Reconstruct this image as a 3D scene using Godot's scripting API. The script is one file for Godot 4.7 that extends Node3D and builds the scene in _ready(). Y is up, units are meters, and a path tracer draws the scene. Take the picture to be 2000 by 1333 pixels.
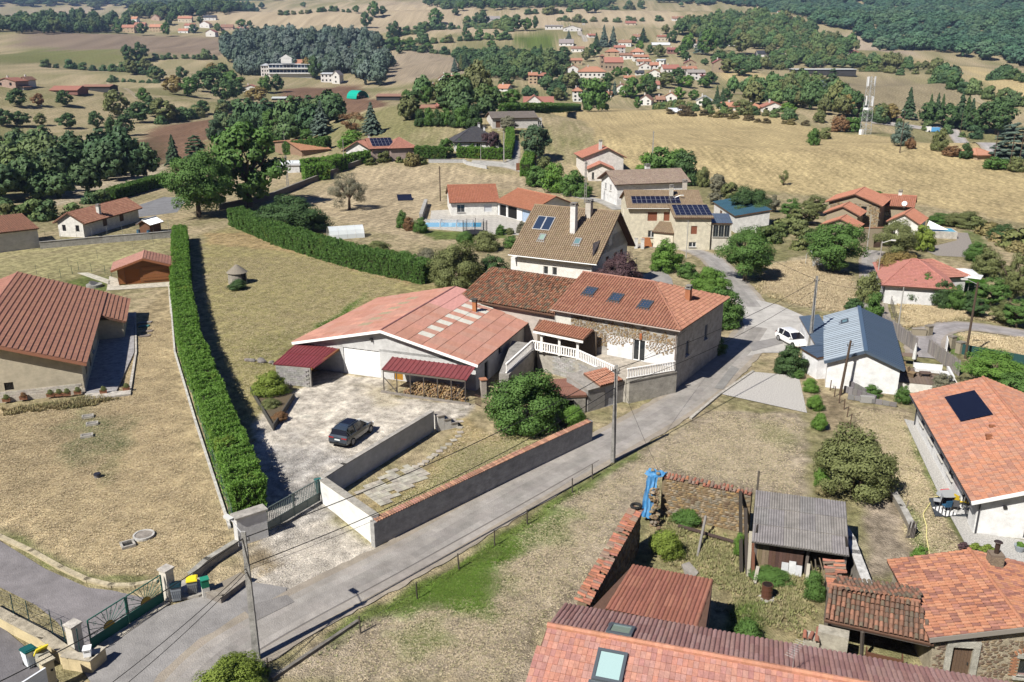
extends Node3D
# A hamlet on dry hills seen from about thirty metres up: near houses, lane and gardens, village and wooded hills behind. Metres, y up.

var rng:=RandomNumberGenerator.new()
var M:={}
var taken:={}
var cache:={}
var nz:=FastNoiseLite.new()
var nz2:=FastNoiseLite.new()
const EYE:=Vector3(0,30,0)
const UP:=Vector3.UP

class MB:
	var st:=SurfaceTool.new()
	var col:=Color(0.5,0.5,0.5)
	func _init(c:=Color(0.5,0.5,0.5)):
		st.begin(Mesh.PRIMITIVE_TRIANGLES)
		st.set_smooth_group(-1)
		col=c
	func v(p: Vector3):
		st.set_color(col)
		st.add_vertex(p)
	func tri(a: Vector3,b: Vector3,c: Vector3):
		v(a); v(c); v(b)
	func quad(a: Vector3,b: Vector3,c: Vector3,d: Vector3):
		tri(a,b,c); tri(a,c,d)
	func box(c: Vector3,s: Vector3,b:=Basis.IDENTITY):
		var x:=b.x * s.x * 0.5
		var y:=b.y * s.y * 0.5
		var z:=b.z * s.z * 0.5
		quad(c - x - y + z,c + x - y + z,c + x + y + z,c - x + y + z)
		quad(c + x - y - z,c - x - y - z,c - x + y - z,c + x + y - z)
		quad(c + x - y + z,c + x - y - z,c + x + y - z,c + x + y + z)
		quad(c - x - y - z,c - x - y + z,c - x + y + z,c - x + y - z)
		quad(c - x + y + z,c + x + y + z,c + x + y - z,c - x + y - z)
		quad(c - x - y - z,c + x - y - z,c + x - y + z,c - x - y + z)
	func bar(a: Vector3,b: Vector3,w: float,h: float,up:=Vector3.UP):
		var z:=(b - a).normalized()
		var x:=up.cross(z)
		if x.length() < 0.01: x=Vector3.RIGHT
		x=x.normalized()
		box((a + b) * 0.5,Vector3(w,h,a.distance_to(b)),Basis(x,z.cross(x),z))
	func tube(a: Vector3,b: Vector3,r0: float,r1: float,n:=8,caps:=true):
		var z:=(b - a).normalized()
		var x:=(Vector3.UP if absf(z.y) < 0.9 else Vector3.RIGHT).cross(z).normalized()
		var y:=z.cross(x)
		for i in n:
			var d0:=x * cos(TAU * i / n) + y * sin(TAU * i / n)
			var d1:=x * cos(TAU * (i + 1) / n) + y * sin(TAU * (i + 1) / n)
			quad(a + d0 * r0,a + d1 * r0,b + d1 * r1,b + d0 * r1)
			if caps:
				tri(a,a + d1 * r0,a + d0 * r0)
				tri(b,b + d0 * r1,b + d1 * r1)
	func path(pts: Array,r: float,n:=5):
		for i in pts.size() - 1: tube(pts[i],pts[i + 1],r,r,n,false)
	func prism(poly: PackedVector2Array,y0: float,y1: float):
		var q:=poly.duplicate()
		if Geometry2D.is_polygon_clockwise(q): q.reverse()
		var t:=Geometry2D.triangulate_polygon(q)
		for i in range(0,t.size(),3):
			var a:=q[t[i]]; var b:=q[t[i + 1]]; var c:=q[t[i + 2]]
			if (b - a).cross(c - a) > 0: var s:=b; b=c; c=s
			tri(Vector3(a.x,y1,a.y),Vector3(b.x,y1,b.y),Vector3(c.x,y1,c.y))
		if y1 - y0 > 0.02:
			for i in q.size():
				var a:=q[i]; var b:=q[(i + 1) % q.size()]
				quad(Vector3(b.x,y0,b.y),Vector3(a.x,y0,a.y),Vector3(a.x,y1,a.y),Vector3(b.x,y1,b.y))
	func blob(c: Vector3,s: Vector3,rings:=6,seg:=10,wob:=0.0,r: RandomNumberGenerator=null):
		var g:=[]
		for i in rings + 1:
			var row:=[]
			for j in seg:
				var th:=PI * i / rings
				var k:=1.0 + (r.randf_range(-wob,wob) if r and i > 0 and i < rings else 0.0)
				row.append(c + Vector3(sin(th) * cos(TAU * j / seg),cos(th),sin(th) * sin(TAU * j / seg)) * s * k)
			g.append(row)
		for i in rings:
			for j in seg:
				var k:=(j + 1) % seg
				if i > 0: tri(g[i][j],g[i][k],g[i + 1][j])
				if i < rings - 1: tri(g[i][k],g[i + 1][k],g[i + 1][j])
	func done() -> ArrayMesh:
		st.generate_normals()
		return st.commit()
	func smooth() -> ArrayMesh:
		st.index()
		st.generate_normals()
		return st.commit()

func V(x: float,z: float) -> Vector2: return Vector2(x,z)
func W3(x: float,y: float,z: float) -> Vector3: return Vector3(x,y,z)
func B(r: float,g: float,b: float) -> MB: return MB.new(Color(r,g,b))
func R(a: float,b: float) -> float: return rng.randf_range(a,b)
func K(r: float,g: float,b: float) -> Color: return Color(r,g,b)
func vary(c: Color,k: float) -> Color:
	var f:=R(1 - k,1 + k)
	return Color(c.r * f,c.g * f * R(1 - k * 0.25,1 + k * 0.25),c.b * f * R(1 - k * 0.35,1 + k * 0.35))
func numbered(n: String) -> String:
	taken[n]=taken.get(n,-1) + 1
	return n if taken[n] == 0 else "%s_%03d" % [n,taken[n]]
func tag(o: Node,label: String,cat: String,group:="") -> void:
	o.set_meta("label",label); o.set_meta("category",cat)
	if group: o.set_meta("group",group)
func thing(called: String,label: String,cat: String,at:=Vector3.ZERO,turn:=0.0,group:="") -> Node3D:
	var o:=Node3D.new(); o.name=numbered(called); add_child(o)
	o.position=at; o.rotation.y=turn
	tag(o,label,cat,group)
	return o
func part(called: String,mesh: Mesh,m: Material,parent: Node=null) -> MeshInstance3D:
	var o:=MeshInstance3D.new(); o.mesh=mesh; o.material_override=m
	o.name=called if parent else numbered(called)
	(parent if parent else self).add_child(o,true)
	return o
func build(called: String,mb: MB,m: Material,parent: Node=null) -> MeshInstance3D: return part(called,mb.done(),m,parent)
func struct(called: String,mesh: Mesh,m: Material) -> MeshInstance3D:
	var o:=part(called,mesh,m); o.set_meta("kind","structure"); return o
func solo(called: String,mb: MB,m: Material,label: String,cat: String,group:="") -> MeshInstance3D:
	var o:=build(called,mb,m); tag(o,label,cat,group); return o
func multi(called: String,mesh: Mesh,m: Material,xf: Array,cols: Array,parent: Node=null) -> MultiMeshInstance3D:
	var mm:=MultiMesh.new()
	mm.transform_format=MultiMesh.TRANSFORM_3D
	mm.use_colors=true
	mm.mesh=mesh
	mm.instance_count=xf.size()
	for i in xf.size():
		mm.set_instance_transform(i,xf[i]); mm.set_instance_color(i,cols[i % cols.size()])
	var o:=MultiMeshInstance3D.new(); o.multimesh=mm; o.material_override=m
	o.name=called if parent else numbered(called)
	(parent if parent else self).add_child(o,true)
	o.set_meta("kind","stuff")
	return o
func yaw_of(a: Vector2,b: Vector2) -> float: return atan2(-(b.y - a.y),b.x - a.x)
func copy(o: Node3D,label: String,at: Vector3,turn: float,group:="") -> Node3D:
	var c: Node3D=o.duplicate(); c.name=numbered(String(o.name).get_slice("_0",0)); add_child(c)
	c.position=at; c.rotation.y=turn
	tag(c,label,o.get_meta("category"),group)
	return c

# ---- materials ----
func tex_noise(seed_: int,freq: float,lo: float,hi: float,oct:=4,side:=512,type:=FastNoiseLite.TYPE_SIMPLEX_SMOOTH) -> ImageTexture:
	var n:=FastNoiseLite.new()
	n.seed=seed_; n.frequency=freq; n.noise_type=type; n.fractal_octaves=oct; n.fractal_gain=0.78
	var im:=n.get_seamless_image(side,side)
	im.convert(Image.FORMAT_L8)
	var data:=im.get_data()
	for i in data.size(): data[i]=int(255.0 * (lo + (hi - lo) * data[i] / 255.0))
	return ImageTexture.create_from_image(Image.create_from_data(side,side,false,Image.FORMAT_L8,data))
func tex_bump(seed_: int,freq: float,k: float,oct:=4,side:=512,type:=FastNoiseLite.TYPE_SIMPLEX_SMOOTH) -> ImageTexture:
	var n:=FastNoiseLite.new()
	n.seed=seed_; n.frequency=freq; n.fractal_octaves=oct; n.noise_type=type; n.fractal_gain=0.75
	var im:=n.get_seamless_image(side,side)
	im.convert(Image.FORMAT_RGBA8)
	im.bump_map_to_normal_map(k)
	return ImageTexture.create_from_image(im)
func mat(called: String,c: Color,rough: float,tex: Texture2D=null,scale:=1.0,bump: Texture2D=null,bk:=1.0,metal:=0.0,spec:=0.35) -> StandardMaterial3D:
	var m:=StandardMaterial3D.new()
	m.resource_name=called
	m.albedo_color=c.linear_to_srgb()
	m.vertex_color_use_as_albedo=true
	m.roughness=rough; m.metallic=metal; m.metallic_specular=spec
	if tex: m.albedo_texture=tex
	if tex or bump:
		m.uv1_triplanar=true; m.uv1_world_triplanar=true
		m.uv1_scale=Vector3.ONE * scale
	if bump: m.normal_enabled=true; m.normal_texture=bump; m.normal_scale=bk
	M[called]=m
	return m

func tint(m: String,c: Color) -> StandardMaterial3D:
	var q: StandardMaterial3D=M[m].duplicate()
	q.vertex_color_use_as_albedo=false; q.albedo_color=c.linear_to_srgb()
	return q
func materials() -> void:
	var W:=Color(1,1,1)
	var fine:=tex_noise(1,0.02,0.68,1.0,5)
	var blot:=tex_noise(2,0.008,0.8,1.0,6)
	var grit:=tex_noise(3,0.12,0.55,1.0,3)
	var b1:=tex_bump(4,0.05,6.0)
	var b2:=tex_bump(5,0.14,9.0,3)
	mat("paint",W,0.55)
	mat("dull",W,0.9,fine,0.6)
	mat("wood",W,0.85,fine,1.2,b1,0.6)
	mat("plaster",W,0.9,blot,0.22,b2,0.35)
	mat("concrete",W,0.92,tex_noise(6,0.01,0.62,1.0,7),0.22,b2,0.5)
	mat("tile",W,0.85,tex_noise(8,0.02,0.76,1.0,6),0.3,b1,0.5)
	mat("stone",W,0.95,grit,0.8,b1,1.0)
	mat("sheet",W,0.7,blot,0.35)
	mat("metal",W,0.4,null,1.0,null,1.0,0.35,0.5)
	mat("zinc",W,0.34,null,1.0,null,1.0,0.45,0.5)
	mat("glass",W,0.06,null,1.0,null,1.0,0.0,0.6)
	mat("panel",W,0.12,null,1.0,null,1.0,0.2,0.6)
	mat("carpaint",W,0.22,null,1.0,null,1.0,0.1,0.6)
	M.carpaint.clearcoat_enabled=true; M.carpaint.clearcoat=0.8; M.carpaint.clearcoat_roughness=0.05
	mat("asphalt",W,0.93,tex_noise(9,0.006,0.78,1.0,8),0.12,b2,0.2)
	mat("gravel",W,0.95,tex_noise(10,0.05,0.55,1.0,4),0.3,b2,0.5)
	var g:=mat("ground",W,1.0,tex_noise(12,0.012,0.5,1.0,7),0.11,tex_bump(13,0.1,10.0,4),0.7,0.0,0.1)
	mat("leaf",W,0.6,null,1.0,null,1.0,0.0,0.3)
	M.leaf.backlight_enabled=true; M.leaf.backlight=Color(0.25,0.3,0.12)
	mat("dry",W,1.0,null,1.0,null,1.0,0.0,0.1)
	mat("bark",W,0.95,fine,2.0,b1,1.0)
	mat("rubber",W,0.8)
	mat("water",W,0.03,null,1.0,null,1.0,0.0,0.5)
	var c:=mat("clear",W,0.08)
	c.vertex_color_use_as_albedo=false
	c.transparency=BaseMaterial3D.TRANSPARENCY_ALPHA; c.albedo_color=Color(0.86,0.92,0.95,0.14)
	var f:=mat("film",W,0.3)
	f.vertex_color_use_as_albedo=false
	f.transparency=BaseMaterial3D.TRANSPARENCY_ALPHA; f.albedo_color=Color(0.85,0.88,0.9,0.6)
	for t in [["dark",0.058,0.105,0.036],["mid",0.088,0.165,0.04],["bright",0.13,0.235,0.045],["olive",0.16,0.18,0.07],["autumn",0.27,0.21,0.08],["blue",0.12,0.165,0.13],["purple",0.085,0.05,0.055],["pine",0.06,0.1,0.05],["grey",0.18,0.175,0.12],["rust",0.22,0.13,0.065],["lime",0.2,0.26,0.05],["straw",0.38,0.34,0.19]]:
		var m: StandardMaterial3D=M.leaf.duplicate()
		m.albedo_color=Color(t[1],t[2],t[3]).linear_to_srgb()
		m.backlight=Color(t[1] * 2.2,t[2] * 2.2,t[3] * 1.6).linear_to_srgb()
		m.resource_name="leaf_" + t[0]
		M["leaf_" + t[0]]=m


# many of a kind in one place, each a tree of its own
func trees(called: String,label: String,group: String,kind: String,tints: Array,list: Array) -> void:
	var n:=list.size() / 3
	for i in n:
		var p: Vector2=list[i * 3]
		var k:=0
		for j in n:
			if list[j * 3].x / list[j * 3].y > p.x / p.y: k += 1
		tree(called,label + (", %s from the left" % NTH[k] if n > 2 and n <= 17 else ", the left one" if n == 2 and k == 0 else ", the right one" if n == 2 else ""),p,list[i * 3 + 1],list[i * 3 + 2],kind,tints[i % tints.size()],group)
const NTH:=["first","second","third","fourth","fifth","sixth","seventh","eighth","ninth","tenth","eleventh","twelfth","thirteenth","fourteenth","fifteenth","sixteenth","seventeenth"]
# a wood that reads as one mass
func wood(called: String,label: String,poly: Array,spacing: float,w: float,h: float,kind: String,cols: Array) -> void:
	var p:=PackedVector2Array(poly)
	var lo:=p[0]; var hi:=p[0]
	for q in p: lo=lo.min(q); hi=hi.max(q)
	rng.seed=hash(called + label)
	if not cache.has("wood" + kind): cache["wood" + kind]=crown(kind,1700,0.072,3)
	var xf:=[]
	var cs:=[]
	var z:=lo.y
	while z < hi.y:
		var x:=lo.x
		while x < hi.x:
			var q:=V(x + R(-0.5,0.5) * spacing,z + R(-0.5,0.5) * spacing)
			x += spacing
			if not Geometry2D.is_point_in_polygon(q + Vector2.ONE * nz.get_noise_2d(q.x * 0.4,q.y * 0.4) * spacing * 3,p): continue
			var k:=R(0.65,1.35)
			xf.append(Transform3D(Basis(UP,R(0,TAU)).scaled(W3(w * k,h * k * R(0.85,1.15),w * k)),at(q,-0.5)))
			cs.append(vary(cols[mini(cols.size() - 1,int(clampf(0.5 + nz.get_noise_2d(q.x * 0.15,q.y * 0.15) + R(-0.4,0.4),0,0.999) * cols.size()))],0.2))
		z += spacing
	if xf.size(): tag(multi(called,cache["wood" + kind],M.leaf,xf,cs),label,"wood")
# a field hedge of bushes and small trees, one object
func hedgerow(label: String,pts: Array,step: float,w: float,h: float,cols: Array) -> void:
	rng.seed=hash(label)
	if not cache.has("woodbush"): cache["woodbush"]=crown("bush",1500,0.075,4)
	var xf:=[]
	var cs:=[]
	for i in pts.size() - 1:
		var n:=maxi(1,int((pts[i] as Vector2).distance_to(pts[i + 1]) / step))
		for k in n:
			var q: Vector2=pts[i].lerp(pts[i + 1],(k + R(0,1)) / n) + V(R(-1,1),R(-1,1)) * w * 0.3
			var s:=R(0.55,1.1) * (1.7 if R(0,1) < 0.08 else 1.0)
			xf.append(Transform3D(Basis(UP,R(0,TAU)).scaled(W3(w * s,h * s,w * s)),at(q,-0.3)))
			cs.append(vary(cols[rng.randi() % cols.size()],0.2))
	tag(multi("hedgerow",cache["woodbush"],M.leaf,xf,cs),label,"hedge")

func plants_near() -> void:
	tree("round_bush","big round dark green conifer bush in the garden beside the lane wall",V(1.14,-69.3),7.35,5.16,"dome","mid","",3)
	tree("loose_shrub","large loose olive-green shrub between the gravel parking and the white villa",V(24.7,-57.3),6.22,5.19,"dome","olive","",3)
	tree("globe_shrub","round yellow-green shrub beside the carport",V(-22.4,-76.5),4.01,2.38,"dome","lime")
	tree("globe_shrub","dark round shrub on white stones beside the white car",V(27.7,-82.7),3.78,2.96,"dome","dark")
	tree("globe_shrub","tiny clipped green ball in front of the dark round shrub",V(28.1,-81.2),1.31,0.85,"dome","mid","",1)
	tree("clipped_bush","bright green bush cut off by the bottom edge of the picture",V(-13.84,-36.2),3.81,2.03,"dome","lime","",3)
	tree("low_plant","reddish low plants in the lower half of the triangular bed",V(-20.2,-70.5),1.77,0.8,"bush","rust")
	tree("low_plant","green low plants in the upper half of the triangular bed",V(-21.6,-73),2.06,1.01,"bush","olive")
	tree("oak_tree","left one of two tall dense trees above the long hedge",V(-61.6,-172.3),15.11,13.29,"broad","mid")
	tree("oak_tree","right and taller one of two dense trees above the long hedge",V(-55.1,-184.8),17.21,17.75,"broad","mid")
	tree("fig_bush","broad dark olive bush behind the clipped hedge, left of the plastic greenhouse",V(-39.6,-157.4),14.33,6.66,"dome","dark")
	tree("orchard_tree","thin-leaved little orchard tree standing alone in the straw meadow",V(-33.5,-180.9),8.22,7.8,"loose","grey")
	tree("laurel_tree","wide dark laurel tree behind the old tiled barn, at the end of the hedge",V(-7.69,-116.6),7.83,6.71,"dome","olive")
	tree("laurel_tree","lower green shrub right of the wide laurel tree",V(-2.72,-119.5),5.15,4.15,"dome","dark")
	tree("plum_tree","dark purple leaved tree before the white gable of the brown roofed house",V(13.62,-109.3),6.45,6.58,"broad","purple")
	tree("green_shrub","bright green round shrub beside the drive of the brown roofed house",V(22.7,-126.9),5.59,4.84,"dome","bright")
	tree("green_shrub","dense green bush at the road junction, right of the stone house",V(24.3,-98.8),5.88,4.8,"dome","mid")
	tree("green_shrub","fresh green bush above the junction bush",V(26,-112.3),6.21,4.19,"dome","bright")
	tree("green_shrub","small green bush at the foot of the stone house by the road",V(21.8,-88.7),2.29,1.96,"dome","mid")
	tree("green_shrub","small clipped bush below the bright round shrub",V(25.2,-122.5),3.36,2.19,"dome","mid","",1)
	tree("walnut_tree","large green tree right of the cream house's drive",V(32.8,-120.7),8.66,7.79,"broad","mid")
	tree("walnut_tree","dark green tree behind the teal roofed shed",V(44.6,-163.5),8.81,7.47,"broad","dark")
	tree("walnut_tree","wide green tree hiding the lowest gable of the stone villa",V(47,-125.6),9.58,7.79,"broad","mid")
	tree("walnut_tree","olive tree with gaps before the white wall of the villa annex",V(59.8,-134.9),7.04,6.24,"broad","olive")
	tree("bamboo_bush","bright upright bush right of the villa annex",V(66.7,-140.6),3.83,4.32,"dome","lime","",1)
	tree("maple_tree","yellow-brown autumn tree beside the salmon roofed bungalow",V(52.3,-116.6),6.01,5.31,"broad","autumn")
	tree("lane_shrub","upper olive shrub along the left edge of the straight lane",V(45.7,-109.3),3.29,4.08,"dome","olive","",1)
	tree("lane_shrub","lower olive shrub along the left edge of the straight lane",V(43.7,-102.3),2.6,3.22,"dome","mid","",1)
	tree("lane_shrub","dark shrub behind the blue metal roof",V(42.5,-105.4),2.55,1.66,"dome","dark","",1)
	trees("laurel_hedge","dark laurel in the row below the salmon red roof","laurels below the salmon roof","dome",["dark","mid"],[V(51,-108.8),2.88,3.15,V(53.2,-109.3),3.16,3.95,V(54,-106.8),3.22,3.74,V(55.2,-105.7),2.94,3.32,V(56.7,-105.4),2.55,2.55])
	trees("garden_tree","green tree at the right edge behind the lamp pole","trees at the right edge behind the lamp pole","broad",["mid","olive","dark"],[V(60.3,-106.8),4.51,4,V(64.2,-109.3),3.62,6.58,V(56,-102.3),3.1,2.48,V(58.7,-98),3.58,3.58,V(58.1,-99.7),3.63,2.72])
	trees("orchard_bush","bush on the bank right of the villa's pool yard","bushes on the bank at the right","dome",["olive","mid","dark"],[V(68,-123.1),5.14,4.41,V(71.5,-133.1),3.95,3.16,V(84.3,-149),5.27,2.99,V(83.8,-162.4),8.57,2.86,V(81.5,-164.5),6.75,2.12])
	tree("leafy_tree","leafy tree behind the solar panel of the white villa",V(45.8,-78.8),6.85,3.52,"broad","bright")
	tree("leafy_tree","second leafy tree at the right edge above the white villa",V(46,-74.2),4.18,3.25,"broad","mid")
	tree("garden_bush","bright small bush at the foot of the yellow hose",V(25.3,-47.8),1.27,1.34,"dome","bright")
	tree("garden_bush","small bush against the white deck wall",V(35.6,-74.5),1.58,1.77,"dome","mid")
	tree("garden_bush","rose bush below the white gable",V(33.4,-76.3),2.09,1.14,"dome","mid")
	tree("garden_bush","grey-green shrub right of the timber deck",V(40.2,-77),2.5,2.11,"dome","grey")
	tree("bramble","yellow-green bramble in the middle of the ruin",V(9.77,-48.8),2.4,1.88,"bush","lime")
	tree("bramble","nettles along the foot of the ruin wall",V(11.79,-53),2.43,0.97,"bush","mid")
	tree("bramble","green shrub growing over the wall beside the tin shed",V(17.56,-44.1),1.43,1.85,"bush","mid")
	tree("bramble","low nettles in front of the shed doors",V(15.62,-46.2),2.78,0.56,"bush","mid")
	tree("bramble","dark green nettle patch at the foot of the rust-red roof",V(12.54,-40.1),1.93,1.38,"bush","mid")
	tree("bramble","weeds at the left corner of the tin shed",V(14.4,-48.8),0.97,1.62,"bush","bright")
	tree("vine","vine leaves hanging over the end of the lane wall",V(5.26,-69.6),2.63,1.84,"bush","bright")
	tree("hut_ivy","dark ivy bush at the foot of the round stone hut",V(-37.3,-115.8),2.92,1.39,"bush","dark")
	for q in [[V(28.1,-77.4),1.74,1.35,"uppermost clump of tall grass beside the gravel parking"],[V(27.1,-73),1.65,1.46,"second clump of tall grass beside the gravel parking"],[V(26,-68.7),1.56,1.47,"third clump of tall grass, right above the large olive shrub"],[V(22.7,-58.1),1.42,1.57,"clump of pale tall grass left of the large olive shrub"],[V(22.3,-56.8),1.1,0.88,"straw-coloured grass clump above the tin shed roof"]]: tree("tall_grass",q[3],q[0],q[1],q[2],"bush","straw" if "straw" in q[3] else "bright")
	trees("garden_shrub","shrub in the row left of the pool terrace","shrubs left of the pool terrace","dome",["mid","rust","mid"],[V(-20.2,-160.9),2.83,3.4,V(-18.78,-158.4),2.42,2.6,V(-16.31,-155.9),3.12,2.93])
	trees("garden_shrub","round shrub between the pool lawn and the brown roof","shrubs before the brown roof","dome",["mid","olive","mid","grey"],[V(-2,-154.5),2.36,1.82,V(-0.45,-154.5),1.82,1.27,V(0,-142.7),3.2,2.19,V(1.83,-155.9),2.75,2.2])
	trees("garden_shrub","tangled shrub along the back of the clipped hedge","shrubs behind the clipped hedge","bush",["olive","mid","grey"],[V(-21.1,-136.8),4.86,2.43,V(-16.51,-132.4),3.93,1.89,V(-13.1,-129.6),4.62,2.77,V(-4.16,-140.6),4.99,3.33,V(-7.69,-144.7),3.42,2.56])
	hedge("clipped_hedge","dark green clipped hedge between the brown field and the straw meadow",[V(-51.9,-164.5),V(-37.6,-144.7),V(-23,-128.9),V(-11.58,-119.5)],3.0,2.9,"mid",0.3,70,0.14)
	hedge("clipped_hedge","clipped hedge above the dark parking place, left of the two tall trees",[V(-88,-193.2),V(-85.4,-218.8)],2.0,2.6,"mid",0.4,60)
	hedge("clipped_hedge","rounded box hedge nearest the straw meadow, beside the lattice pole",[V(-51.8,-221.4),V(-46.5,-224)],4.0,3.6,"bright",0.45,60)
	hedge("clipped_hedge","second clipped hedge behind the white pole on the garden wall",[V(-47.5,-229.4),V(-44.6,-233.7)],4.0,3.6,"bright",0.45,60)
	hedge("clipped_hedge","long clipped hedge from the pool cover to the solar house",[V(-54.7,-231.8),V(-46,-235.8),V(-38.6,-240.6)],2.2,2.8,"bright",0.5,60)
	hedge("clipped_hedge","clipped hedge behind the peach roofed shed",[V(-66.7,-265),V(-53,-258)],3.0,3.4,"mid",0.5,60)
	hedge("clipped_hedge","clipped hedge before the dark slate roof",[V(-14.89,-245.5),V(-2.8,-244.5)],2.2,2.6,"bright",0.5,60)
	hedge("clipped_hedge","clipped hedge along the left side of the narrow garden lane",[V(-1.4,-243.8),V(-0.44,-255),V(-0.6,-263)],2.0,2.6,"bright",0.5,60)
	hedge("clipped_hedge","long low clipped hedge along the top of the straw field",[V(-3.26,-289),V(10.42,-308),V(37.9,-518)],2.4,2.8,"mid",0.8,60)
	trees("hedge_tree","dark tree in the tall close row behind the dark slate roof","tree row behind the slate roof","dome",["dark","mid"],[V(-27.9,-273),4.03,5.26,V(-25,-273),4.02,5.56,V(-22.3,-272),4,5.24,V(-19.69,-272),4,5.54,V(-17.19,-271),3.99,5.22,V(-14.58,-271),6.14,6.75,V(-11.48,-270),6.12,6.43])
	hedge("clipped_hedge","clipped hedge in front of the solar house's right wing",[V(-26.3,-244.3),V(-18.14,-243.7)],2.4,3.0,"mid",0.5,60)
	hedge("clipped_hedge","tall clipped hedge at the entrance of the wooden board gate",[V(3.43,-229.1),V(4.68,-239.8)],2.4,3.4,"bright",0.5,60)
	# grass and weeds
	var DRY:=[K(0.5,0.41,0.27),K(0.42,0.335,0.215),K(0.56,0.47,0.32),K(0.33,0.265,0.17)]
	var GRN:=[K(0.1,0.16,0.035),K(0.14,0.18,0.05),K(0.08,0.13,0.03)]
	var MIX:=[K(0.45,0.38,0.26),K(0.37,0.315,0.2),K(0.21,0.215,0.095),K(0.52,0.44,0.31)]
	tufts("lawn_grass","dry straw-coloured grass of the lawn left of the long hedge","grass",[V(-48.5,-73),V(-38.4,-74),V(-43.6,-98),V(-42,-104.5),V(-35.1,-87),V(-18.2,-50.4),V(-18.84,-48.5),V(-21.5,-46.5),V(-24.8,-46.3),V(-34.3,-52.3),V(-38.3,-54.4)],46000,0.13,0.06,DRY)
	tufts("meadow_grass","thin dry grass of the meadow between the lane and the ruin","grass",[V(-12.36,-36.9),V(-3.16,-47.3),V(4.06,-57),V(18.3,-73),V(25.6,-71.6),V(21,-55.9),V(11.23,-60.3),V(8.16,-54.4),V(3.98,-43.6),V(1.69,-41.2),V(0.77,-36.5)],30000,0.12,0.05,MIX)
	tufts("green_grass","fresh green grass patch in the meadow beside the lane","grass",[V(-7.56,-42.9),V(-3.79,-47.3),V(0.34,-51.6),V(0.97,-48.8),V(-0.63,-47.3),V(-0.73,-43.1),V(-4.36,-42.9)],14000,0.12,0.07,[K(0.09,0.17,0.028),K(0.11,0.19,0.03),K(0.12,0.16,0.04)])
	tufts("verge_grass","green verge of grass and weeds along the meadow side of the lane","grass",[V(-10.74,-38.8),V(-8.61,-42.2),V(-3.19,-48),V(4.09,-57.6),V(10.25,-64.4),V(10.25,-63),V(3.61,-55.5),V(-2.51,-47.1),V(-7.85,-41),V(-9.36,-38.6)],7000,0.18,0.13,GRN)
	tufts("field_grass","patchy dry grass of the field beyond the long hedge","grass",[V(-54.2,-153.6),V(-43.4,-153.6),V(-12.35,-121.6),V(-14.17,-118.3),V(-23.9,-93.2),V(-23.4,-80.2),V(-23.2,-74.2),V(-21.3,-64.4),V(-38.7,-106.8)],34000,0.16,0.07,MIX)
	tufts("garden_grass","mixed dry and green grass in the garden behind the lane wall","grass",[V(-9.04,-54.4),V(-5.99,-62.5),V(-4.48,-71.2),V(-1.71,-67.4),V(4.66,-66.9),V(-1.54,-59.9),V(-8.79,-53.8)],9000,0.15,0.07,MIX)
	tufts("weeds","weeds growing over the yard inside the ruin","weeds",[V(10.17,-53.7),V(15.94,-50.4),V(18.93,-47.3),V(16.61,-40.3),V(11.32,-41.5),V(11.89,-45.4),V(8.69,-48.5)],5000,0.22,0.2,[K(0.12,0.17,0.05),K(0.28,0.25,0.15),K(0.16,0.18,0.07),K(0.09,0.13,0.04)],"dry",0.45)
	tufts("garden_grass","mown grass strip between the loose shrub and the white villa","grass",[V(30.4,-73.6),V(35.2,-72.4),V(28.6,-48.8),V(24.9,-47.9),V(28,-58.6)],12000,0.15,0.06,MIX)
	tufts("orchard_grass","tall dry grass in the orchard behind the blue metal roof","grass",[V(37,-129.6),V(47.6,-136),V(49.2,-123.1),V(42.7,-102.3),V(36.1,-106.8),V(32.3,-114.4)],14000,0.28,0.22,DRY)
	tufts("lane_grass","tall pale grass between the straight lane and the side road","grass",[V(51.2,-114.4),V(56.7,-106.8),V(60.2,-97),V(54.6,-101.2),V(47.7,-98),V(45.6,-98)],11000,0.28,0.2,DRY)
	tufts("island_grass","dry grass on the round island inside the side road","grass",[V(50.6,-96),V(59.5,-93.7),V(54.8,-84.6),V(48.3,-88.4)],5000,0.3,0.18,DRY)

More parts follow.
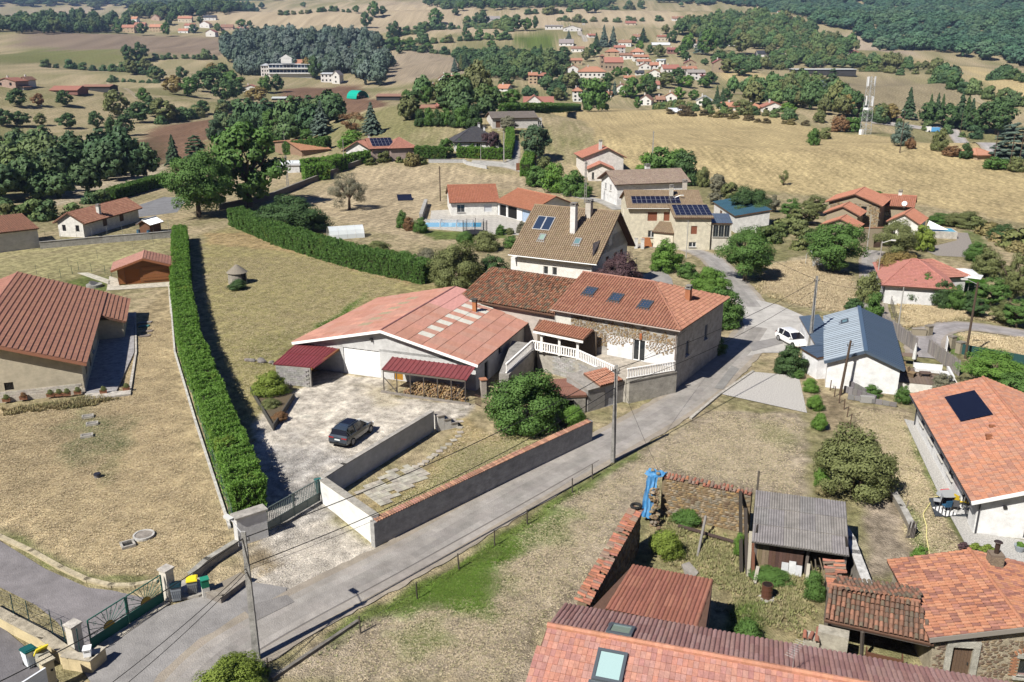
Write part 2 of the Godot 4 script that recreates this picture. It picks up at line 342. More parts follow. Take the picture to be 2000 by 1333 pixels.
func plants_far() -> void:
	var DK:=[K(0.05,0.095,0.04),K(0.065,0.115,0.045),K(0.08,0.13,0.05),K(0.1,0.14,0.05)]
	var CED:=[K(0.09,0.13,0.1),K(0.11,0.15,0.12),K(0.075,0.11,0.075),K(0.13,0.17,0.14)]
	var MX:=[K(0.07,0.12,0.045),K(0.1,0.15,0.05),K(0.13,0.145,0.055),K(0.08,0.14,0.05)]
	wood("cedar_wood","blue-green cedar wood around the white hotel",[V(-317,-1033),V(-354,-1235),V(-328,-1356),V(-215.8,-1306),V(-149,-1058),V(-103.1,-738),V(-131.3,-758),V(-147.2,-796),V(-213.7,-1013),V(-264,-1012),V(-218.5,-785),V(-300,-992)],11,13,17,"broad",CED)
	wood("village_wood","dark mixed wood on the slope between the valley and the village",[V(-50.7,-914),V(-22.1,-997),V(19.61,-884),V(52.4,-946),V(39.1,-738),V(21.5,-643),V(0,-638),V(-29.1,-748)],10,11,12,"broad",DK)
	wood("hill_wood","mixed wood on the rise right of the village",[V(206.5,-1139),V(310,-1494),V(381,-1452),V(403,-1314),V(442,-1255),V(355,-973),V(309,-928),V(300,-1007),V(270,-1019),V(239.4,-1086)],13,13,15,"broad",MX)
	wood("hillside_forest","dense green forest covering the high hillside at the upper right",[V(334,-2119),V(483,-2114),V(553,-2029),V(437,-1331),V(495,-1288),V(452,-1023),V(518,-933),V(339,-469),V(2700,-1300),V(3200,-2600),V(2600,-3400),V(900,-3400)],14,17,13,"broad",[K(0.058,0.12,0.07),K(0.066,0.13,0.072),K(0.075,0.14,0.075),K(0.09,0.15,0.08)])
	wood("valley_wood","dark wood in the valley at the left edge",[V(-175.2,-288),V(-172.1,-320),V(-143.2,-313),V(-121.4,-287),V(-96.8,-227.4),V(-100.1,-210.8),V(-107,-196),V(-115.6,-187.4)],8,9,9.5,"broad",DK)
	wood("ridge_wood","dark wood along the ridge above the tan field",[V(-710,-1245),V(-768,-1495),V(-722,-1553),V(-655,-1597),V(-647,-1552),V(-654,-1471),V(-624,-1263),V(-704,-1235)],14,15,17,"broad",DK)
	wood("mountain_forest","blue-hazed forest on the far mountain at the upper left",[V(-1803,-3010),V(-1565,-3195),V(-1249,-3185),V(-832,-2638),V(-900,-5200),V(-2600,-6300),V(-3800,-4600)],42,48,22,"broad",DK)
	wood("ridge_wood","dark wood behind the hilltop hamlet",[V(-668,-1631),V(-983,-2690),V(-748,-2545),V(-685,-2518),V(-508,-1695),V(-562,-1660),V(-626,-1636)],15,16,17,"broad",DK)
	wood("crest_wood","dark wood along the top edge between the straw hills",[V(-191,-2066),V(-133.2,-2450),V(63.7,-1953),V(224.7,-2067),V(328,-2078),V(221.4,-2034),V(45.6,-1676),V(-64.5,-1692)],18,18,16,"broad",DK)
	wood("edge_wood","mixed trees behind the farm shed and the tan pasture",[V(174.5,-828),V(296,-971),V(357,-947),V(385,-889),V(347,-780),V(337,-891),V(285,-915),V(182.1,-727)],12,11,11,"broad",MX)
	wood("garden_wood","mixed trees between the field edge houses and the telecom mast",[V(135,-547),V(181.4,-623),V(188,-524),V(155.5,-417),V(138.5,-409),V(137.5,-461),V(122.6,-474)],9,9,11,"broad",MX)
	wood("garden_wood","trees filling the gardens left of the church",[V(27.7,-620),V(46.5,-642),V(40.5,-603),V(25.9,-575),V(3.24,-577),V(0,-599)],9,8,8,"broad",DK)
	wood("slope_wood","trees between the ploughed field and the solar house",[V(-135.9,-428),V(-105.4,-423),V(-65.9,-344),V(-49.8,-293),V(-58,-284),V(-74.9,-299),V(-97.5,-323)],8,9,9.5,"broad",DK)
	wood("slope_wood","trees behind the dark slate roof, down to the valley",[V(-36.5,-280),V(-23.4,-297),V(-25.7,-573),V(-6.44,-285),V(-15.57,-275),V(-24,-265),V(-31.7,-266)],9,9,10,"broad",MX)
	trees("oak_tree","dark oak in the pair standing on the pale pasture at the left","pair of oaks on the left pasture","broad",["dark","dark"],[V(-413,-996),14.35,17.66,V(-402,-1002),17.76,19.99])
	trees("oak_tree","dark tree in the valley pasture near the two barns","trees near the valley barns","broad",["dark","rust","dark","mid"],[V(-244.3,-448),9.07,8.56,V(-238.2,-458),6.7,6.19,V(-230.5,-469),8.98,7.92,V(-204.9,-506),7.4,8.54])
	trees("valley_tree","rounded dark tree along the shaded valley bottom at the left","trees along the valley bottom","broad",["dark","dark","olive","dark"],[V(-228.1,-407),9.22,7.84,V(-223.3,-412),8.86,6.99,V(-219,-419),5.69,5.69,V(-205.5,-418),9.47,7.1,V(-196,-426),7.73,7.73,V(-185.7,-450),13.23,10.17,V(-174,-454),12.32,11.81,V(-188.6,-477),10.78,10.78,V(-175,-405),9.21,9.21,V(-168.3,-493),10.02,7.79])
	trees("olive_tree","pale olive tree in the valley left of the ploughed field","pale olive trees in the valley","broad",["olive"],[V(-202.7,-465),14.18,13.13,V(-318,-821),11.91,10.99,V(-355,-859),13.39,13.39,V(-344,-864),14.42,13.46])
	tree("poplar_tree","narrow dark poplar in the valley at the left",V(-145.3,-327),4.48,13.06,"poplar","dark")
	tree("spruce_tree","dark spruce left of the two tall dense trees",V(-110.7,-292),6.71,10.4,"spruce","pine")
	tree("cedar_tree","open cedar right of the dark spruce",V(-103.7,-293),9.26,9.76,"cedar","pine")
	tree("pine_tree","blunt dark conifer in front of the ploughed field",V(-106.6,-325),6.66,8.51,"poplar","pine")
	tree("blue_cedar","tall blue cedar above the long clipped hedges",V(-61.7,-291),8.93,11.24,"spruce","blue")
	tree("blue_cedar","second blue cedar left of the solar house's chimney",V(-41.9,-270),7.36,9.51,"spruce","blue")
	tree("dry_tree","brown dry tree between the two blue cedars",V(-49.5,-280),7.93,6.03,"loose","rust")
	tree("umbrella_pine","broad bright garden conifer left of the solar house",V(-44.9,-253.9),9.28,5.51,"dome","bright")
	tree("round_tree","wide dark round tree left of the glazed pool cover",V(-80.3,-293),11.71,6.69,"dome","mid")
	trees("garden_tree","dark garden tree behind the glazed pool cover","garden trees behind the pool cover","broad",["dark","mid"],[V(-100.3,-340),8.87,6.17,V(-85.5,-324),7.35,8.45,V(-72,-300),8.53,8.53,V(-64.3,-282),4.83,4.83,V(-66.8,-302),5.14,5.14])
	tree("umbrella_pine","umbrella shaped pine left of the house with ochre shutters",V(0,-303),7.51,6.49,"broad","mid")
	tree("grey_tree","greyish tree in front of the weathered grey roof",V(-1.06,-266),5.74,5.14,"broad","grey")
	tree("pine_tree","loose dark pine beside the narrow garden lane",V(6.23,-241.6),9.14,10.25,"broad","pine")
	tree("round_tree","big round dark green tree above the top edge of the straw field",V(45,-496),17.34,17.34,"dome","mid")
	trees("purple_tree","purple leaved small tree before the dark slate roof","purple trees by the slate roof","broad",["purple"],[V(-7.47,-251.7),2.87,4.6,V(-5.17,-251.8),4.31,5.17])
	trees("clipped_tree","clipped egg-shaped shrub before the dark slate roof","clipped shrubs by the slate roof","poplar",["mid","rust"],[V(-15.02,-250.5),2.57,3.43,V(-13.18,-251),2.01,2.58,V(-11.47,-251),2.58,2.87])
	tree("bushy_tree","dense green tree at the left corner of the dark slate roof",V(-17.92,-244.6),4.48,5.32,"broad","mid")
	trees("lane_bush","dense bush below the board gate along the garden lane","bushes along the garden lane","dome",["mid","bright","mid","olive"],[V(6.2,-214.6),6.2,5.21,V(10.15,-206.1),7.16,6.92,V(13.72,-200.5),6.51,5.82,V(8.19,-229.2),5.28,5.28,V(16.11,-198.2),4.14,3.45])
	trees("field_bush","bush in the thicket behind the grey roofed house","thicket behind the grey roofed house","dome",["bright","mid","dark","olive"],[V(34.5,-228.3),6.58,6.31,V(38.4,-225.2),10.39,8.31,V(42.9,-218.6),8.84,8.33,V(46.2,-214.6),3.72,4.96,V(42.4,-230.2),7.95,6.63])
	trees("field_bush","bush on the bank between the cream house and the straw field","bushes on the bank by the straw field","broad",["grey","olive","grey","mid","olive"],[V(46,-198.2),4.14,5.29,V(47.2,-190.9),4.44,4.44,V(43.1,-187.5),3.27,2.62,V(53.9,-168.9),4.35,4.35,V(60.2,-174.7),5.1,4.08,V(52.9,-177.7),2.9,3.73,V(54.8,-163.5),5.75,4.22,V(77.4,-193.1),4.49,2.69,V(79,-190.9),3.33,2.44])
	tree("sapling","lone thin sapling in the middle of the straw field",V(66,-215.2),2.74,3.73,"loose","olive")
	trees("crest_bush","bush at the step of the straw field left of the mast","bushes at the step of the straw field","dome",["mid","olive","rust"],[V(95.6,-285),4.54,5.52,V(108.8,-313),4.62,3.91,V(133.9,-369),8.37,6.69,V(139.3,-369),7.12,5.87,V(135.7,-400),5.88,5.88])
	tree("blue_bush","blue-grey bush on the crest right of the mast",V(116.4,-268),7.94,7.02,"dome","blue")
	tree("rust_bush","small rusty bush right of the blue-grey bush",V(115.9,-261),3.57,3.28,"bush","rust")
	tree("round_tree","dense olive cone-shaped tree on the crest before the road",V(122.6,-257.4),5.29,6.47,"dome","olive")
	trees("roadside_bush","bush beside the mottled tile roof at the right edge","bushes by the mottled tile roof","dome",["rust","dark","mid","olive"],[V(123.6,-251.7),5.18,2.88,V(125.9,-248.4),3.98,4.55,V(128.4,-236.5),6.8,3.26,V(131.6,-232.3),5.35,4.01])
	tree("cedar_tree","spreading blue-grey cedar at the right edge behind the poles",V(136.2,-245.1),11.23,10.11,"cedar","blue")
	tree("oak_tree","broad dark oak standing right of the dark conifer row",V(210.9,-393),16.07,15.18,"broad","dark","",1)
	trees("spruce_tree","dark spruce in the row along the road right of the mast","spruces along the road","spruce",["pine","dark"],[V(185.5,-424),8.15,13.9,V(204.6,-444),5.52,11.53,V(208.7,-446),5.54,12.1,V(211.8,-447),5.05,11.63,V(200.7,-406),9.2,15.19,V(202.4,-404),7.78,14.19,V(204.1,-402),7.74,13.21])
	trees("road_tree","leafy tree in the row along the road right of the mast","dark trees along the road","broad",["dark","dark","autumn","olive"],[V(189.3,-410),11.62,10.69,V(195.1,-405),10.56,11.02,V(172.7,-412),7.91,7.91,V(166.2,-409),6.94,8.33,V(204.6,-398),9.04,11.3,V(158.1,-415),9.37,11.24,V(153.8,-416),7.05,9.39])
	trees("cedar_tree","dark green cedar rising above the trees left of the mast","cedars left of the mast","cedar",["pine","blue"],[V(178.5,-512),9.76,15.5,V(167.1,-494),9.44,11.66,V(161.8,-525),6.47,10,V(158.1,-534),5.99,8.38])
	trees("spruce_tree","dark spruce in the pair at the field edge houses","pair of spruces at the field edge","spruce",["pine"],[V(112.5,-500),5.06,10.13,V(110,-476),4.28,9.1])
	trees("village_tree","rounded green tree among the houses of the village","trees among the village houses","broad",["mid","dark","olive","dark","bright"],[V(78.6,-688),9.2,7.67,V(66.7,-636),9.23,7.81,V(39.8,-619),11.77,11.08,V(25.6,-628),6.31,10.52,V(74.1,-595),8.01,7.34,V(78.3,-591),13.26,13.26,V(88.7,-590),11.25,13.9,V(108.6,-648),14.48,10.86,V(119.4,-668),13.44,12.69,V(94.6,-646),10.11,8.67,V(90.7,-724),8.87,7.25,V(83.5,-943),14.61,13.57,V(73.3,-913),10.11,13.15,V(53.3,-943),16.72,13.59,V(125.8,-662),11.84,8.88,V(140.6,-669),11.22,8.23,V(149.5,-687),9.97,9.2,V(171.9,-736),14.74,10.64,V(180.3,-720),14.43,8.82,V(230,-881),14.68,11.74,V(164,-898),12.92,11.93,V(165.1,-876),9.71,8.74,V(145.2,-905),12.02,12.02,V(137.7,-923),9.18,9.18,V(142.5,-1032),10.26,11.4,V(145.2,-1108),9.76,8.54,V(190.4,-1108),13.43,14.65,V(189.4,-1150),11.36,11.36,V(123.2,-522),7.04,7.63,V(104.5,-571),8.33,7.69,V(111.8,-561),7.56,6.3,V(95.8,-448),6.55,6.05,V(110.5,-441),7.45,4.96,V(101.4,-439),5.94,4.45,V(127.1,-417),8,5.65,V(72.6,-526),5.33,7.11,V(55.5,-582),6.53,7.84,V(29.5,-584),8.53,7.87,V(63.5,-613),6.86,6.17,V(194.2,-1019),15.76,19.14,V(194.3,-913),19.18,24.2,V(226.9,-1002),19.92,22.1,V(237.7,-956),21.1,21.1])
	trees("village_conifer","dark conifer standing among the houses of the village","conifers in the village","spruce",["pine","blue"],[V(36.8,-673),3,8.25,V(67.6,-603),4.73,8.79,V(156.5,-1115),14.73,15.96,V(107.7,-1085),14.36,23.9,V(97.2,-1068),11.78,17.67,V(118.7,-1093),12.05,21.7,V(195.2,-1055),12.82,13.98,V(185.9,-919),13.2,20.3,V(28.9,-916),6.09,10.15,V(68.4,-1119),8.62,11.09])
	trees("hill_tree","lone dark tree on the straw hills above the hotel","trees on the straw hills","broad",["dark","mid"],[V(-230.7,-1477),21,24.3,V(-232.5,-1577),22.4,25.8,V(-219.7,-1597),15.69,15.69,V(-269,-1616),12.34,12.34,V(-164.6,-1302),21.5,22.9,V(-125,-1564),25.7,25.7,V(-56.6,-1131),9.95,13.68,V(-39.2,-1131),12.44,11.2,V(-18.68,-1132),8.72,9.96,V(-91.4,-1678),14.63,14.63,V(-54.8,-1676),16.44,14.61,V(-29.3,-1680),16.47,16.47,V(-1.83,-1683),20.2,16.5,V(132,-1614),19.36,19.36,V(145.5,-1617),12.34,12.34,V(-539,-2426),15.85,13.21,V(-719,-2531),16.54,13.78,V(-94.3,-1054),11.64,9.31,V(-126.7,-1042),9.21,8.06,V(-23.8,-1080),11.92,9.53,V(-31.6,-1040),11.5,8.05,V(-118.6,-1076),17.79,8.3,V(-50.5,-1536),30.3,28.6,V(-72.5,-1556),17.05,17.05,V(6.51,-1187),18.23,19.53,V(19.46,-1182),14.27,15.57,V(30.1,-1193),9.16,17.01,V(-12.71,-1546),16.94,18.64,V(-97.8,-1629),14.22,12.44])
	trees("valley_tree","dark tree in the belt between the ploughed field and the hotel","tree belt left of the hotel","broad",["dark","dark","autumn","mid"],[V(-318,-825),16.57,12.89,V(-296,-823),11.92,11,V(-217,-587),14.46,11.83,V(-205.9,-585),13.11,12.46,V(-211.7,-630),17.64,15.53,V(-221.4,-696),21.8,15.54,V(-268,-828),13.83,11.98,V(-200.9,-659),16.22,12.53,V(-172.2,-548),15.38,14.15,V(-183.4,-607),13.63,12.95,V(-166.5,-593),14.65,9.99,V(-175.6,-653),10.98,12.44,V(-168.4,-661),8.88,12.58,V(-167,-778),13.01,19.09,V(-176.2,-791),10.57,15.86])
	trees("valley_tree","dark green tree by the hay barn and the valley houses","trees by the hay barn","broad",["mid","dark"],[V(-28.7,-304),4.79,6.5,V(-32.3,-299),6.39,5.72,V(-35.9,-311),3.5,5.25,V(-20.9,-309),5.91,5.22,V(-30.6,-574),10.3,10.3,V(-25.3,-563),8.22,6.96,V(-8.93,-306),7.56,6.53,V(-21.4,-292),6.57,4.6,V(-11.22,-571),9.62,8.33,V(-3.43,-615),10.3,7.56,V(-132.6,-1068),17.68,12.96])
	trees("spruce_tree","conifer in the clump above the valley houses","conifers above the valley houses","spruce",["blue","pine","olive"],[V(-51,-818),8.19,11.83,V(-41.2,-823),10.97,15.55,V(-45.8,-823),7.32,13.73,V(-34.6,-830),4.61,8.3,V(32.3,-1025),9.07,13.61])
	trees("hamlet_tree","dark tree among the houses of the hilltop hamlet","trees among the hamlet houses","broad",["dark","mid"],[V(-510,-1285),16.94,15.53,V(-629,-1488),17.97,14.7,V(-646,-1487),14.69,13.06,V(-475,-1278),12.64,18.25,V(-587,-1601),14.03,17.53,V(-590,-1635),14.3,12.52,V(-528,-1546),16.97,15.28,V(-493,-1563),12,13.72,V(-392,-1274),15.42,11.21,V(-461,-1588),17.4,12.18,V(-444,-1582),10.4,10.4,V(-639,-1581),12.12,8.65,V(-541,-1622),12.42,10.65,V(-654,-1448),9.54,11.13,V(-652,-1476),12.96,21.1,V(-691,-1431),15.7,14.13,V(-705,-1397),12.25,12.25])
	hedgerow("field hedge below the green pasture at the left",[V(-465,-909),V(-449,-919),V(-429,-930),V(-390,-911),V(-330,-846)],8,11,8,DK)
	hedgerow("low hedge along the track beside the valley barns",[V(-366,-830),V(-342,-828),V(-311,-812)],3,5,4,DK)
	hedgerow("field hedge right of the oak pair",[V(-396,-1014),V(-362,-1022),V(-323,-1023)],6,9,7,DK)
	hedgerow("hedge along the lower edge of the ploughed field",[V(-174.5,-440),V(-171.6,-467),V(-167.8,-479),V(-161.4,-502),V(-148.1,-527)],7,10,7,MX)
	hedgerow("field hedge across the straw hill above the hotel, lower",[V(-174.1,-1320),V(-128.3,-1298),V(-116.6,-1519),V(-59.7,-1556),V(0,-1177)],9,16,12,MX)
	hedgerow("field hedge across the straw hill above the cedar wood",[V(-155.8,-1087),V(-120.9,-1098),V(-85.3,-1106),V(-49.4,-1122),V(0,-1128)],9,14,10,MX)
	hedgerow("field hedge above the grey-brown pasture",[V(-141.3,-1067),V(-98.4,-1047),V(-57.1,-1032),V(-19.41,-876)],8,12,9,DK)
	hedgerow("field hedge on the left straw crest",[V(-411,-1638),V(-356,-1633),V(-315,-1650),V(-283,-1624)],10,14,9,MX)
	hedgerow("field hedge on the right straw crest",[V(26.6,-1627),V(88.3,-1620),V(217.8,-1999),V(292,-2064)],12,18,11,MX)
	hedgerow("hedge line below the crest bushes",[V(68.5,-1566),V(109.2,-1536),V(184.3,-1532),V(249.2,-1520)],12,16,10,MX)
	hedgerow("dark hedge between the two straw pastures at the right",[V(348,-746),V(254.5,-530),V(252.9,-507),V(258,-489),V(265,-466)],5,10,9,DK)
	hedgerow("hedge along the upper edge of the right pasture",[V(381,-727),V(290,-531),V(294,-497)],5,10,8,DK)
	hedgerow("hedge along the edge of the tan pasture before the barns",[V(312,-825),V(324,-766),V(362,-765)],7,9,7,MX)
	hedgerow("brown hedge at the top edge of the straw field",[V(77.4,-443),V(96.4,-427),V(112.8,-399),V(128.5,-391)],4,5,3,[K(0.12,0.1,0.04),K(0.1,0.08,0.04)])
	hedgerow("garden hedge along the houses at the field edge",[V(84.2,-534),V(84.7,-456),V(98,-434),V(113.7,-420),V(127.7,-404)],4,6,5,MX)
	hedgerow("broom bushes at the top edge of the straw meadow",[V(-38.7,-236.8),V(-33,-239.7),V(-27.4,-239),V(-22.2,-238.4)],2.2,4.5,3.2,[K(0.1,0.12,0.035),K(0.12,0.1,0.04)])
	hedgerow("bushes along the road behind the dark conifers",[V(153,-410),V(166.1,-408),V(180.4,-408),V(194,-397),V(202.1,-386)],6,6,5,DK)
	hedgerow("scrub on the bank right of the villa",[V(86.7,-163.5),V(85.3,-152.6),V(83.2,-140.6),V(78.6,-129.6)],3,5,2.6,[K(0.12,0.14,0.05),K(0.22,0.18,0.08)])
	hedgerow("bramble bank between the cream house and the stone villa",[V(42.1,-149),V(50.2,-158.4),V(52.1,-149.9),V(46.6,-140.6)],2.6,5,3.0,[K(0.12,0.14,0.05),K(0.2,0.17,0.08),K(0.08,0.11,0.035)])
	hedgerow("thicket along the dry strip at the left, below the valley wood",[V(-99.3,-169.9),V(-92.3,-167.8),V(-88.1,-171.2),V(-87.3,-175.9)],2.4,6,4.2,MX)
	hedgerow("low bushes before the parking place at the left",[V(-91,-186.1),V(-89.1,-191.7),V(-88.8,-194.7)],2.4,5,3.2,DK)


# ---- terrain ----
const HILLS:=[
	[-106.5,-203.8,-1.44,80.5],
	[-156.8,-290,-4.78,115.5],
	[-118.9,-275,-4.56,105],
	[-182.8,-378,-2.54,147],
	[-159,-400,-4.38,150.5],
	[-147.3,-457,-1.73,168],
	[-135.9,-605,1.21,217],
	[-119.2,-710,5.79,252],
	[-372,-764,2.71,298],
	[-392,-698,-3.2,280],
	[-385,-923,15.82,350],
	[-459,-1109,39.3,420],
	[-557,-1006,30.5,402],
	[-511,-1410,60.2,525],
	[-1008,-1955,82,770],
	[-1416,-2645,130.3,1050],
	[-987,-2405,112.6,910],
	[-1981,-4041,224.7,1575],
	[-1708,-4486,259.8,1680],
	[-661,-2203,122.6,805],
	[-710,-2812,185.5,1015],
	[-221.3,-924,10.88,332],
	[-236.8,-1227,43.5,438],
	[-41.7,-749,14.5,262],
	[0,-950,25.5,332],
	[-76.7,-1398,67.2,490],
	[-307,-1875,108.8,665],
	[-59.8,-2199,144.9,770],
	[-309,-2582,172.8,910],
	[17.6,-520,1.02,182],
	[61,-542,0.69,190.8],
	[63.3,-757,14.33,266],
	[93.8,-845,21.5,298],
	[163.4,-987,35.7,350],
	[183.4,-1338,65.6,472],
	[357,-1866,103.7,665],
	[186.9,-2292,155.6,805],
	[285,-854,16.88,315],
	[158.8,-630,6.82,227.5],
	[162.6,-452,6.05,168],
	[140.5,-358,0.74,134.8],
	[90.2,-317,2.68,115.5],
	[67,-394,0.43,140],
	[123.9,-217.2,2.13,87.5],
	[191.6,-374,-4.25,147],
	[197,-348,-5.8,140],
	[217.8,-428,0.29,168],
	[306,-685,8.5,262],
	[466,-885,21.1,350],
	[459,-1109,36.4,420],
	[718,-1541,71,595],
	[1090,-2361,165.3,910],
	[591,-1806,105.9,665],
	[655,-2413,165.9,875],
	[1484,-3280,414,1260],
	[930,-3478,386,1260],
	[1707,-2467,319,1050],
	[528,-729,14.91,315],
	[249.9,-312,-2.12,140],
	[-138.6,-183.6,1.69,80.5],
	[-500,-687,4.72,298],
	[-1277,-1791,77.6,770],
	[-2887,-4082,243.3,1750],
	[-3069,-6291,423,2450],
	[-2663,-7011,450,2625],
	[-600,-4000,250,1416],
	[535,-5200,300,1830],
	[-300,-5200,215,1823],
	[-1300,-5600,230,2012],
	[2500,-1500,120,1020],
	[3000,-3500,420,1613],
	[-4000,-1500,60,1495],
	[-5000,-5000,350,2475],
	[0,-8000,350,2800],
	[2500,-7000,500,2602],
	[-300,-100,-6,110.7],
	[-160,-60,-1,59.8],
	[300,-100,-3,110.7],
	[250,-30,0,88.1],
	[900,-200,-10,323],
	[-1000,-150,-10,354],
]
func gy(x: float,z: float) -> float:
	var f:=smoothstep(125.0,230.0,Vector2(x - 8,z + 95).length())
	if f == 0.0: return 0.0
	var s:=0.0
	var t:=0.0
	for p in HILLS:
		var dx: float=x - p[0]
		var dz: float=z - p[1]
		var w: float=(dx * dx + dz * dz) / (p[3] * p[3]) + 0.015
		w=1.0 / (w * w)
		s += w * p[2]; t += w
	return f * s / t
func at(p: Vector2,h:=0.0) -> Vector3: return W3(p.x,gy(p.x,p.y) + h,p.y)

# patches of the ground: outline, colour, softness of the edge in metres, strength
var patches:=[]
func patch(poly: Array,c: Color,soft:=1.0,k:=1.0) -> void:
	var p:=PackedVector2Array(poly)
	var lo:=p[0]
	var hi:=p[0]
	for q in p: lo=lo.min(q); hi=hi.max(q)
	patches.append([p,c,soft,k,lo - Vector2.ONE * soft,hi + Vector2.ONE * soft])
func ground_color(x: float,z: float) -> Color:
	var d:=Vector2(x,z + 60).length()
	var far:=smoothstep(60.0,400.0,d)
	var a:=nz.get_noise_2d(x,z)
	var a2:=nz.get_noise_2d(x * 0.17 + 900,z * 0.17)
	var b:=nz2.get_noise_2d(x,z)
	var c:=K(0.42,0.345,0.22).lerp(K(0.28,0.245,0.14),clampf(0.45 + a * 1.2 + b * 0.7,0,1))
	c=c.lerp(K(0.19,0.19,0.085),clampf(a2 * 2.2 + 0.08 * far + b * 0.4,0,0.75))
	var q:=Vector2(x,z)
	for p in patches:
		var soft: float=p[2]
		if x < p[4].x or z < p[4].y or x > p[5].x or z > p[5].y: continue
		var w:=q + Vector2(nz2.get_noise_2d(x * 0.7 + 50,z * 0.7),nz2.get_noise_2d(x * 0.7,z * 0.7 + 90)) * soft * 0.9
		var e:=1e9
		var poly: PackedVector2Array=p[0]
		var n:=poly.size()
		for i in n:
			e=minf(e,Geometry2D.get_closest_point_to_segment(w,poly[i],poly[(i + 1) % n]).distance_squared_to(w))
		e=sqrt(e) * (1.0 if Geometry2D.is_point_in_polygon(w,poly) else -1.0)
		var k: float=smoothstep(-soft * 0.5,soft * 0.5,e) * p[3]
		if k > 0: c=c.lerp(p[1] * (1.0 + a * 0.3 + b * lerpf(0.42,0.22,far)),k)
	c=c * 1.42; c.a=1.0
	return c
func axis(lo: float,hi: float,step: float,a: float,b: float,grow: float) -> PackedFloat32Array:
	var r: Array[float]=[]
	var x:=lo
	while x <= hi: r.append(x); x += step
	var s:=step
	x=hi
	while x < b: s *= grow; x += s; r.append(x)
	s=step; x=lo
	while x > a: s *= grow; x -= s; r.push_front(x)
	return PackedFloat32Array(r)
func make_ground() -> void:
	var xs:=axis(-75,75,0.42,-5000,4000,1.025)
	var zs:=axis(-135,-28,0.42,-8500,60,1.042)
	var nx:=xs.size()
	var n:=nx * zs.size()
	var vs:=PackedVector3Array(); vs.resize(n)
	var cs:=PackedColorArray(); cs.resize(n)
	var ns:=PackedVector3Array(); ns.resize(n)
	for j in zs.size():
		for i in nx:
			var x:=xs[i]
			var z:=zs[j]
			var near:=x > -75.5 and x < 75.5 and z > -135.5 and z < -27.5
			vs[j * nx + i]=W3(x,(nz2.get_noise_2d(x * 1.5,z * 1.5) * 0.03 - 0.03) if near else gy(x,z),z)
			cs[j * nx + i]=ground_color(x,z)
	for j in zs.size():
		for i in nx:
			var l:=vs[j * nx + maxi(i - 1,0)]
			var r:=vs[j * nx + mini(i + 1,nx - 1)]
			var u:=vs[maxi(j - 1,0) * nx + i]
			var d:=vs[mini(j + 1,zs.size() - 1) * nx + i]
			ns[j * nx + i]=W3((l.y - r.y) / (r.x - l.x),1,(u.y - d.y) / absf(d.z - u.z)).normalized()
	var ix:=PackedInt32Array(); ix.resize((nx - 1) * (zs.size() - 1) * 6)
	var k:=0
	var up:=zs[1] > zs[0]
	for j in zs.size() - 1:
		for i in nx - 1:
			var a:=j * nx + i
			for q in ([a,a + 1,a + nx,a + 1,a + nx + 1,a + nx] if up else [a,a + nx,a + 1,a + 1,a + nx,a + nx + 1]):
				ix[k]=q; k += 1
	var ar:=[]; ar.resize(Mesh.ARRAY_MAX)
	ar[Mesh.ARRAY_VERTEX]=vs; ar[Mesh.ARRAY_COLOR]=cs; ar[Mesh.ARRAY_NORMAL]=ns; ar[Mesh.ARRAY_INDEX]=ix
	var m:=ArrayMesh.new()
	m.add_surface_from_arrays(Mesh.PRIMITIVE_TRIANGLES,ar)
	struct("ground",m,M.ground)

# a flat sheet on level ground
func sheet(called: String,poly: Array,y: float,c: Color,m: Material,y0:=0.0) -> MeshInstance3D:
	var mb:=MB.new(c)
	mb.prism(PackedVector2Array(poly),y0 if y0 != 0.0 else y,y)
	return struct(called,mb.done(),m)
# a strip that follows the ground
func ribbon(called: String,pts: Array,w0: float,w1: float,c: Color,m: Material,lift:=0.05) -> MeshInstance3D:
	var cv:=Curve2D.new()
	for i in pts.size():
		var t: Vector2=(pts[mini(i + 1,pts.size() - 1)] - pts[maxi(i - 1,0)]) * 0.17
		cv.add_point(pts[i],-t,t)
	var p:=cv.tessellate_even_length(5,maxf(1.0,cv.get_baked_length() / 90.0))
	var mb:=MB.new(c)
	var last:=[]
	for i in p.size():
		var d:=(p[mini(i + 1,p.size() - 1)] - p[maxi(i - 1,0)]).normalized()
		var s:=Vector2(-d.y,d.x) * lerpf(w0,w1,float(i) / (p.size() - 1)) * 0.5
		var row:=[]
		for k in 9: row.append(at(p[i] + s * (k / 4.0 - 1.0 + (R(-0.05,0.05) if k % 8 == 0 else 0.0)),lift + 0.03 * (1 - absf(k / 4.0 - 1))))
		if last:
			for k in 8:
				var e:=absf(k - 3.5) / 3.5
				mb.col=(c * (1.0 + 0.16 * nz2.get_noise_2d(p[i].x * 0.8 + k,p[i].y * 0.8) + 0.14 * nz.get_noise_2d(p[i].x * 2 + k * 9,p[i].y * 2) + (0.08 if k in [1,2,5,6] else -0.05))).lerp(K(0.34,0.28,0.2),0.5 * smoothstep(0.6,1.0,e))
				mb.quad(last[k],last[k + 1],row[k + 1],row[k])
		last=row
	return struct(called,mb.done(),m)


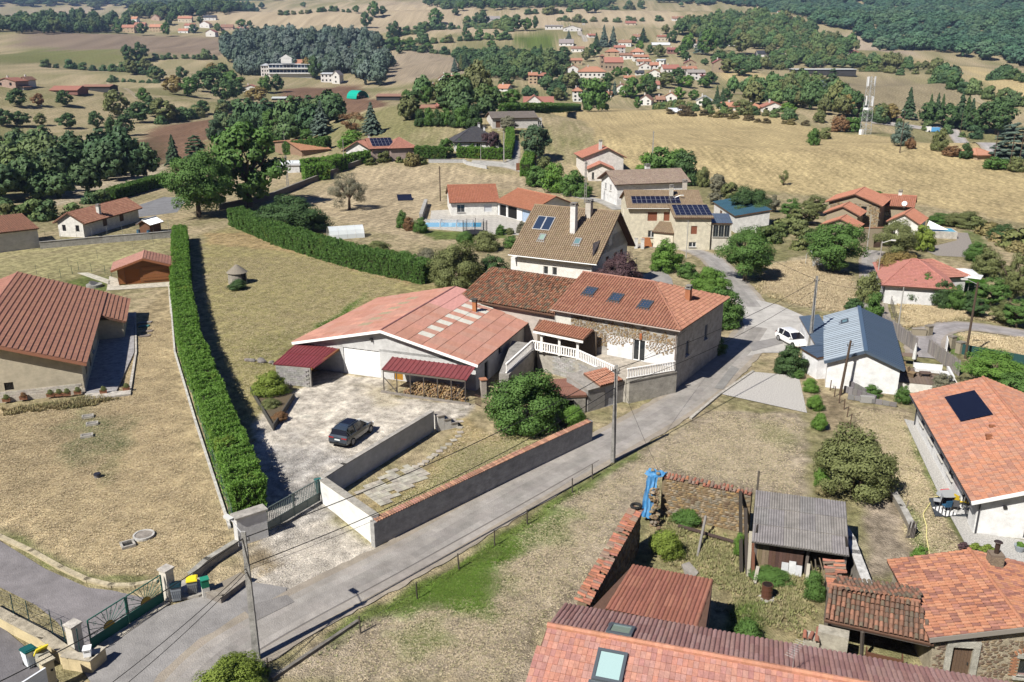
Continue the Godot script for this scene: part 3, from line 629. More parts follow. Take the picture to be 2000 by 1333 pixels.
# ---- roofs ----
func tile_mesh(kind: String) -> ArrayMesh:
	if cache.has(kind): return cache[kind]
	var prof:=[]
	match kind:
		"canal": for i in 6: prof.append(Vector2(-0.44 * cos(PI * i / 5),0.36 * sin(PI * i / 5)))
		"roman": prof=[Vector2(-0.5,0.0),Vector2(-0.46,0.09),Vector2(-0.38,0.02),Vector2(0.05,0.02),Vector2(0.16,0.22),Vector2(0.3,0.28),Vector2(0.42,0.2),Vector2(0.5,0.0)]
		"flat": prof=[Vector2(-0.495,0.0),Vector2(-0.48,0.08),Vector2(0.48,0.08),Vector2(0.495,0.0)]
		"plank": prof=[Vector2(-0.46,0.0),Vector2(-0.46,0.14),Vector2(0.43,0.14),Vector2(0.46,0.1),Vector2(0.46,0.0)]
	var mb:=MB.new(Color.WHITE)
	var h:=0.16 if kind == "roman" or kind == "flat" else 0.13
	for i in prof.size() - 1:
		var a: Vector2=prof[i]
		var b: Vector2=prof[i + 1]
		var t:=0.86 if kind == "canal" else 1.0
		mb.quad(W3(a.x,a.y + h,0.54),W3(b.x,b.y + h,0.54),W3(b.x * t,b.y * t,-0.52),W3(a.x * t,a.y * t,-0.52))
		mb.quad(W3(a.x,maxf(a.y - 0.02,0.0),0.54),W3(b.x,maxf(b.y - 0.02,0.0),0.54),W3(b.x,b.y + h,0.54),W3(a.x,a.y + h,0.54))
	cache[kind]=mb.done()
	return cache[kind]
func sheet_mesh(waves: int,depth: float,trapeze:=false) -> ArrayMesh:
	var key:="s%d_%f_%s" % [waves,depth,trapeze]
	if cache.has(key): return cache[key]
	var mb:=MB.new(Color.WHITE)
	var last:=Vector2(-0.5,0)
	var prof:=[Vector2(-0.5,0)]
	for w in waves:
		for q in ([[0.12,1],[0.34,1],[0.46,0],[1.0,0]] if trapeze else [[0.25,0.85],[0.5,1],[0.75,0.85],[1.0,0]]):
			prof.append(Vector2(-0.5 + (w + q[0]) / waves,q[1] * depth))
	for i in prof.size() - 1:
		var a: Vector2=prof[i]
		var b: Vector2=prof[i + 1]
		var e:=minf(0.05,depth)
		mb.quad(W3(a.x,a.y + e,0.505),W3(b.x,b.y + e,0.505),W3(b.x,b.y,-0.51),W3(a.x,a.y,-0.51))
		mb.quad(W3(a.x,a.y - 0.01,0.505),W3(b.x,b.y - 0.01,0.505),W3(b.x,b.y + e,0.505),W3(a.x,a.y + e,0.505))
	cache[key]=mb.done()
	return cache[key]
# covers one roof plane; a, b: eave left and right seen from outside, c, d: ridge right and left (in the parent's axes)
# o: kind, w, l (pitch of the tiles), pal (colours), parts (how many become parts of their own), sag
func roof_plane(parent: Node3D,a: Vector3,b: Vector3,c: Vector3,d: Vector3,o: Dictionary) -> Node3D:
	var u:=(b - a).normalized()
	var up:=((c + d) * 0.5 - (a + b) * 0.5)
	var n:=u.cross(up).normalized()
	var s:=n.cross(u).normalized()     # up the slope
	var th: float=o.get("thick",0.14)
	var mb:=MB.new(o.get("under",K(0.16,0.09,0.06)))
	var e:=n * -th
	mb.quad(a,b,c,d); mb.quad(b + e,a + e,d + e,c + e)
	mb.quad(a + e,b + e,b,a); mb.quad(b + e,c + e,c,b); mb.quad(c + e,d + e,d,c); mb.quad(d + e,a + e,a,d)
	var slab:=build("roof",mb,M.get(o.get("m","tile")),parent)
	var pal: Array=o.pal
	var kind: String=o.get("kind","roman")
	if kind == "none": return slab
	var w: float=o.get("w",0.28)
	var l: float=o.get("l",0.34)
	var len_:=(d - a).dot(s)
	var rows:=maxi(1,roundi(len_ / l))
	l=len_ / rows
	var xf:=[]
	var cs:=[]
	var mesh:=tile_mesh(kind) if kind in ["canal","roman","flat","plank"] else sheet_mesh(o.get("waves",6),o.get("depth",0.05),kind == "trapeze")
	var sheets:=not kind in ["canal","roman","flat","plank"]
	var jit: float=o.get("jit",0.0)
	var ab:=(b - a).length()
	var cd0:=(d - a).dot(u)
	var cd1:=(c - a).dot(u)
	for r in rows:
		var k:=(r + 0.5) / rows
		var x0:=lerpf(0,cd0,k)
		var x1:=lerpf(ab,cd1,k)
		var cols:=floori(ab / w)
		var pw:=ab / maxi(cols,1)
		for i in cols:
			var x:=(i + 0.5) * pw
			if x < x0 - pw * 0.2 or x > x1 + pw * 0.2: continue
			var p:=a + u * (x + R(-jit,jit) * pw) + s * (l * (r + 0.5 + R(-jit,jit))) + n * (0.01 + (R(0,0.02) if jit > 0 else 0.0))
			var tw:=u.rotated(n,R(-jit,jit) * 0.5) if jit > 0 else u
			var nn:=n
			if o.has("sag"): p += UP * o.sag * (1 - sin(PI * clampf(x / ab,0,1)) * sin(PI * k))
			if sheets: xf.append(Transform3D(Basis(tw * pw,nn * 1.0,nn.cross(tw) * -l * -1.0),p))
			else: xf.append(Transform3D(Basis(tw * pw,nn * w * o.get("rise",1.0),tw.cross(nn) * l),p))
			cs.append([i,r])
	if sheets:
		for i in xf.size(): xf[i].basis.z=(xf[i].basis.x.cross(xf[i].basis.y)).normalized() * l
	var m: Material=M.get(o.get("m","tile"))
	var np: int=o.get("parts",0)
	var order:=range(xf.size())
	if np > 0 and np < xf.size():
		var t:=parent.global_transform if parent.is_inside_tree() else parent.transform
		var ds:={}
		for i in order: ds[i]=EYE.distance_squared_to(t * xf[i].origin)
		order.sort_custom(func(p,q): return ds[p] < ds[q])
	var vars:=[]
	for q in pal.size() * 2:
		var mm: StandardMaterial3D=m.duplicate()
		mm.vertex_color_use_as_albedo=false
		mm.albedo_color=vary(pal[q % pal.size()],o.get("vary",0.09)).linear_to_srgb()
		vars.append(mm)
		if np == 0: break
	var rest:=[]
	var rc:=[]
	var special=o.get("pick")
	for q in order.size():
		var i: int=order[q]
		var alt=special.call(cs[i][0],cs[i][1]) if special else null
		if q < np:
			var mi:=part(o.get("called","roof_tile"),mesh,alt if alt else vars[rng.randi() % vars.size()],slab if o.get("deep",true) else parent)
			mi.transform=xf[i]
		else:
			rest.append(xf[i]); rc.append(vary(pal[rng.randi() % pal.size()],o.get("vary",0.09)))
	if rest.size(): multi(o.get("called_all","roof_tiles"),mesh,m,rest,rc,slab)
	return slab
func ridge(parent: Node3D,a: Vector3,b: Vector3,c: Color,r:=0.13,m:="tile") -> void:
	var mb:=MB.new(c)
	var n:=maxi(2,int(a.distance_to(b) / 0.4))
	for i in n:
		var p:=a.lerp(b,float(i) / n)
		var q:=a.lerp(b,float(i + 1) / n)
		mb.col=vary(c,0.12)
		mb.tube(p,q,r,r * 0.9,7)
	build("ridge_tiles",mb,M[m],parent)

# ---- walls ----
# a wall w wide and h high from o along u, with openings [u0, v0, width, height]; n = u x up points outwards
func wall_face(mb: MB,o: Vector3,u: Vector3,w: float,h: float,holes: Array,rev:=0.18) -> void:
	var n:=u.cross(UP)
	var us:=[0.0,w]
	var vs:=[0.0,h]
	for q in holes:
		us.append_array([q[0],q[0] + q[2]]); vs.append_array([q[1],q[1] + q[3]])
	us.sort(); vs.sort()
	for i in us.size() - 1:
		for j in vs.size() - 1:
			if us[i + 1] - us[i] < 0.001 or vs[j + 1] - vs[j] < 0.001: continue
			var cu: float=(us[i] + us[i + 1]) / 2
			var cv: float=(vs[j] + vs[j + 1]) / 2
			var hole:=false
			for q in holes:
				if cu > q[0] and cu < q[0] + q[2] and cv > q[1] and cv < q[1] + q[3]: hole=true
			if hole: continue
			var up:=UP
			mb.quad(o + u * us[i] + up * vs[j],o + u * us[i + 1] + up * vs[j],o + u * us[i + 1] + up * vs[j + 1],o + u * us[i] + up * vs[j + 1])
	for q in holes:
		var a: Vector3=o + u * q[0] + UP * q[1]
		var b: Vector3=a + u * q[2]
		var c: Vector3=b + UP * q[3]
		var d: Vector3=a + UP * q[3]
		var e:=n * -rev
		mb.quad(a,b,b + e,a + e); mb.quad(b,c,c + e,b + e); mb.quad(c,d,d + e,c + e); mb.quad(d,a,a + e,d + e)
# fills an opening: kind win, shut, door, gar, hole, french
func fill(parent: Node3D,o: Vector3,u: Vector3,q: Array,rev:=0.18) -> void:
	var kind: String=q[4]
	var c: Color=q[5] if q.size() > 5 else K(0.72,0.72,0.72)
	var n:=u.cross(UP)
	var bs:=Basis(u,UP,n)
	var w: float=q[2]
	var h: float=q[3]
	var mid: Vector3=o + u * (q[0] + w / 2) + UP * (q[1] + h / 2) - n * (rev - 0.05)
	if kind == "hole":
		var mb:=B(0.012,0.012,0.012); mb.box(mid - n * 0.05,W3(w,h,0.04),bs)
		build("opening",mb,M.dull,parent); return
	if kind == "win" or kind == "french":
		var f:=MB.new(c)
		var t:=0.06
		f.box(mid + UP * (h / 2 - t / 2),W3(w,t,0.07),bs); f.box(mid - UP * (h / 2 - t / 2),W3(w,t,0.07),bs)
		for s in [-1,1]: f.box(mid + u * s * (w / 2 - t / 2),W3(t,h - 2 * t,0.07),bs)
		if w > 0.75: f.box(mid,W3(0.09,h - 2 * t,0.066),bs)
		var fr:=build("window",f,M.paint,parent)
		for s in ([-1,1] if w > 0.75 else [0]):
			var g:=B(0.02,0.024,0.03)
			g.box(mid + u * s * w / 4 - n * 0.01,W3(w / (2 if s != 0 else 1) - 0.1,h - 0.12,0.02),bs)
			build("pane",g,M.glass,fr)
		if kind == "win":
			var sl:=B(0.6,0.58,0.54); sl.box(o + u * (q[0] + w / 2) + UP * (q[1] - 0.03) + n * 0.04,W3(w + 0.16,0.06,0.24),bs)
			build("sill",sl,M.dull,fr)
		return
	if kind == "bars":
		var f:=B(0.03,0.03,0.035)
		for k in 6: f.box(mid + n * 0.08 + u * w * ((k + 0.5) / 6 - 0.5),W3(0.025,h,0.025),bs)
		var g:=B(0.02,0.02,0.022); g.box(mid - n * 0.02,W3(w,h,0.02),bs)
		build("pane",g,M.glass,build("window",f,M.paint,parent)); return
	if kind == "shut" or kind == "door" or kind == "gar":
		var f:=MB.new(c)
		var rows:=maxi(1,roundi(h / (0.16 if kind == "gar" else 0.12)))
		if kind == "door":
			var cols:=maxi(2,roundi(w / 0.18))
			for i in cols: f.box(mid + u * w * ((i + 0.5) / cols - 0.5) + n * (0.004 * (i % 2)),W3(w / cols - 0.012,h,0.06),bs)
		else:
			for i in rows: f.box(mid + UP * h * ((i + 0.5) / rows - 0.5),W3(w,h / rows - 0.012,0.05),bs)
		var dd:=build({"shut": "shutter","door": "door","gar": "garage_door"}[kind],f,M.wood if kind == "door" else M.paint,parent)
		if kind == "door":
			var k:=B(0.05,0.05,0.05); k.box(mid + u * (w / 2 - 0.12) + n * 0.06,W3(0.04,0.16,0.06),bs)
			build("handle",k,M.metal,dd)
# A house. a, b: ground corners of the front wall, left and right as seen from outside; the house stands behind that line.
# roof: gx ridge along the front, gz ridge across it, hip, hipr, hipl, shed (falls to the front), flat
func house(called: String,label: String,cat: String,a: Vector2,b: Vector2,dep: float,eh: float,rise: float,roof: String,o: Dictionary={},holes: Array=[]) -> Node3D:
	var g: float=o.get("y",gy((a.x + b.x) / 2,(a.y + b.y) / 2))
	var t:=thing(called,label,cat,W3(a.x,g,a.y),yaw_of(a,b),o.get("group",""))
	var w:=a.distance_to(b)
	var wc: Color=o.get("wall",K(0.72,0.7,0.66))
	var wm: Material=M[o.get("wm","plaster")]
	var mb:=MB.new(wc)
	var F:={"f": [Vector3.ZERO,Vector3.RIGHT,w],"r": [W3(w,0,0),Vector3.FORWARD,dep],"l": [W3(0,0,-dep),Vector3.BACK,dep],"b": [W3(w,0,-dep),Vector3.LEFT,w]}
	var rp: float=o.get("rp",0.5)
	for k in F:
		var f: Array=F[k]
		var hs:=holes.filter(func(q): return q[0] == k).map(func(q): return q.slice(1))
		var h:=eh
		if roof == "shed" and k == "b": h=eh + rise
		wall_face(mb,f[0] - UP * 0.6,f[1],f[2],h + 0.6,hs.map(func(q): return [q[0],q[1] + 0.6,q[2],q[3]]))
		for q in hs: fill(t,f[0],f[1],q)
		var T: Vector3=f[0] + UP * eh
		if (roof == "gx" and k in "lr") or (roof == "gz" and k in "fb") or (roof == "hipr" and k == "l") or (roof == "hipl" and k == "r"):
			var m:=(1 - rp if k in "lb" else rp)
			mb.tri(T,T + f[1] * f[2],T + f[1] * f[2] * m + UP * rise)
		if roof == "shed" and k in "lr":
			if k == "l": mb.tri(T,T + f[1] * f[2],T + UP * rise)
			else: mb.tri(T,T + f[1] * f[2],T + f[1] * f[2] + UP * rise)
	build("wall",mb,wm,t)
	if o.has("trim"):
		var q:=MB.new(o.trim)
		for k in F: q.box(F[k][0] + F[k][1] * F[k][2] / 2 + F[k][1].cross(UP) * 0.02 + UP * 0.2,W3(F[k][2] + 0.04,0.5,0.05),Basis(F[k][1],UP,F[k][1].cross(UP)))
		build("plinth",q,M.dull,t)
	var ro: Dictionary=o.get("roof",{})
	if not ro.has("pal"): ro.pal=[K(0.36,0.13,0.07)]
	var ov: float=o.get("ov",0.4)
	var og: float=o.get("og",0.25)
	var Y:=UP
	var lift:=0.12
	if roof == "gx" or roof == "hip" or roof == "hipr" or roof == "hipl":
		var sl:=rise / (dep * rp)
		var sb:=rise / (dep * (1 - rp))
		var il:=0.0
		var ir:=0.0
		if roof in ["hip","hipl"]: il=o.get("run",minf(dep * 0.5,w * 0.48))
		if roof in ["hip","hipr"]: ir=o.get("run",minf(dep * 0.5,w * 0.48))
		var gl:=ov if il > 0 else og
		var gr:=ov if ir > 0 else og
		var zr:=-dep * rp
		var yr:=eh + rise + lift
		var A:=W3(-gl,eh - ov * sl + lift,ov)
		var B:=W3(w + gr,A.y,ov)
		var C:=W3(w + gr,yr,zr) if ir == 0 else W3(w - ir,yr,zr)
		var D:=W3(-gl,yr,zr) if il == 0 else W3(il,yr,zr)
		var A2:=W3(w + gr,eh - ov * sb + lift,-dep - ov)
		var B2:=W3(-gl,A2.y,-dep - ov)
		roof_plane(t,A,B,C,D,ro)
		var rb:=ro.duplicate(); rb.parts=0
		if o.get("back",true): roof_plane(t,A2,B2,D,C,rb)
		if ir > 0: roof_plane(t,B,A2,C,C,rb); ridge(t,B + Y * 0.06,C + Y * 0.06,ro.pal[0],0.11)
		if il > 0: roof_plane(t,B2,A,D,D,rb); ridge(t,A + Y * 0.06,D + Y * 0.06,ro.pal[0],0.11)
		if o.get("ridge",true): ridge(t,D + Y * 0.05,C + Y * 0.05,ro.get("rc",ro.pal[0]))
		if o.has("gutter"):
			var q:=MB.new(o.gutter); q.tube(A + W3(0,-0.06,0.06),B + W3(0,-0.06,0.06),0.07,0.07,6)
			q.tube(W3(w - 0.1,0,0.08),W3(w - 0.1,eh,0.08),0.045,0.045,6)
			build("gutter",q,M.paint,t)
		t.set_meta("f",[A,B,C,D])
	elif roof == "gz":
		var sl:=rise / (w * rp)
		var sr:=rise / (w * (1 - rp))
		var yr:=eh + rise + lift
		var L0:=W3(-ov,eh - ov * sl + lift,-dep - og)
		var L1:=W3(-ov,L0.y,og)
		var P1:=W3(w * rp,yr,og)
		var P0:=W3(w * rp,yr,-dep - og)
		var R1:=W3(w + ov,eh - ov * sr + lift,og)
		var R0:=W3(w + ov,R1.y,-dep - og)
		roof_plane(t,L0,L1,P1,P0,ro)
		var rb: Dictionary=o.get("roof2",ro)
		roof_plane(t,R1,R0,P0,P1,rb)
		if o.get("ridge",true): ridge(t,P0 + Y * 0.05,P1 + Y * 0.05,ro.get("rc",ro.pal[0]))
		if o.has("fascia"):
			var q:=MB.new(o.fascia)
			q.bar(L1 + W3(0,-0.08,0.04),P1 + W3(0,-0.08,0.04),0.05,0.26,UP); q.bar(P1 + W3(0,-0.08,0.04),R1 + W3(0,-0.08,0.04),0.05,0.26,UP)
			build("bargeboard",q,M.paint,t)
		t.set_meta("f",[L0,L1,P1,P0]); t.set_meta("f2",[R1,R0,P0,P1])
	elif roof == "shed":
		var sl:=rise / dep
		var A:=W3(-og,eh - ov * sl + lift,ov)
		var B:=W3(w + og,A.y,ov)
		var C:=W3(w + og,eh + rise + og * sl + lift,-dep - og)
		var D:=W3(-og,C.y,-dep - og)
		roof_plane(t,A,B,C,D,ro)
		t.set_meta("f",[A,B,C,D])
	elif roof == "flat":
		var q:=MB.new(ro.pal[0]); q.box(W3(w / 2,eh + 0.1,-dep / 2),W3(w + 2 * ov,0.25,dep + 2 * ov)); build("roof",q,M.dull,t)
	for c in o.get("chim",[]): chimney(t,W3(c[0],c[1],c[2]),c[3],c[4],c[5] if c.size() > 5 else K(0.6,0.58,0.55))
	return t
func chimney(t: Node3D,p: Vector3,h: float,w: float,c: Color) -> void:
	var q:=MB.new(c)
	q.box(p + UP * (h / 2 - 0.4),W3(w,h + 0.8,w * 1.15))
	var s:=build("chimney",q,M.plaster,t)
	q=B(0.34,0.32,0.3)
	q.box(p + UP * (h + 0.06),W3(w * 1.25,0.08,w * 1.4))
	q.box(p + UP * (h + 0.34),W3(w * 1.1,0.07,w * 1.25))
	for i in [-1,1]:
		for j in [-1,1]: q.box(p + W3(i * w * 0.45,h + 0.2,j * w * 0.5),W3(w * 0.14,0.24,w * 0.14))
	build("chimney_cap",q,M.concrete,s)
# a point on the first roof plane of a house: x metres along the eave, y metres up the slope
func on_roof(t: Node3D,x: float,y: float,key:="f") -> Transform3D:
	var f: Array=t.get_meta(key)
	var u: Vector3=(f[1] - f[0]).normalized()
	var n:=u.cross((f[2] + f[3] - f[0] - f[1]) * 0.5).normalized()
	var s:=n.cross(u)
	return Transform3D(Basis(u,n,-s),f[0] + u * x + s * y)
func skylight(t: Node3D,x: float,y: float,w: float,h: float,glass:=K(0.03,0.05,0.08),frame:=K(0.08,0.09,0.1),key:="f") -> void:
	var f:=MB.new(frame)
	for s in [-1,1]:
		f.box(W3(s * (w / 2 - 0.07),0.1,0),W3(0.14,0.2,h)); f.box(W3(0,0.1,s * (h / 2 - 0.07)),W3(w - 0.28,0.2,0.14))
	f.box(W3(0,0.02,h / 2 + 0.12),W3(w + 0.2,0.1,0.3))
	var o:=build("roof_window",f,M.metal,t)
	o.transform=on_roof(t,x,y,key)
	var g:=MB.new(glass); g.box(W3(0,0.14,0),W3(w - 0.28,0.03,h - 0.28)); build("pane",g,M.glass,o)
func solar(t: Node3D,x: float,y: float,nx: int,ny: int,w: float,h: float,key:="f",fr:=K(0.3,0.3,0.32)) -> void:
	for i in nx:
		for j in ny:
			var q:=MB.new(fr); q.box(W3(0,0.14,0),W3(w - 0.02,0.05,h - 0.02))
			var o:=build("solar_panel",q,M.metal,t)
			o.transform=on_roof(t,x + (i + 0.5) * w,y + (j + 0.5) * h,key)
			var g:=B(0.012,0.014,0.028); g.box(W3(0,0.17,0),W3(w - 0.08,0.02,h - 0.08)); build("cells",g,M.panel,o)


# ---- plants ----
func leaf(mb: MB,p: Vector3,n: Vector3,r: float,lng:=1.4,dirv:=Vector3.ZERO) -> void:
	var t:=dirv if dirv != Vector3.ZERO else W3(R(-1,1),R(-1,1),R(-1,1))
	var x:=n.cross(t).normalized()
	var y:=x.cross(n).normalized() if dirv == Vector3.ZERO else t.normalized()
	x *= r * 0.5; y *= r * lng * 0.5
	var f:=n * r * 0.12
	mb.tri(p - y,p + x - f,p + y); mb.tri(p - y,p + y,p - x - f)
# crown in a unit box: width 1, height 1, foot at y = 0
func crown(kind: String,n: int,size: float,sd: int) -> ArrayMesh:
	rng.seed=7000 + sd
	var mb:=MB.new()
	match kind:
		"spruce","cedar":
			var lv:=15 if kind == "spruce" else 9
			for i in lv:
				var k:=float(i) / lv
				var y:=0.06 + 0.92 * k
				var rad: float=(0.5 * (1 - k) + 0.02) if kind == "spruce" else 0.5 * sqrt(maxf(0.02,1 - pow(k,1.6)))
				var br:=int(lerpf(11,5,k))
				for b in br:
					var a:=TAU * (b + R(-0.3,0.3)) / br + i
					var rr:=rad * R(0.72,1.08)
					var dr:=R(0.05,0.13) if kind == "spruce" else R(-0.05,0.06)
					var m:=maxi(3,int(n * rr * 2.2 / (lv * 8)))
					for q in m:
						var f:=sqrt(R(0.04,1))
						var w:=rr * 0.28 * (1.15 - f)
						var p:=W3(cos(a) * rr * f,y - dr * f + R(-0.015,0.02),sin(a) * rr * f) + W3(-sin(a),0,cos(a)) * R(-w,w) * 1.6
						mb.col=Color.WHITE * R(0.7,1.25)
						leaf(mb,p,W3(cos(a) * 0.5,1,sin(a) * 0.5) + W3(R(-0.4,0.4),R(-0.3,0.3),R(-0.4,0.4)),size * R(0.8,1.3),1.9,W3(cos(a),-0.35,sin(a)))
		_:
			var lobes:=[]
			var nl:={"broad": 46,"bush": 26,"poplar": 30,"loose": 22,"dome": 70}[kind] as int
			for i in nl:
				var c:=Vector3.ZERO
				for k in 30:
					c=W3(R(-1,1),R(-1,1),R(-1,1))
					var l:=c.length()
					if l < 1 and l > 0.45: break
				if kind in ["bush","dome"]: c.y=absf(c.y) * 1.0 - 0.1
				var r:=R(0.07,0.16)
				match kind:
					"poplar": c=W3(c.x * 0.3,0.5 + c.y * 0.44,c.z * 0.3) ; r=R(0.14,0.22); c.x *= 1 - absf(c.y - 0.4)
					"bush": c=W3(c.x * 0.34,0.12 + c.y * 0.6,c.z * 0.34); r=R(0.14,0.22)
					"dome": c=W3(c.x * 0.4,0.1 + c.y * 0.72,c.z * 0.4); r=R(0.09,0.16)
					"loose": c=W3(c.x * 0.37,0.56 + c.y * 0.36,c.z * 0.37); r=R(0.08,0.15)
					_: c=W3(c.x * 0.38,0.54 + c.y * 0.4,c.z * 0.38) * W3(1 - 0.25 * maxf(c.y,0),1,1 - 0.25 * maxf(c.y,0))
				lobes.append([c,r,R(0.78,1.22)])
			var mid:=W3(0,0.45,0)
			for i in n:
				var l: Array=lobes[rng.randi() % nl]
				var d:=W3(R(-1,1),R(-0.75,1),R(-1,1)).normalized()
				var p: Vector3=l[0] + d * l[1] * pow(R(0.15,1.0),0.4) * W3(1,0.85,1)
				if p.y < 0.0: p.y=R(0,0.05)
				var out:=(d + (p - mid).normalized() * 0.6 + W3(R(-0.7,0.7),R(-0.5,0.8),R(-0.7,0.7))).normalized()
				mb.col=Color.WHITE * l[2] * R(0.75,1.3)
				leaf(mb,p,out,size * R(0.7,1.3))
	# fill the unit box
	var ar:=mb.done().surface_get_arrays(0)
	var vs: PackedVector3Array=ar[Mesh.ARRAY_VERTEX]
	var lo:=vs[0]
	var hi:=vs[0]
	for p in vs: lo=lo.min(p); hi=hi.max(p)
	var y0:=0.07 if kind in ["broad","loose"] else 0.0
	for i in vs.size():
		var p:=(vs[i] - lo) / (hi - lo)
		vs[i]=W3(p.x - 0.5,y0 + p.y * (1 - y0),p.z - 0.5)
	ar[Mesh.ARRAY_VERTEX]=vs
	var m:=ArrayMesh.new()
	m.add_surface_from_arrays(Mesh.PRIMITIVE_TRIANGLES,ar)
	return m
func trunk(kind: String) -> ArrayMesh:
	if cache.has("trunk" + kind): return cache["trunk" + kind]
	var mb:=B(0.16,0.12,0.09)
	rng.seed=99
	if kind in ["spruce","poplar","cedar"]: mb.tube(W3(0,-0.03,0),W3(0,0.93,0),0.03,0.005,7)
	elif kind == "bush" or kind == "dome":
		for i in 6: mb.tube(W3(0,-0.03,0),W3(cos(i) * 0.2,R(0.3,0.55),sin(i) * 0.2),0.018,0.006,5)
	else:
		mb.tube(W3(0,-0.03,0),W3(0.01,0.36,0),0.04,0.028,8)
		for i in 7:
			var a:=i * 2.4
			var p:=W3(0.01,R(0.26,0.38),0)
			var q:=W3(cos(a) * 0.17,R(0.48,0.62),sin(a) * 0.17)
			mb.tube(p,q,0.02,0.012,6); mb.tube(q,q + W3(cos(a + 0.6) * 0.14,R(0.1,0.25),sin(a + 0.6) * 0.14),0.012,0.004,5)
			mb.tube(q,q + W3(cos(a - 0.7) * 0.12,R(0.08,0.2),sin(a - 0.7) * 0.12),0.009,0.003,5)
	cache["trunk" + kind]=mb.done()
	return cache["trunk" + kind]
var spots:=0
func crown_of(kind: String,lod: int,v: int) -> ArrayMesh:
	var key:="%s%d%d" % [kind,lod,v]
	if not cache.has(key):
		var k: int={"loose": 0.45,"poplar": 0.8}.get(kind,1.0) * [2400,5200,14000,26000][lod]
		var s: float=[0.058,0.04,0.0245,0.0175][lod] * {"spruce": 1.1,"cedar": 1.2,"loose": 0.75}.get(kind,1.0)
		if kind == "spruce" or kind == "cedar": k=int(k * 2.2)
		cache[key]=crown(kind,k,s,hash(key) % 1000)
	return cache[key]
# a tree at p, w wide and h high
func tree(called: String,label: String,p: Vector2,w: float,h: float,kind: String,tint: String,group:="",lod:=-1) -> Node3D:
	spots += 1
	var t:=thing(called,label,"bush" if kind in ["bush","dome"] and h < 4 else "tree",at(p),spots * 2.1,group)
	var d:=EYE.distance_to(t.position)
	if d > 330: w *= 1.05; h *= 1.05
	if lod < 0: lod=0 if d > 330 else 1 if d > 190 else 2
	if lod == 2 and w > 6: lod=3
	var vs:=2 if lod < 2 else 1
	var c:=part("crown",crown_of(kind,lod,spots % vs),M["leaf_" + tint],t)
	c.scale=W3(w,h,w)
	if d < 450:
		var k:=part("trunk",trunk(kind),M.bark,t)
		k.scale=W3(h,h,h) if not kind in ["bush","dome"] else W3(w,h,w)
	return t
# a clipped hedge along a line: a dark core of twigs and a coat of small sprays
func hedge(called: String,label: String,pts: Array,w: float,h: float,tint: String,leafsize:=0.2,dens:=70.0,rough:=0.12) -> Node3D:
	var o: Vector2=pts[0]
	var t:=thing(called,label,"hedge",at(o))
	var core:=B(0.035,0.045,0.015)
	var xf:=[]
	var cs:=[]
	for i in pts.size() - 1:
		var a: Vector2=pts[i]
		var b: Vector2=pts[i + 1]
		var l:=a.distance_to(b)
		var u:=W3(b.x - a.x,0,b.y - a.y) / l
		var s:=W3(-u.z,0,u.x)
		var pa:=at(a) - t.position
		var pb:=at(b) - t.position
		core.bar(pa + UP * (h * 0.47),pb + UP * (h * 0.47),w - 0.35,h * 0.9)
		for q in int(l * (2 * h + w) * dens * 0.035 / (leafsize * leafsize)):
			var f:=R(0,1)
			var p:=pa.lerp(pb,f)
			var e:=R(0,2 * h + w)
			var n:=UP
			var bulge:=1.0 + nz2.get_noise_2d(p.x * 2.2 + t.position.x,p.z * 2.2 + e) * rough * 2.0
			if e < h: n=s; p += s * w * 0.5 * bulge + UP * e
			elif e < 2 * h: n=-s; p += -s * w * 0.5 * bulge + UP * (e - h)
			else: p += s * (e - 2 * h - w / 2) + UP * h * (1 + (bulge - 1) * 0.7)
			p += n * R(-0.18,0.1)
			n=(n + W3(R(-0.8,0.8),R(-0.3,0.9),R(-0.8,0.8))).normalized()
			var x:=n.cross(W3(R(-1,1),R(-1,1),R(-1,1))).normalized()
			var sc:=leafsize * R(0.7,1.4)
			xf.append(Transform3D(Basis(x,n.cross(x),n).scaled(Vector3.ONE * sc),p))
			cs.append((Color.WHITE * R(0.7,1.3)).lerp(Color(2.0,1.0,0.8),clampf(nz2.get_noise_2d(p.x * 0.6 + 40,p.y + p.z * 0.6) * 1.6 - 0.55,0,0.5)))
	for e in [0,pts.size() - 1]:
		var a: Vector2=pts[e]
		var pb: Vector2=pts[1 if e == 0 else e - 1]
		var u:=(a - pb).normalized()
		for q in int(w * h * dens * 0.035 / (leafsize * leafsize)):
			var n:=W3(u.x,R(-0.3,0.9),u.y).normalized().rotated(UP,R(-0.7,0.7))
			var x:=n.cross(W3(R(-1,1),R(-1,1),R(-1,1))).normalized()
			xf.append(Transform3D(Basis(x,n.cross(x),n).scaled(Vector3.ONE * leafsize * R(0.7,1.4)),at(a,R(0,h)) - t.position + W3(u.x,0,u.y) * R(-0.1,0.12) + W3(-u.y,0,u.x) * R(-0.5,0.5) * w))
			cs.append(Color.WHITE * R(0.7,1.3))
	build("twigs",core,M.dull,t)
	if not cache.has("spray"):
		var mb:=MB.new(Color.WHITE)
		for k in 5:
			var a:=k * 1.3 - 2.6
			mb.tri(Vector3.ZERO,W3(cos(a) * 0.6 - sin(a) * 0.13,sin(a) * 0.6 + cos(a) * 0.13,0.1 * k - 0.2),W3(cos(a) * 0.6 + sin(a) * 0.13,sin(a) * 0.6 - cos(a) * 0.13,0.2))
			mb.tri(Vector3.ZERO,W3(cos(a) * 0.3,sin(a) * 0.3,0.5),W3(cos(a + 0.6) * 0.4,sin(a + 0.6) * 0.4,0.35))
		cache.spray=mb.done()
	multi("foliage",cache.spray,M["leaf_" + tint],xf,cs,t)
	return t
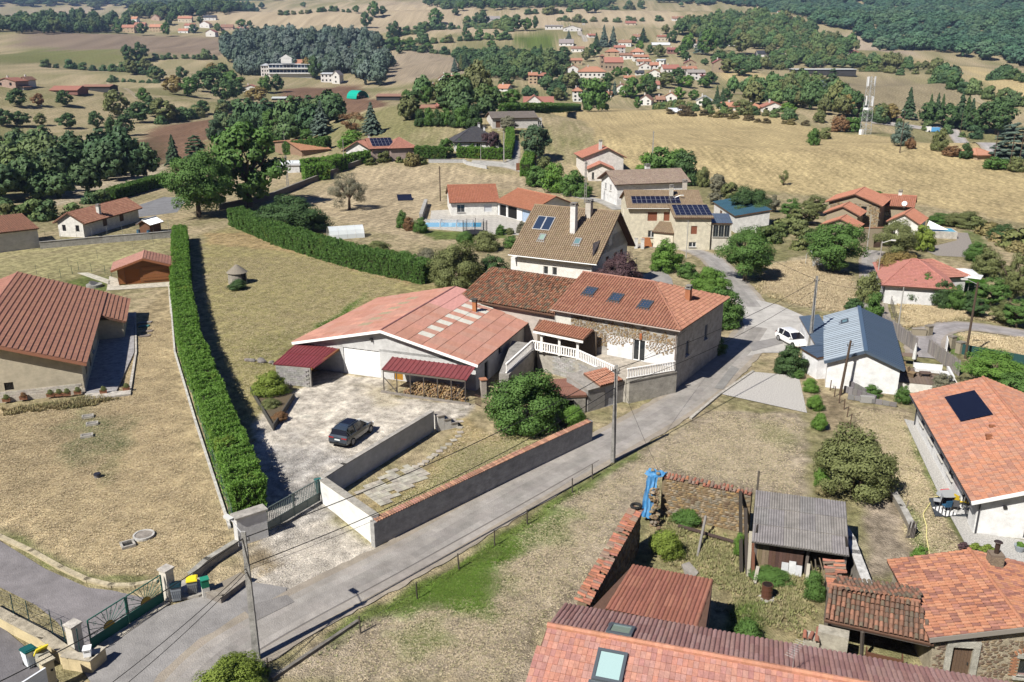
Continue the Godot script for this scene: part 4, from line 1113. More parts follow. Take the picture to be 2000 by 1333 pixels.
# loose low growth over an area: one object that nobody could count
func tufts(called: String,label: String,cat: String,poly: Array,n: int,size: float,high: float,cols: Array,m:="dry",dens:=0.0) -> void:
	if not cache.has("tuft"):
		var mb:=MB.new(Color.WHITE)
		rng.seed=5
		for k in 6:
			var a:=k * TAU / 6 + R(-0.4,0.4)
			var d:=W3(cos(a),0,sin(a))
			var s:=W3(-d.z,0,d.x) * 0.16
			mb.tri(d * 0.1 - s,d * 0.1 + s,d * R(0.35,0.8) + UP * R(0.5,1.1))
		cache.tuft=mb.done()
	var p:=PackedVector2Array(poly)
	var lo:=p[0]
	var hi:=p[0]
	for q in p: lo=lo.min(q); hi=hi.max(q)
	rng.seed=hash(called) + int(lo.x * 10)
	var xf:=[]
	var cs:=[]
	var k:=0
	while xf.size() < n and k < n * 6:
		k += 1
		var q:=Vector2(R(lo.x,hi.x),R(lo.y,hi.y))
		if not Geometry2D.is_point_in_polygon(q,p): continue
		var e:=1e9
		for j in p.size(): e=minf(e,Geometry2D.get_closest_point_to_segment(q,p[j],p[(j + 1) % p.size()]).distance_to(q))
		if e / 2.2 + nz2.get_noise_2d(q.x * 0.9,q.y * 0.9) * 0.5 < R(0,1): continue
		if dens > 0 and nz2.get_noise_2d(q.x * 1.3,q.y * 1.3) < R(-0.5,0.5) + dens - 0.5: continue
		var s:=size * R(0.5,1.5)
		xf.append(Transform3D(Basis(UP,R(0,TAU)).scaled(W3(s,high * R(0.5,1.5),s)),at(q,-0.03)))
		cs.append(vary((cols[rng.randi() % cols.size()] as Color).lerp(ground_color(q.x,q.y) * 0.72,0.5),0.1))
	tag(multi(called,cache.tuft,M[m],xf,cs),label,cat)


# ---- the scene ----
func _ready() -> void:
	rng.seed=11
	nz.seed=3; nz.frequency=0.045; nz.fractal_octaves=5
	nz2.seed=8; nz2.frequency=0.32; nz2.fractal_octaves=4
	var cam:=Camera3D.new()
	cam.name="camera"
	cam.position=EYE
	cam.rotation_degrees=W3(-17.9,0,0)
	cam.fov=42.37
	cam.near=0.5
	cam.far=20000
	add_child(cam)
	var env:=Environment.new()
	env.background_mode=Environment.BG_SKY
	var sky:=ProceduralSkyMaterial.new()
	sky.sky_top_color=Color(0.2,0.36,0.66)
	sky.sky_horizon_color=Color(0.62,0.73,0.86)
	sky.sky_curve=0.12
	sky.ground_bottom_color=Color(0.35,0.33,0.28)
	sky.ground_horizon_color=Color(0.55,0.6,0.62)
	sky.sky_energy_multiplier=0.6
	env.sky=Sky.new(); env.sky.sky_material=sky
	env.tonemap_mode=Environment.TONE_MAPPER_LINEAR
	env.tonemap_exposure=1.68
	env.sdfgi_enabled=true; env.ssao_enabled=true; env.ssil_enabled=true
	env.fog_enabled=true; env.fog_density=0.00007; env.fog_light_color=Color(0.62,0.72,0.9)
	var we:=WorldEnvironment.new(); we.name="world_environment"; we.environment=env; add_child(we)
	var sun:=DirectionalLight3D.new(); sun.name="sun"
	add_child(sun)
	sun.look_at_from_position(Vector3.ZERO,W3(sin(deg_to_rad(44)) * cos(deg_to_rad(47)),-sin(deg_to_rad(47)),-cos(deg_to_rad(44)) * cos(deg_to_rad(47))))
	sun.light_energy=1.6; sun.light_color=Color(1.0,0.98,0.94); sun.light_angular_distance=0.5; sun.shadow_enabled=true
	materials()
	fields()
	make_ground()
	roads()
	left_gardens()
	gate_and_bins()
	barn_yard()
	roadside()
	ruins()
	right_side()
	blue_house_side()
	middle_houses()
	far_houses()
	plants_near()
	plants_far()

func fields() -> void:
	var straw:=K(0.47,0.375,0.205)
	# far country first, near gardens last
	patch([V(-563,-846),V(-597,-1152),V(-404,-1030),V(-386,-1010),V(-414,-982),V(-463,-937),V(-544,-816)],K(0.15,0.165,0.06),20,0.8)
	patch([V(-635,-1177),V(-682,-1364),V(-453,-1284),V(-374,-1297),V(-324,-1047),V(-400,-1030),V(-510,-1088)],K(0.25,0.195,0.145),6)
	patch([V(-1663,-3133),V(-1422,-3184),V(-1392,-3073),V(-778,-1566),V(-1588,-3032)],K(0.369,0.302,0.226),30)
	patch([V(-583,-1670),V(-720,-2543),V(-375,-2297),V(-133.2,-2450),V(-13.14,-1198),V(-233,-1415),V(-403,-1530),V(-535,-1631)],K(0.431,0.35,0.238),14)
	patch([V(-160.9,-1466),V(0,-1645),V(207.9,-2010),V(283,-1570),V(259,-1478),V(83.4,-1523),V(-37.3,-1131)],K(0.431,0.35,0.238),14)
	patch([V(-155.2,-1039),V(-99.3,-1059),V(-39.9,-1030),V(-41.8,-750),V(-80,-716),V(-117.3,-795)],K(0.338,0.276,0.2),6)
	patch([V(0,-1158),V(38.5,-1168),V(55.2,-1114),V(49.5,-1054),V(23.2,-1050),V(6.08,-1104)],K(0.12,0.16,0.045),10)
	patch([V(-172.6,-429),V(-155.5,-496),V(-152.2,-570),V(-173.2,-704),V(-126.5,-755),V(-65.2,-483),V(-53.8,-318),V(-105.2,-459),V(-128.2,-406),V(-105.1,-296),V(-139.2,-320)],K(0.2,0.125,0.085),4)
	patch([V(-139.3,-316),V(-165,-415),V(-124,-324),V(-112.5,-292),V(-120.6,-287)],K(0.14,0.1,0.065),6)
	patch([V(14.74,-524),V(60.8,-540),V(119.4,-424),V(134.4,-359),V(150.4,-348),V(138,-217.5),V(106.8,-144.7),V(87.3,-187.5),V(62.1,-206.1),V(52.8,-217.8),V(31.2,-236),V(25.7,-250.1)],straw,4,0.93)
	patch([V(224.9,-721),V(330,-761),V(245.4,-485),V(171.8,-477)],K(0.285,0.24,0.155),8)
	patch([V(351,-750),V(314,-469),V(290,-429),V(263,-487)],straw,8)
	patch([V(399,-973),V(456,-969),V(322,-526),V(304,-495),V(380,-760)],straw,10)
	patch([V(423,-1284),V(491,-1276),V(436,-998),V(403,-986),V(445,-1242)],K(0.41,0.334,0.251),10)
	patch([V(448,-2111),V(479,-2095),V(420,-1539),V(388,-1482),V(471,-2060)],K(0.41,0.345,0.251),15)
	patch([V(165.5,-744),V(199.1,-746),V(204.4,-691),V(163.3,-697)],straw,6)
	patch([V(-46.3,-194.5),V(-40.7,-236.3),V(-16.36,-237.5),V(1.32,-229.1),V(11.94,-206.1),V(-16.33,-217.3),V(-13.41,-163.5),V(-17.56,-149),V(-38.8,-174.7)],K(0.441,0.36,0.238),3)
	patch([V(-104.8,-191.9),V(-123,-267),V(-114.3,-297),V(-88,-231.3),V(-92.3,-209.8),V(-95.6,-191.3),V(-101.9,-174.4)],K(0.41,0.35,0.251),4)
	patch([V(-55,-155.9),V(-50.8,-163.5),V(-29.2,-136.8),V(-12.26,-120.7),V(-8.42,-117.2),V(-23.9,-93.2),V(-22.9,-80.2),V(-24.3,-78.1),V(-18.94,-57.4),V(-21.3,-64.4),V(-38.7,-106.8)],K(0.3,0.265,0.115),2,0.7)
	patch([V(-55,-155.9),V(-44,-155.9),V(-12.35,-121.6),V(-14.17,-118.3),V(-36.6,-140.6),V(-50.7,-145.6)],K(0.38,0.282,0.15),1.5,0.9)
	patch([V(-23.2,-98),V(-19.95,-110.5),V(-19.23,-114.4),V(-19.54,-108),V(-21.8,-94.1)],K(0.1,0.16,0.035),1.0)
	patch([V(-29.9,-94.1),V(-24.4,-98),V(-22.3,-83.9),V(-26,-82.4)],K(0.2,0.19,0.08),2,0.6)
	# lawn of the left house
	patch([V(-48.5,-73),V(-38.5,-74.2),V(-45.5,-102.3),V(-47,-117.2),V(-35.1,-87),V(-18.27,-50.4),V(-18.68,-48.5),V(-21.3,-46.2),V(-24.7,-46.2),V(-34.3,-52.3),V(-38.3,-54.4)],K(0.41,0.329,0.2),0.6,0.95)
	patch([V(-39.3,-73),V(-33.8,-70.7),V(-31.2,-65.4),V(-33.7,-62.1),V(-37.1,-67.4)],K(0.12,0.16,0.07),2.2,0.75)
	patch([V(-32.6,-65.4),V(-31.4,-65.4),V(-29.3,-59),V(-30.2,-59)],K(0.13,0.165,0.06),1.5,0.6)
	patch([V(-34.1,-52),V(-31.1,-50),V(-27.6,-47.6),V(-25.1,-46.2),V(-21.8,-46.5),V(-21.6,-45.7),V(-25.1,-45.6),V(-28.9,-47.6),V(-33.6,-51)],K(0.1,0.14,0.035),0.7,0.7)
	patch([V(-84.8,-140.6),V(-69.3,-146.8),V(-60.5,-153.6),V(-56.5,-142.7),V(-60.5,-129.6),V(-62.5,-121.6),V(-67.4,-117.2),V(-71.6,-117.2)],K(0.369,0.334,0.176),2,0.7)
	patch([V(-62.5,-117.2),V(-61.7,-124.7),V(-57,-121.6),V(-54.6,-114.4),V(-59.1,-113.1)],K(0.12,0.16,0.045),1.2,0.8)
	# garden inside the walls
	patch([V(-10.64,-54.4),V(-5.99,-62.5),V(-4.51,-71.8),V(-1.71,-67.4),V(5.55,-67.4),V(-1.54,-59.9),V(-9.12,-53.7),V(-11.14,-57.4)],K(0.38,0.298,0.157),0.6,0.9)
	patch([V(-8.56,-54.8),V(-4.05,-63.5),V(0.43,-67.4),V(3.34,-65.9),V(-2.69,-59.9),V(-7.17,-55.1)],K(0.13,0.17,0.05),2.2,0.6)
	# gravel yard and drive
	var yard:=[V(-18.6,-57.3),V(-22.1,-69.6),V(-22.2,-74),V(-21,-76.5),V(-19.73,-79.5),V(-16.62,-81.9),V(-12.57,-81.2),V(-11.16,-76.1),V(-3.47,-74),V(-4.24,-71),V(-6.93,-71.1),V(-14.18,-59),V(-12.98,-55.5),V(-10.58,-52),V(-8.46,-49.6),V(-9.76,-47.2),V(-13.16,-44.4),V(-15.93,-45.7),V(-16.48,-50.9),V(-17.02,-54.4)]
	patch(yard,K(0.55,0.5,0.43),0.5)
	patch([V(-18.11,-55.5),V(-20.9,-64.4),V(-19.62,-67.4),V(-14.35,-64.4),V(-13.37,-57.4),V(-12.89,-51.6),V(-15.94,-50.4)],K(0.36,0.345,0.33),3.5,0.8)
	patch([V(-14.69,-78.8),V(-11.88,-79.8),V(-11.57,-77.4),V(-9.29,-74.2),V(-11.98,-73.6)],K(0.34,0.29,0.18),1.5,0.6)
	patch([V(-12.98,-55.5),V(-8.76,-50),V(-9.88,-49.9),V(-12.27,-53.7)],K(0.27,0.25,0.11),0.8,0.8)
	patch([V(-16.51,-48.8),V(-15.94,-50.4),V(-14.5,-47.9),V(-15.54,-46.5)],K(0.3,0.23,0.13),0.8,0.8)
	# the meadow right of the lane
	patch([V(-12.52,-37.4),V(-3.17,-47.6),V(4.08,-57.4),V(18.3,-73),V(25.7,-71.8),V(21,-55.9),V(11.09,-59.5),V(8.07,-53.7),V(4.13,-43.6),V(1.68,-40.8),V(1.03,-36.7)],K(0.344,0.287,0.219),1,0.85)
	patch([V(-7.56,-42.9),V(-3.79,-47.3),V(0.34,-51.6),V(0.97,-48.8),V(-0.63,-47.3),V(-0.73,-43.1),V(-4.36,-42.9)],K(0.1,0.175,0.028),2.0,0.95)
	patch([V(0,-51),V(2.92,-56.3),V(4.56,-53.7),V(3.32,-50.4),V(0.65,-49.1)],K(0.1,0.165,0.03),1.8,0.7)
	patch([V(-10.05,-40.8),V(-8.68,-42.6),V(-3.2,-48.2),V(2.92,-56.3),V(10.25,-64.4),V(10.32,-63.5),V(3.23,-55.1),V(-2.52,-47.3),V(-7.96,-41.7),V(-9.48,-39.3)],K(0.11,0.155,0.035),0.8,0.85)
	patch([V(-6.7,-40.8),V(-4,-41.9),V(-3.29,-39.9),V(-5.88,-38.6)],K(0.12,0.165,0.04),1.5,0.7)
	patch([V(21.3,-70.7),V(23.9,-67.4),V(22.1,-64.4),V(20.6,-66.4)],K(0.15,0.17,0.06),1.5,0.5)
	# inside the ruin
	patch([V(9.93,-54.4),V(16.11,-51),V(19.13,-47.9),V(16.61,-40.3),V(11.27,-41.2),V(11.95,-45.7),V(8.37,-48.5)],K(0.3,0.25,0.14),1,0.8)
	patch([V(11.98,-43.1),V(14.16,-43.6),V(13.72,-39.9),V(11.83,-41.2)],K(0.09,0.14,0.03),0.8,0.9)
	# gardens on the right
	patch([V(24.5,-55.5),V(28.3,-56.6),V(25.2,-47.9),V(20.9,-45.2)],K(0.349,0.287,0.226),1,0.9)
	patch([V(30.6,-74.2),V(35.7,-73),V(29,-49.1),V(24.9,-47.9),V(28.1,-59)],K(0.369,0.302,0.207),1,0.9)
	patch([V(27.7,-56.6),V(28,-54.4),V(26.9,-48.8),V(26.3,-49.7)],K(0.11,0.165,0.04),0.8,0.9)
	patch([V(33.5,-69.6),V(33.7,-67.4),V(30.5,-53.7),V(29.3,-48.5),V(28.8,-48.8),V(30.1,-55.1)],K(0.12,0.165,0.045),0.5,0.8)
	patch([V(28.7,-78.1),V(30.6,-75.5),V(29,-67.4),V(25.9,-68.5)],K(0.29,0.23,0.15),1,0.9)
	patch([V(39,-131.3),V(47.8,-136.8),V(49.2,-123.1),V(42.7,-102.3),V(36.1,-106.8),V(33.7,-117.2)],K(0.42,0.345,0.238),2,0.85)
	patch([V(52,-117.2),V(57.9,-109.3),V(60.2,-98),V(55.7,-102.3),V(47.7,-98),V(45.3,-98)],K(0.462,0.381,0.238),1.2,0.9)
	patch([V(50.8,-97),V(61.4,-95),V(54.9,-83.9),V(48.5,-88.7)],K(0.452,0.371,0.238),1,0.9)
	patch([V(48.8,-96),V(51.8,-98),V(47.9,-88.7),V(45.5,-87)],K(0.11,0.17,0.05),1,0.9)
	patch([V(81.8,-158.4),V(84.8,-155.9),V(74.6,-136.8),V(70.3,-133.1)],K(0.13,0.18,0.06),1,0.8)
	patch([V(-16.64,-157.4),V(0,-157.4),V(-0.89,-151.3),V(-13.17,-149)],K(0.12,0.17,0.045),1.2,0.9)
	patch([V(64.7,-123.1),V(67.5,-121.6),V(62.5,-111.8),V(58.9,-110.5)],K(0.06,0.14,0.02),0.4)

func roads() -> void:
	var asph:=K(0.27,0.255,0.25)
	ribbon("road",[V(-16.14,-33.8),V(-15.38,-38.2),V(-12.39,-42.4),V(-6.47,-48.8),V(0,-56.6),V(7.68,-65.4),V(16.38,-76.1),V(24,-88.7),V(28.6,-98)],4.6,4.6,K(0.3,0.28,0.26),M.asphalt,0.03)
	sheet("driveway_asphalt",[V(-22.7,-38.6),V(-20.1,-43.1),V(-18.1,-44.4),V(-16.32,-46),V(-13.35,-45.2),V(-13.29,-40.3),V(-15.33,-36.5),V(-20.9,-36.5)],0.022,asph,M.asphalt)
	sheet("driveway_asphalt",[V(-37.4,-54),V(-33.2,-50.4),V(-28.7,-47.2),V(-25.2,-45.2),V(-23.6,-44.9),V(-20.6,-43.9),V(-22.7,-39.1),V(-25.4,-41.9),V(-27.3,-43.4),V(-33.1,-46.8)],0.026,K(0.22,0.205,0.21),M.asphalt)
	sheet("driveway_asphalt",[V(-30.8,-41.9),V(-28.3,-41.5),V(-25.5,-39.3),V(-23,-37.1),V(-21.4,-33.8),V(-26,-33.8)],0.024,K(0.15,0.145,0.15),M.asphalt)
	sheet("parking_gravel",[V(19.37,-76.8),V(24.1,-82.8),V(28.3,-81.6),V(26.1,-72.1)],0.04,K(0.7,0.67,0.63),M.gravel)
	sheet("concrete_apron",[V(27.1,-98),V(28.4,-106.8),V(30.2,-111.8),V(33.8,-107.8),V(35.6,-102.3),V(32.1,-93.2),V(28.9,-88.7),V(26.7,-88.7),V(23.5,-87)],0.045,K(0.46,0.44,0.415),M.asphalt)
	ribbon("lane",[V(33.3,-95),V(36.7,-94.1),V(41.7,-98),V(46.5,-109.3),V(51.6,-123.1),V(56,-134.9),V(59.2,-140.6)],4.0,3.0,K(0.3,0.28,0.26),M.asphalt,0.03)
	ribbon("lane_edge",[V(43.4,-98),V(47.5,-109.3),V(51.7,-121.6),V(56.3,-133.1)],0.9,0.6,K(0.5,0.44,0.37),M.gravel,0.05)
	ribbon("side_road",[V(43.5,-87),V(46,-93.2),V(49,-97),V(52.7,-98.6),V(56.1,-97),V(59.7,-94.1)],4.4,3.6,K(0.3,0.28,0.28),M.asphalt,0.035)
	ribbon("side_road",[V(30.3,-106.8),V(30.9,-117.2),V(31.2,-129.6),V(30.8,-136.8),V(27.2,-143.9),V(20.5,-144.7)],4.5,3.5,K(0.3,0.285,0.27),M.asphalt,0.03)
	ribbon("garden_lane",[V(-11.05,-240.8),V(0,-238.4),V(7.83,-226.4),V(12.99,-203.7),V(19.98,-190.9),V(22.1,-180.9)],5.0,3.4,K(0.36,0.35,0.33),M.asphalt,0.05)
	ribbon("garden_lane",[V(0,-238.4),V(0.43,-248.8),V(0.44,-259.5)],4.0,3.4,K(0.32,0.31,0.3),M.asphalt,0.05)
	ribbon("village_road",[V(88.1,-1103),V(87.7,-1140),V(85.6,-1183),V(116.2,-1516),V(112,-1552)],7,5,K(0.5,0.46,0.4),M.gravel,0.3)
	ribbon("main_road",[V(161.4,-408),V(184.1,-406),V(193.9,-392),V(139,-261),V(143.5,-248.6)],6,6,K(0.35,0.33,0.32),M.asphalt,0.25)
	ribbon("farm_track",[V(-366,-830),V(-228.3,-547),V(-211.3,-520)],3,3,K(0.45,0.38,0.25),M.gravel,0.2)
	ribbon("farm_track",[V(351,-724),V(256.1,-508),V(267,-479)],4,4,K(0.45,0.38,0.25),M.gravel,0.2)
	sheet("villa_yard",[V(67.1,-141.8),V(76.4,-149),V(78.8,-155.9),V(81.6,-155.9),V(76.9,-144.7),V(71.6,-135.7),V(67.3,-136.8)],0.03,K(0.42,0.38,0.34),M.gravel)
	sheet("car_park",[V(-79.6,-184.1),V(-77.8,-203.3),V(-70.8,-190.9),V(-67.9,-177.7),V(-73.5,-171.8)],0.03,K(0.2,0.2,0.21),M.asphalt)
	sheet("house_drive",[V(18.52,-123.1),V(22.4,-129.6),V(22.7,-121.6),V(21.6,-113.1),V(18.96,-117.2)],0.035,K(0.3,0.285,0.27),M.asphalt)
	sheet("verge_of_lane",[V(6.07,-64.4),V(8.59,-67.9),V(15.26,-76.5),V(16.63,-77.4),V(8.42,-66.4)],0.027,K(0.3,0.25,0.15),M.gravel)
	# repairs and stains in the lane, grit along its edges
	sheet("road_patch",[V(-15.48,-43.1),V(-13.16,-44.4),V(-12.56,-43.7),V(-14.28,-41.9)],0.07,K(0.22,0.21,0.2),M.asphalt)
	sheet("road_patch",[V(19.19,-78.1),V(22.4,-84.6),V(22.9,-83.6),V(19.95,-77.8)],0.07,K(0.25,0.24,0.23),M.asphalt)
	sheet("road_patch",[V(26,-91.9),V(29.9,-94.1),V(29.8,-91.9),V(25.7,-89.1)],0.075,K(0.26,0.25,0.24),M.asphalt)
	ribbon("road_patch",[V(-15,-37.1),V(-12.29,-40.8),V(-6.87,-46.8),V(-0.53,-54),V(6.79,-62.5)],0.16,0.12,K(0.17,0.16,0.155),M.asphalt,0.045)
	for q in [["road_grit","pale grit and dust along the wall side of the lane",[V(-8.67,-49.4),V(-3.53,-54.2),V(1.54,-59.9),V(6.21,-65.2),V(8.59,-67.9),V(7.56,-66.2),V(1.9,-59),V(-3.48,-53.1),V(-8.39,-48.6)],5000,K(0.45,0.38,0.27)],["yard_pebbles","loose pebbles scattered over the gravel yard",[V(-18.75,-57.8),V(-21.9,-69.6),V(-20.9,-76.1),V(-12.53,-80.9),V(-3.95,-74.2),V(-6.94,-71.2),V(-14.22,-59.2)],9000,K(0.5,0.46,0.4)],["drive_pebbles","loose pebbles spilling from the gravel drive to the lane",[V(-16.18,-48.8),V(-13.27,-55.5),V(-8.73,-49.9),V(-11.14,-46.2),V(-13.63,-43.9),V(-15.78,-45.2)],5000,K(0.5,0.47,0.43)]]: tufts(q[0],q[1],"gravel",q[2],q[3],0.07,0.035,[q[4],q[4] * 0.6,q[4] * 1.2],"dry",0.2)


# ---- small builders ----
func wall_line(called: String,label: String,pts: Array,th: float,h: Variant,c: Color,cap: Color,m:="plaster",caph:=0.08,cat:="wall") -> Node3D:
	var o: Vector2=pts[0]
	var t:=thing(called,label,cat,at(o))
	var mb:=MB.new(c)
	var q:=MB.new(cap)
	for i in pts.size() - 1:
		var a:=at(pts[i]) - t.position
		var b:=at(pts[i + 1]) - t.position
		var ha: float=h[i] if h is Array else h
		var hb: float=h[i + 1] if h is Array else h
		var u:=(b - a).normalized()
		var s:=W3(-u.z,0,u.x).normalized() * th * 0.5
		var ex:=u * (th * 0.5 if pts.size() > 2 else 0.0)
		for e in [[mb,-0.5,ha,hb,0.0,1.0],[q,ha,ha + caph,hb + caph,hb - ha,1.0 + 0.1 / th]]:
			if e[0] == q and caph == 0.0: continue
			var y0: float=e[1]
			var y0b: float=e[1] + e[4]
			var w: Vector3=s * e[5]
			var A:=a - ex - w; var B:=b + ex - w; var C:=b + ex + w; var D:=a - ex + w
			var U:=UP
			e[0].quad(A + U * y0,D + U * y0,D + U * e[2],A + U * e[2])
			e[0].quad(C + U * y0b,B + U * y0b,B + U * e[3],C + U * e[3])
			e[0].quad(D + U * y0,C + U * y0b,C + U * e[3],D + U * e[2])
			e[0].quad(B + U * y0b,A + U * y0,A + U * e[2],B + U * e[3])
			e[0].quad(D + U * e[2],C + U * e[3],B + U * e[3],A + U * e[2])
	build("wall",mb,M[m],t)
	if caph > 0: build("coping",q,M.concrete,t)
	return t
func post_fence(called: String,label: String,pts: Array,step: float,h: float,c: Color,wires:=3,r:=0.035) -> Node3D:
	var o: Vector2=pts[0]
	var t:=thing(called,label,"fence",at(o))
	var w:=B(0.16,0.16,0.16)
	var pm:=MB.new(c); pm.tube(W3(0,-0.3,0),W3(0,h,0),r,r * 0.9,6)
	var mesh:=pm.done()
	for i in pts.size() - 1:
		var a:=at(pts[i]) - t.position
		var b:=at(pts[i + 1]) - t.position
		var n:=maxi(1,roundi(a.distance_to(b) / step))
		for k in n + (1 if i == pts.size() - 2 else 0):
			var p:=part("post",mesh,M.wood if r > 0.04 else M.paint,t)
			p.position=a.lerp(b,float(k) / n)
			p.rotation=W3(R(-0.05,0.05),R(0,6),R(-0.05,0.05))
		for k in wires: w.tube(a + UP * h * (k + 1) / wires * 0.97,b + UP * h * (k + 1) / wires * 0.97,0.008,0.008,3,false)
	if wires: build("wire",w,M.metal,t)
	return t
func pole(called: String,label: String,p: Vector2,h: float,kind: String,lamp:=0.0,lean:=Vector2.ZERO) -> Node3D:
	var t:=thing(called,label,"utility pole",at(p))
	var top:=W3(lean.x,h,lean.y)
	var mb:=MB.new(K(0.42,0.41,0.39) if kind != "wood" else K(0.12,0.085,0.06))
	if kind == "wood": mb.tube(W3(0,-0.3,0),top,0.14,0.1,9)
	elif kind == "steel": mb.tube(W3(0,-0.3,0),top,0.08,0.06,9)
	elif kind == "lattice":
		mb.col=K(0.25,0.24,0.23)
		for s in [-1,1]: mb.bar(W3(0.22 * s,-0.2,0),top + W3(0.1 * s,0,0),0.07,0.16)
		for i in 12: mb.bar(W3(0.2,0.4 + i * h / 12.6,0),W3(-0.2,0.4 + (i + 0.5) * h / 12.6,0),0.05,0.12)
	else:
		var b:=Basis(Vector3.RIGHT,UP,Vector3.BACK)
		for i in 8:
			var w:=lerpf(0.36,0.2,i / 8.0)
			mb.box(W3(0,0,0).lerp(top,(i + 0.5) / 8.0),W3(w,h / 8.0,w * 0.62),b)
			mb.box(W3(0,0,0).lerp(top,(i + 0.5) / 8.0) + Vector3.BACK * 0.005,W3(w * 0.4,h / 11.0,w * 0.6),b)
	build("shaft",mb,M.concrete if kind == "concrete" else M.bark if kind == "wood" else M.metal,t)
	if kind != "steel":
		var q:=B(0.1,0.1,0.1)
		q.box(top + W3(0,-0.5,0),W3(0.55,0.06,0.06))
		for s in [-1,0,1]: q.tube(top + W3(s * 0.24,-0.47,0),top + W3(s * 0.24,-0.28,0),0.04,0.03,6)
		build("bracket",q,M.metal,t)
	if lamp != 0.0:
		var q:=B(0.5,0.5,0.5)
		var e:=top + W3(cos(lamp) * 1.1,0.25,sin(lamp) * 1.1)
		q.tube(top + W3(0,-0.25,0),e,0.03,0.03,6)
		var arm:=build("lamp_arm",q,M.metal,t)
		q=B(0.5,0.5,0.48); q.box(e + W3(cos(lamp) * 0.25,0,sin(lamp) * 0.25),W3(0.62,0.14,0.26),Basis(UP,-lamp))
		build("lamp_head",q,M.paint,arm)
	return t
func cable(label: String,a: Vector3,b: Vector3,sag: float,r:=0.018,group:="") -> void:
	var mb:=B(0.015,0.015,0.015)
	var last:=a
	for i in range(1,15):
		var f:=i / 14.0
		var p:=a.lerp(b,f) - UP * sag * 4 * f * (1 - f)
		mb.tube(last,p,r,r,4,false); last=p
	solo("cable",mb,M.rubber,label,"cable",group)
func wheelie(label: String,p: Vector2,turn: float,body: Color,lid: Color,open:=false) -> void:
	var t:=thing("wheelie_bin",label,"bin",at(p),turn)
	var mb:=MB.new(body)
	for i in 4:
		var y:=0.1 + i * 0.22
		var w:=0.46 + i * 0.035
		mb.box(W3(0,y + 0.11,0),W3(w,0.22,w * 1.2))
	for k in 5: mb.box(W3(-0.2 + k * 0.1,0.5,0.33),W3(0.02,0.75,0.02))
	build("body",mb,M.paint,t)
	mb=MB.new(lid)
	var b:=Basis(Vector3.RIGHT,-0.12 if not open else -0.9)
	mb.box(W3(0,1.02,0.02),W3(0.62,0.07,0.76),b); mb.box(W3(0,1.06,0),W3(0.5,0.06,0.6),b)
	build("lid",mb,M.paint,t)
	for s in [-1,1]:
		mb=B(0.02,0.02,0.02); mb.tube(W3(s * 0.25,0.1,-0.3),W3(s * 0.2,0.1,-0.3),0.1,0.1,10); build("wheel",mb,M.rubber,t)
	mb=MB.new(lid); mb.tube(W3(-0.24,0.98,-0.4),W3(0.24,0.98,-0.4),0.025,0.025,6); build("handle",mb,M.paint,t)
func loft(mb: MB,rows: Array) -> void:
	for i in rows.size() - 1:
		for j in rows[i].size() - 1: mb.quad(rows[i][j],rows[i + 1][j],rows[i + 1][j + 1],rows[i][j + 1])
	for e in [rows[0],rows[-1]]:
		var c:=Vector3.ZERO
		for p in e: c += p / e.size()
		for j in e.size() - 1:
			if e == rows[0]: mb.tri(c,e[j],e[j + 1])
			else: mb.tri(c,e[j + 1],e[j])
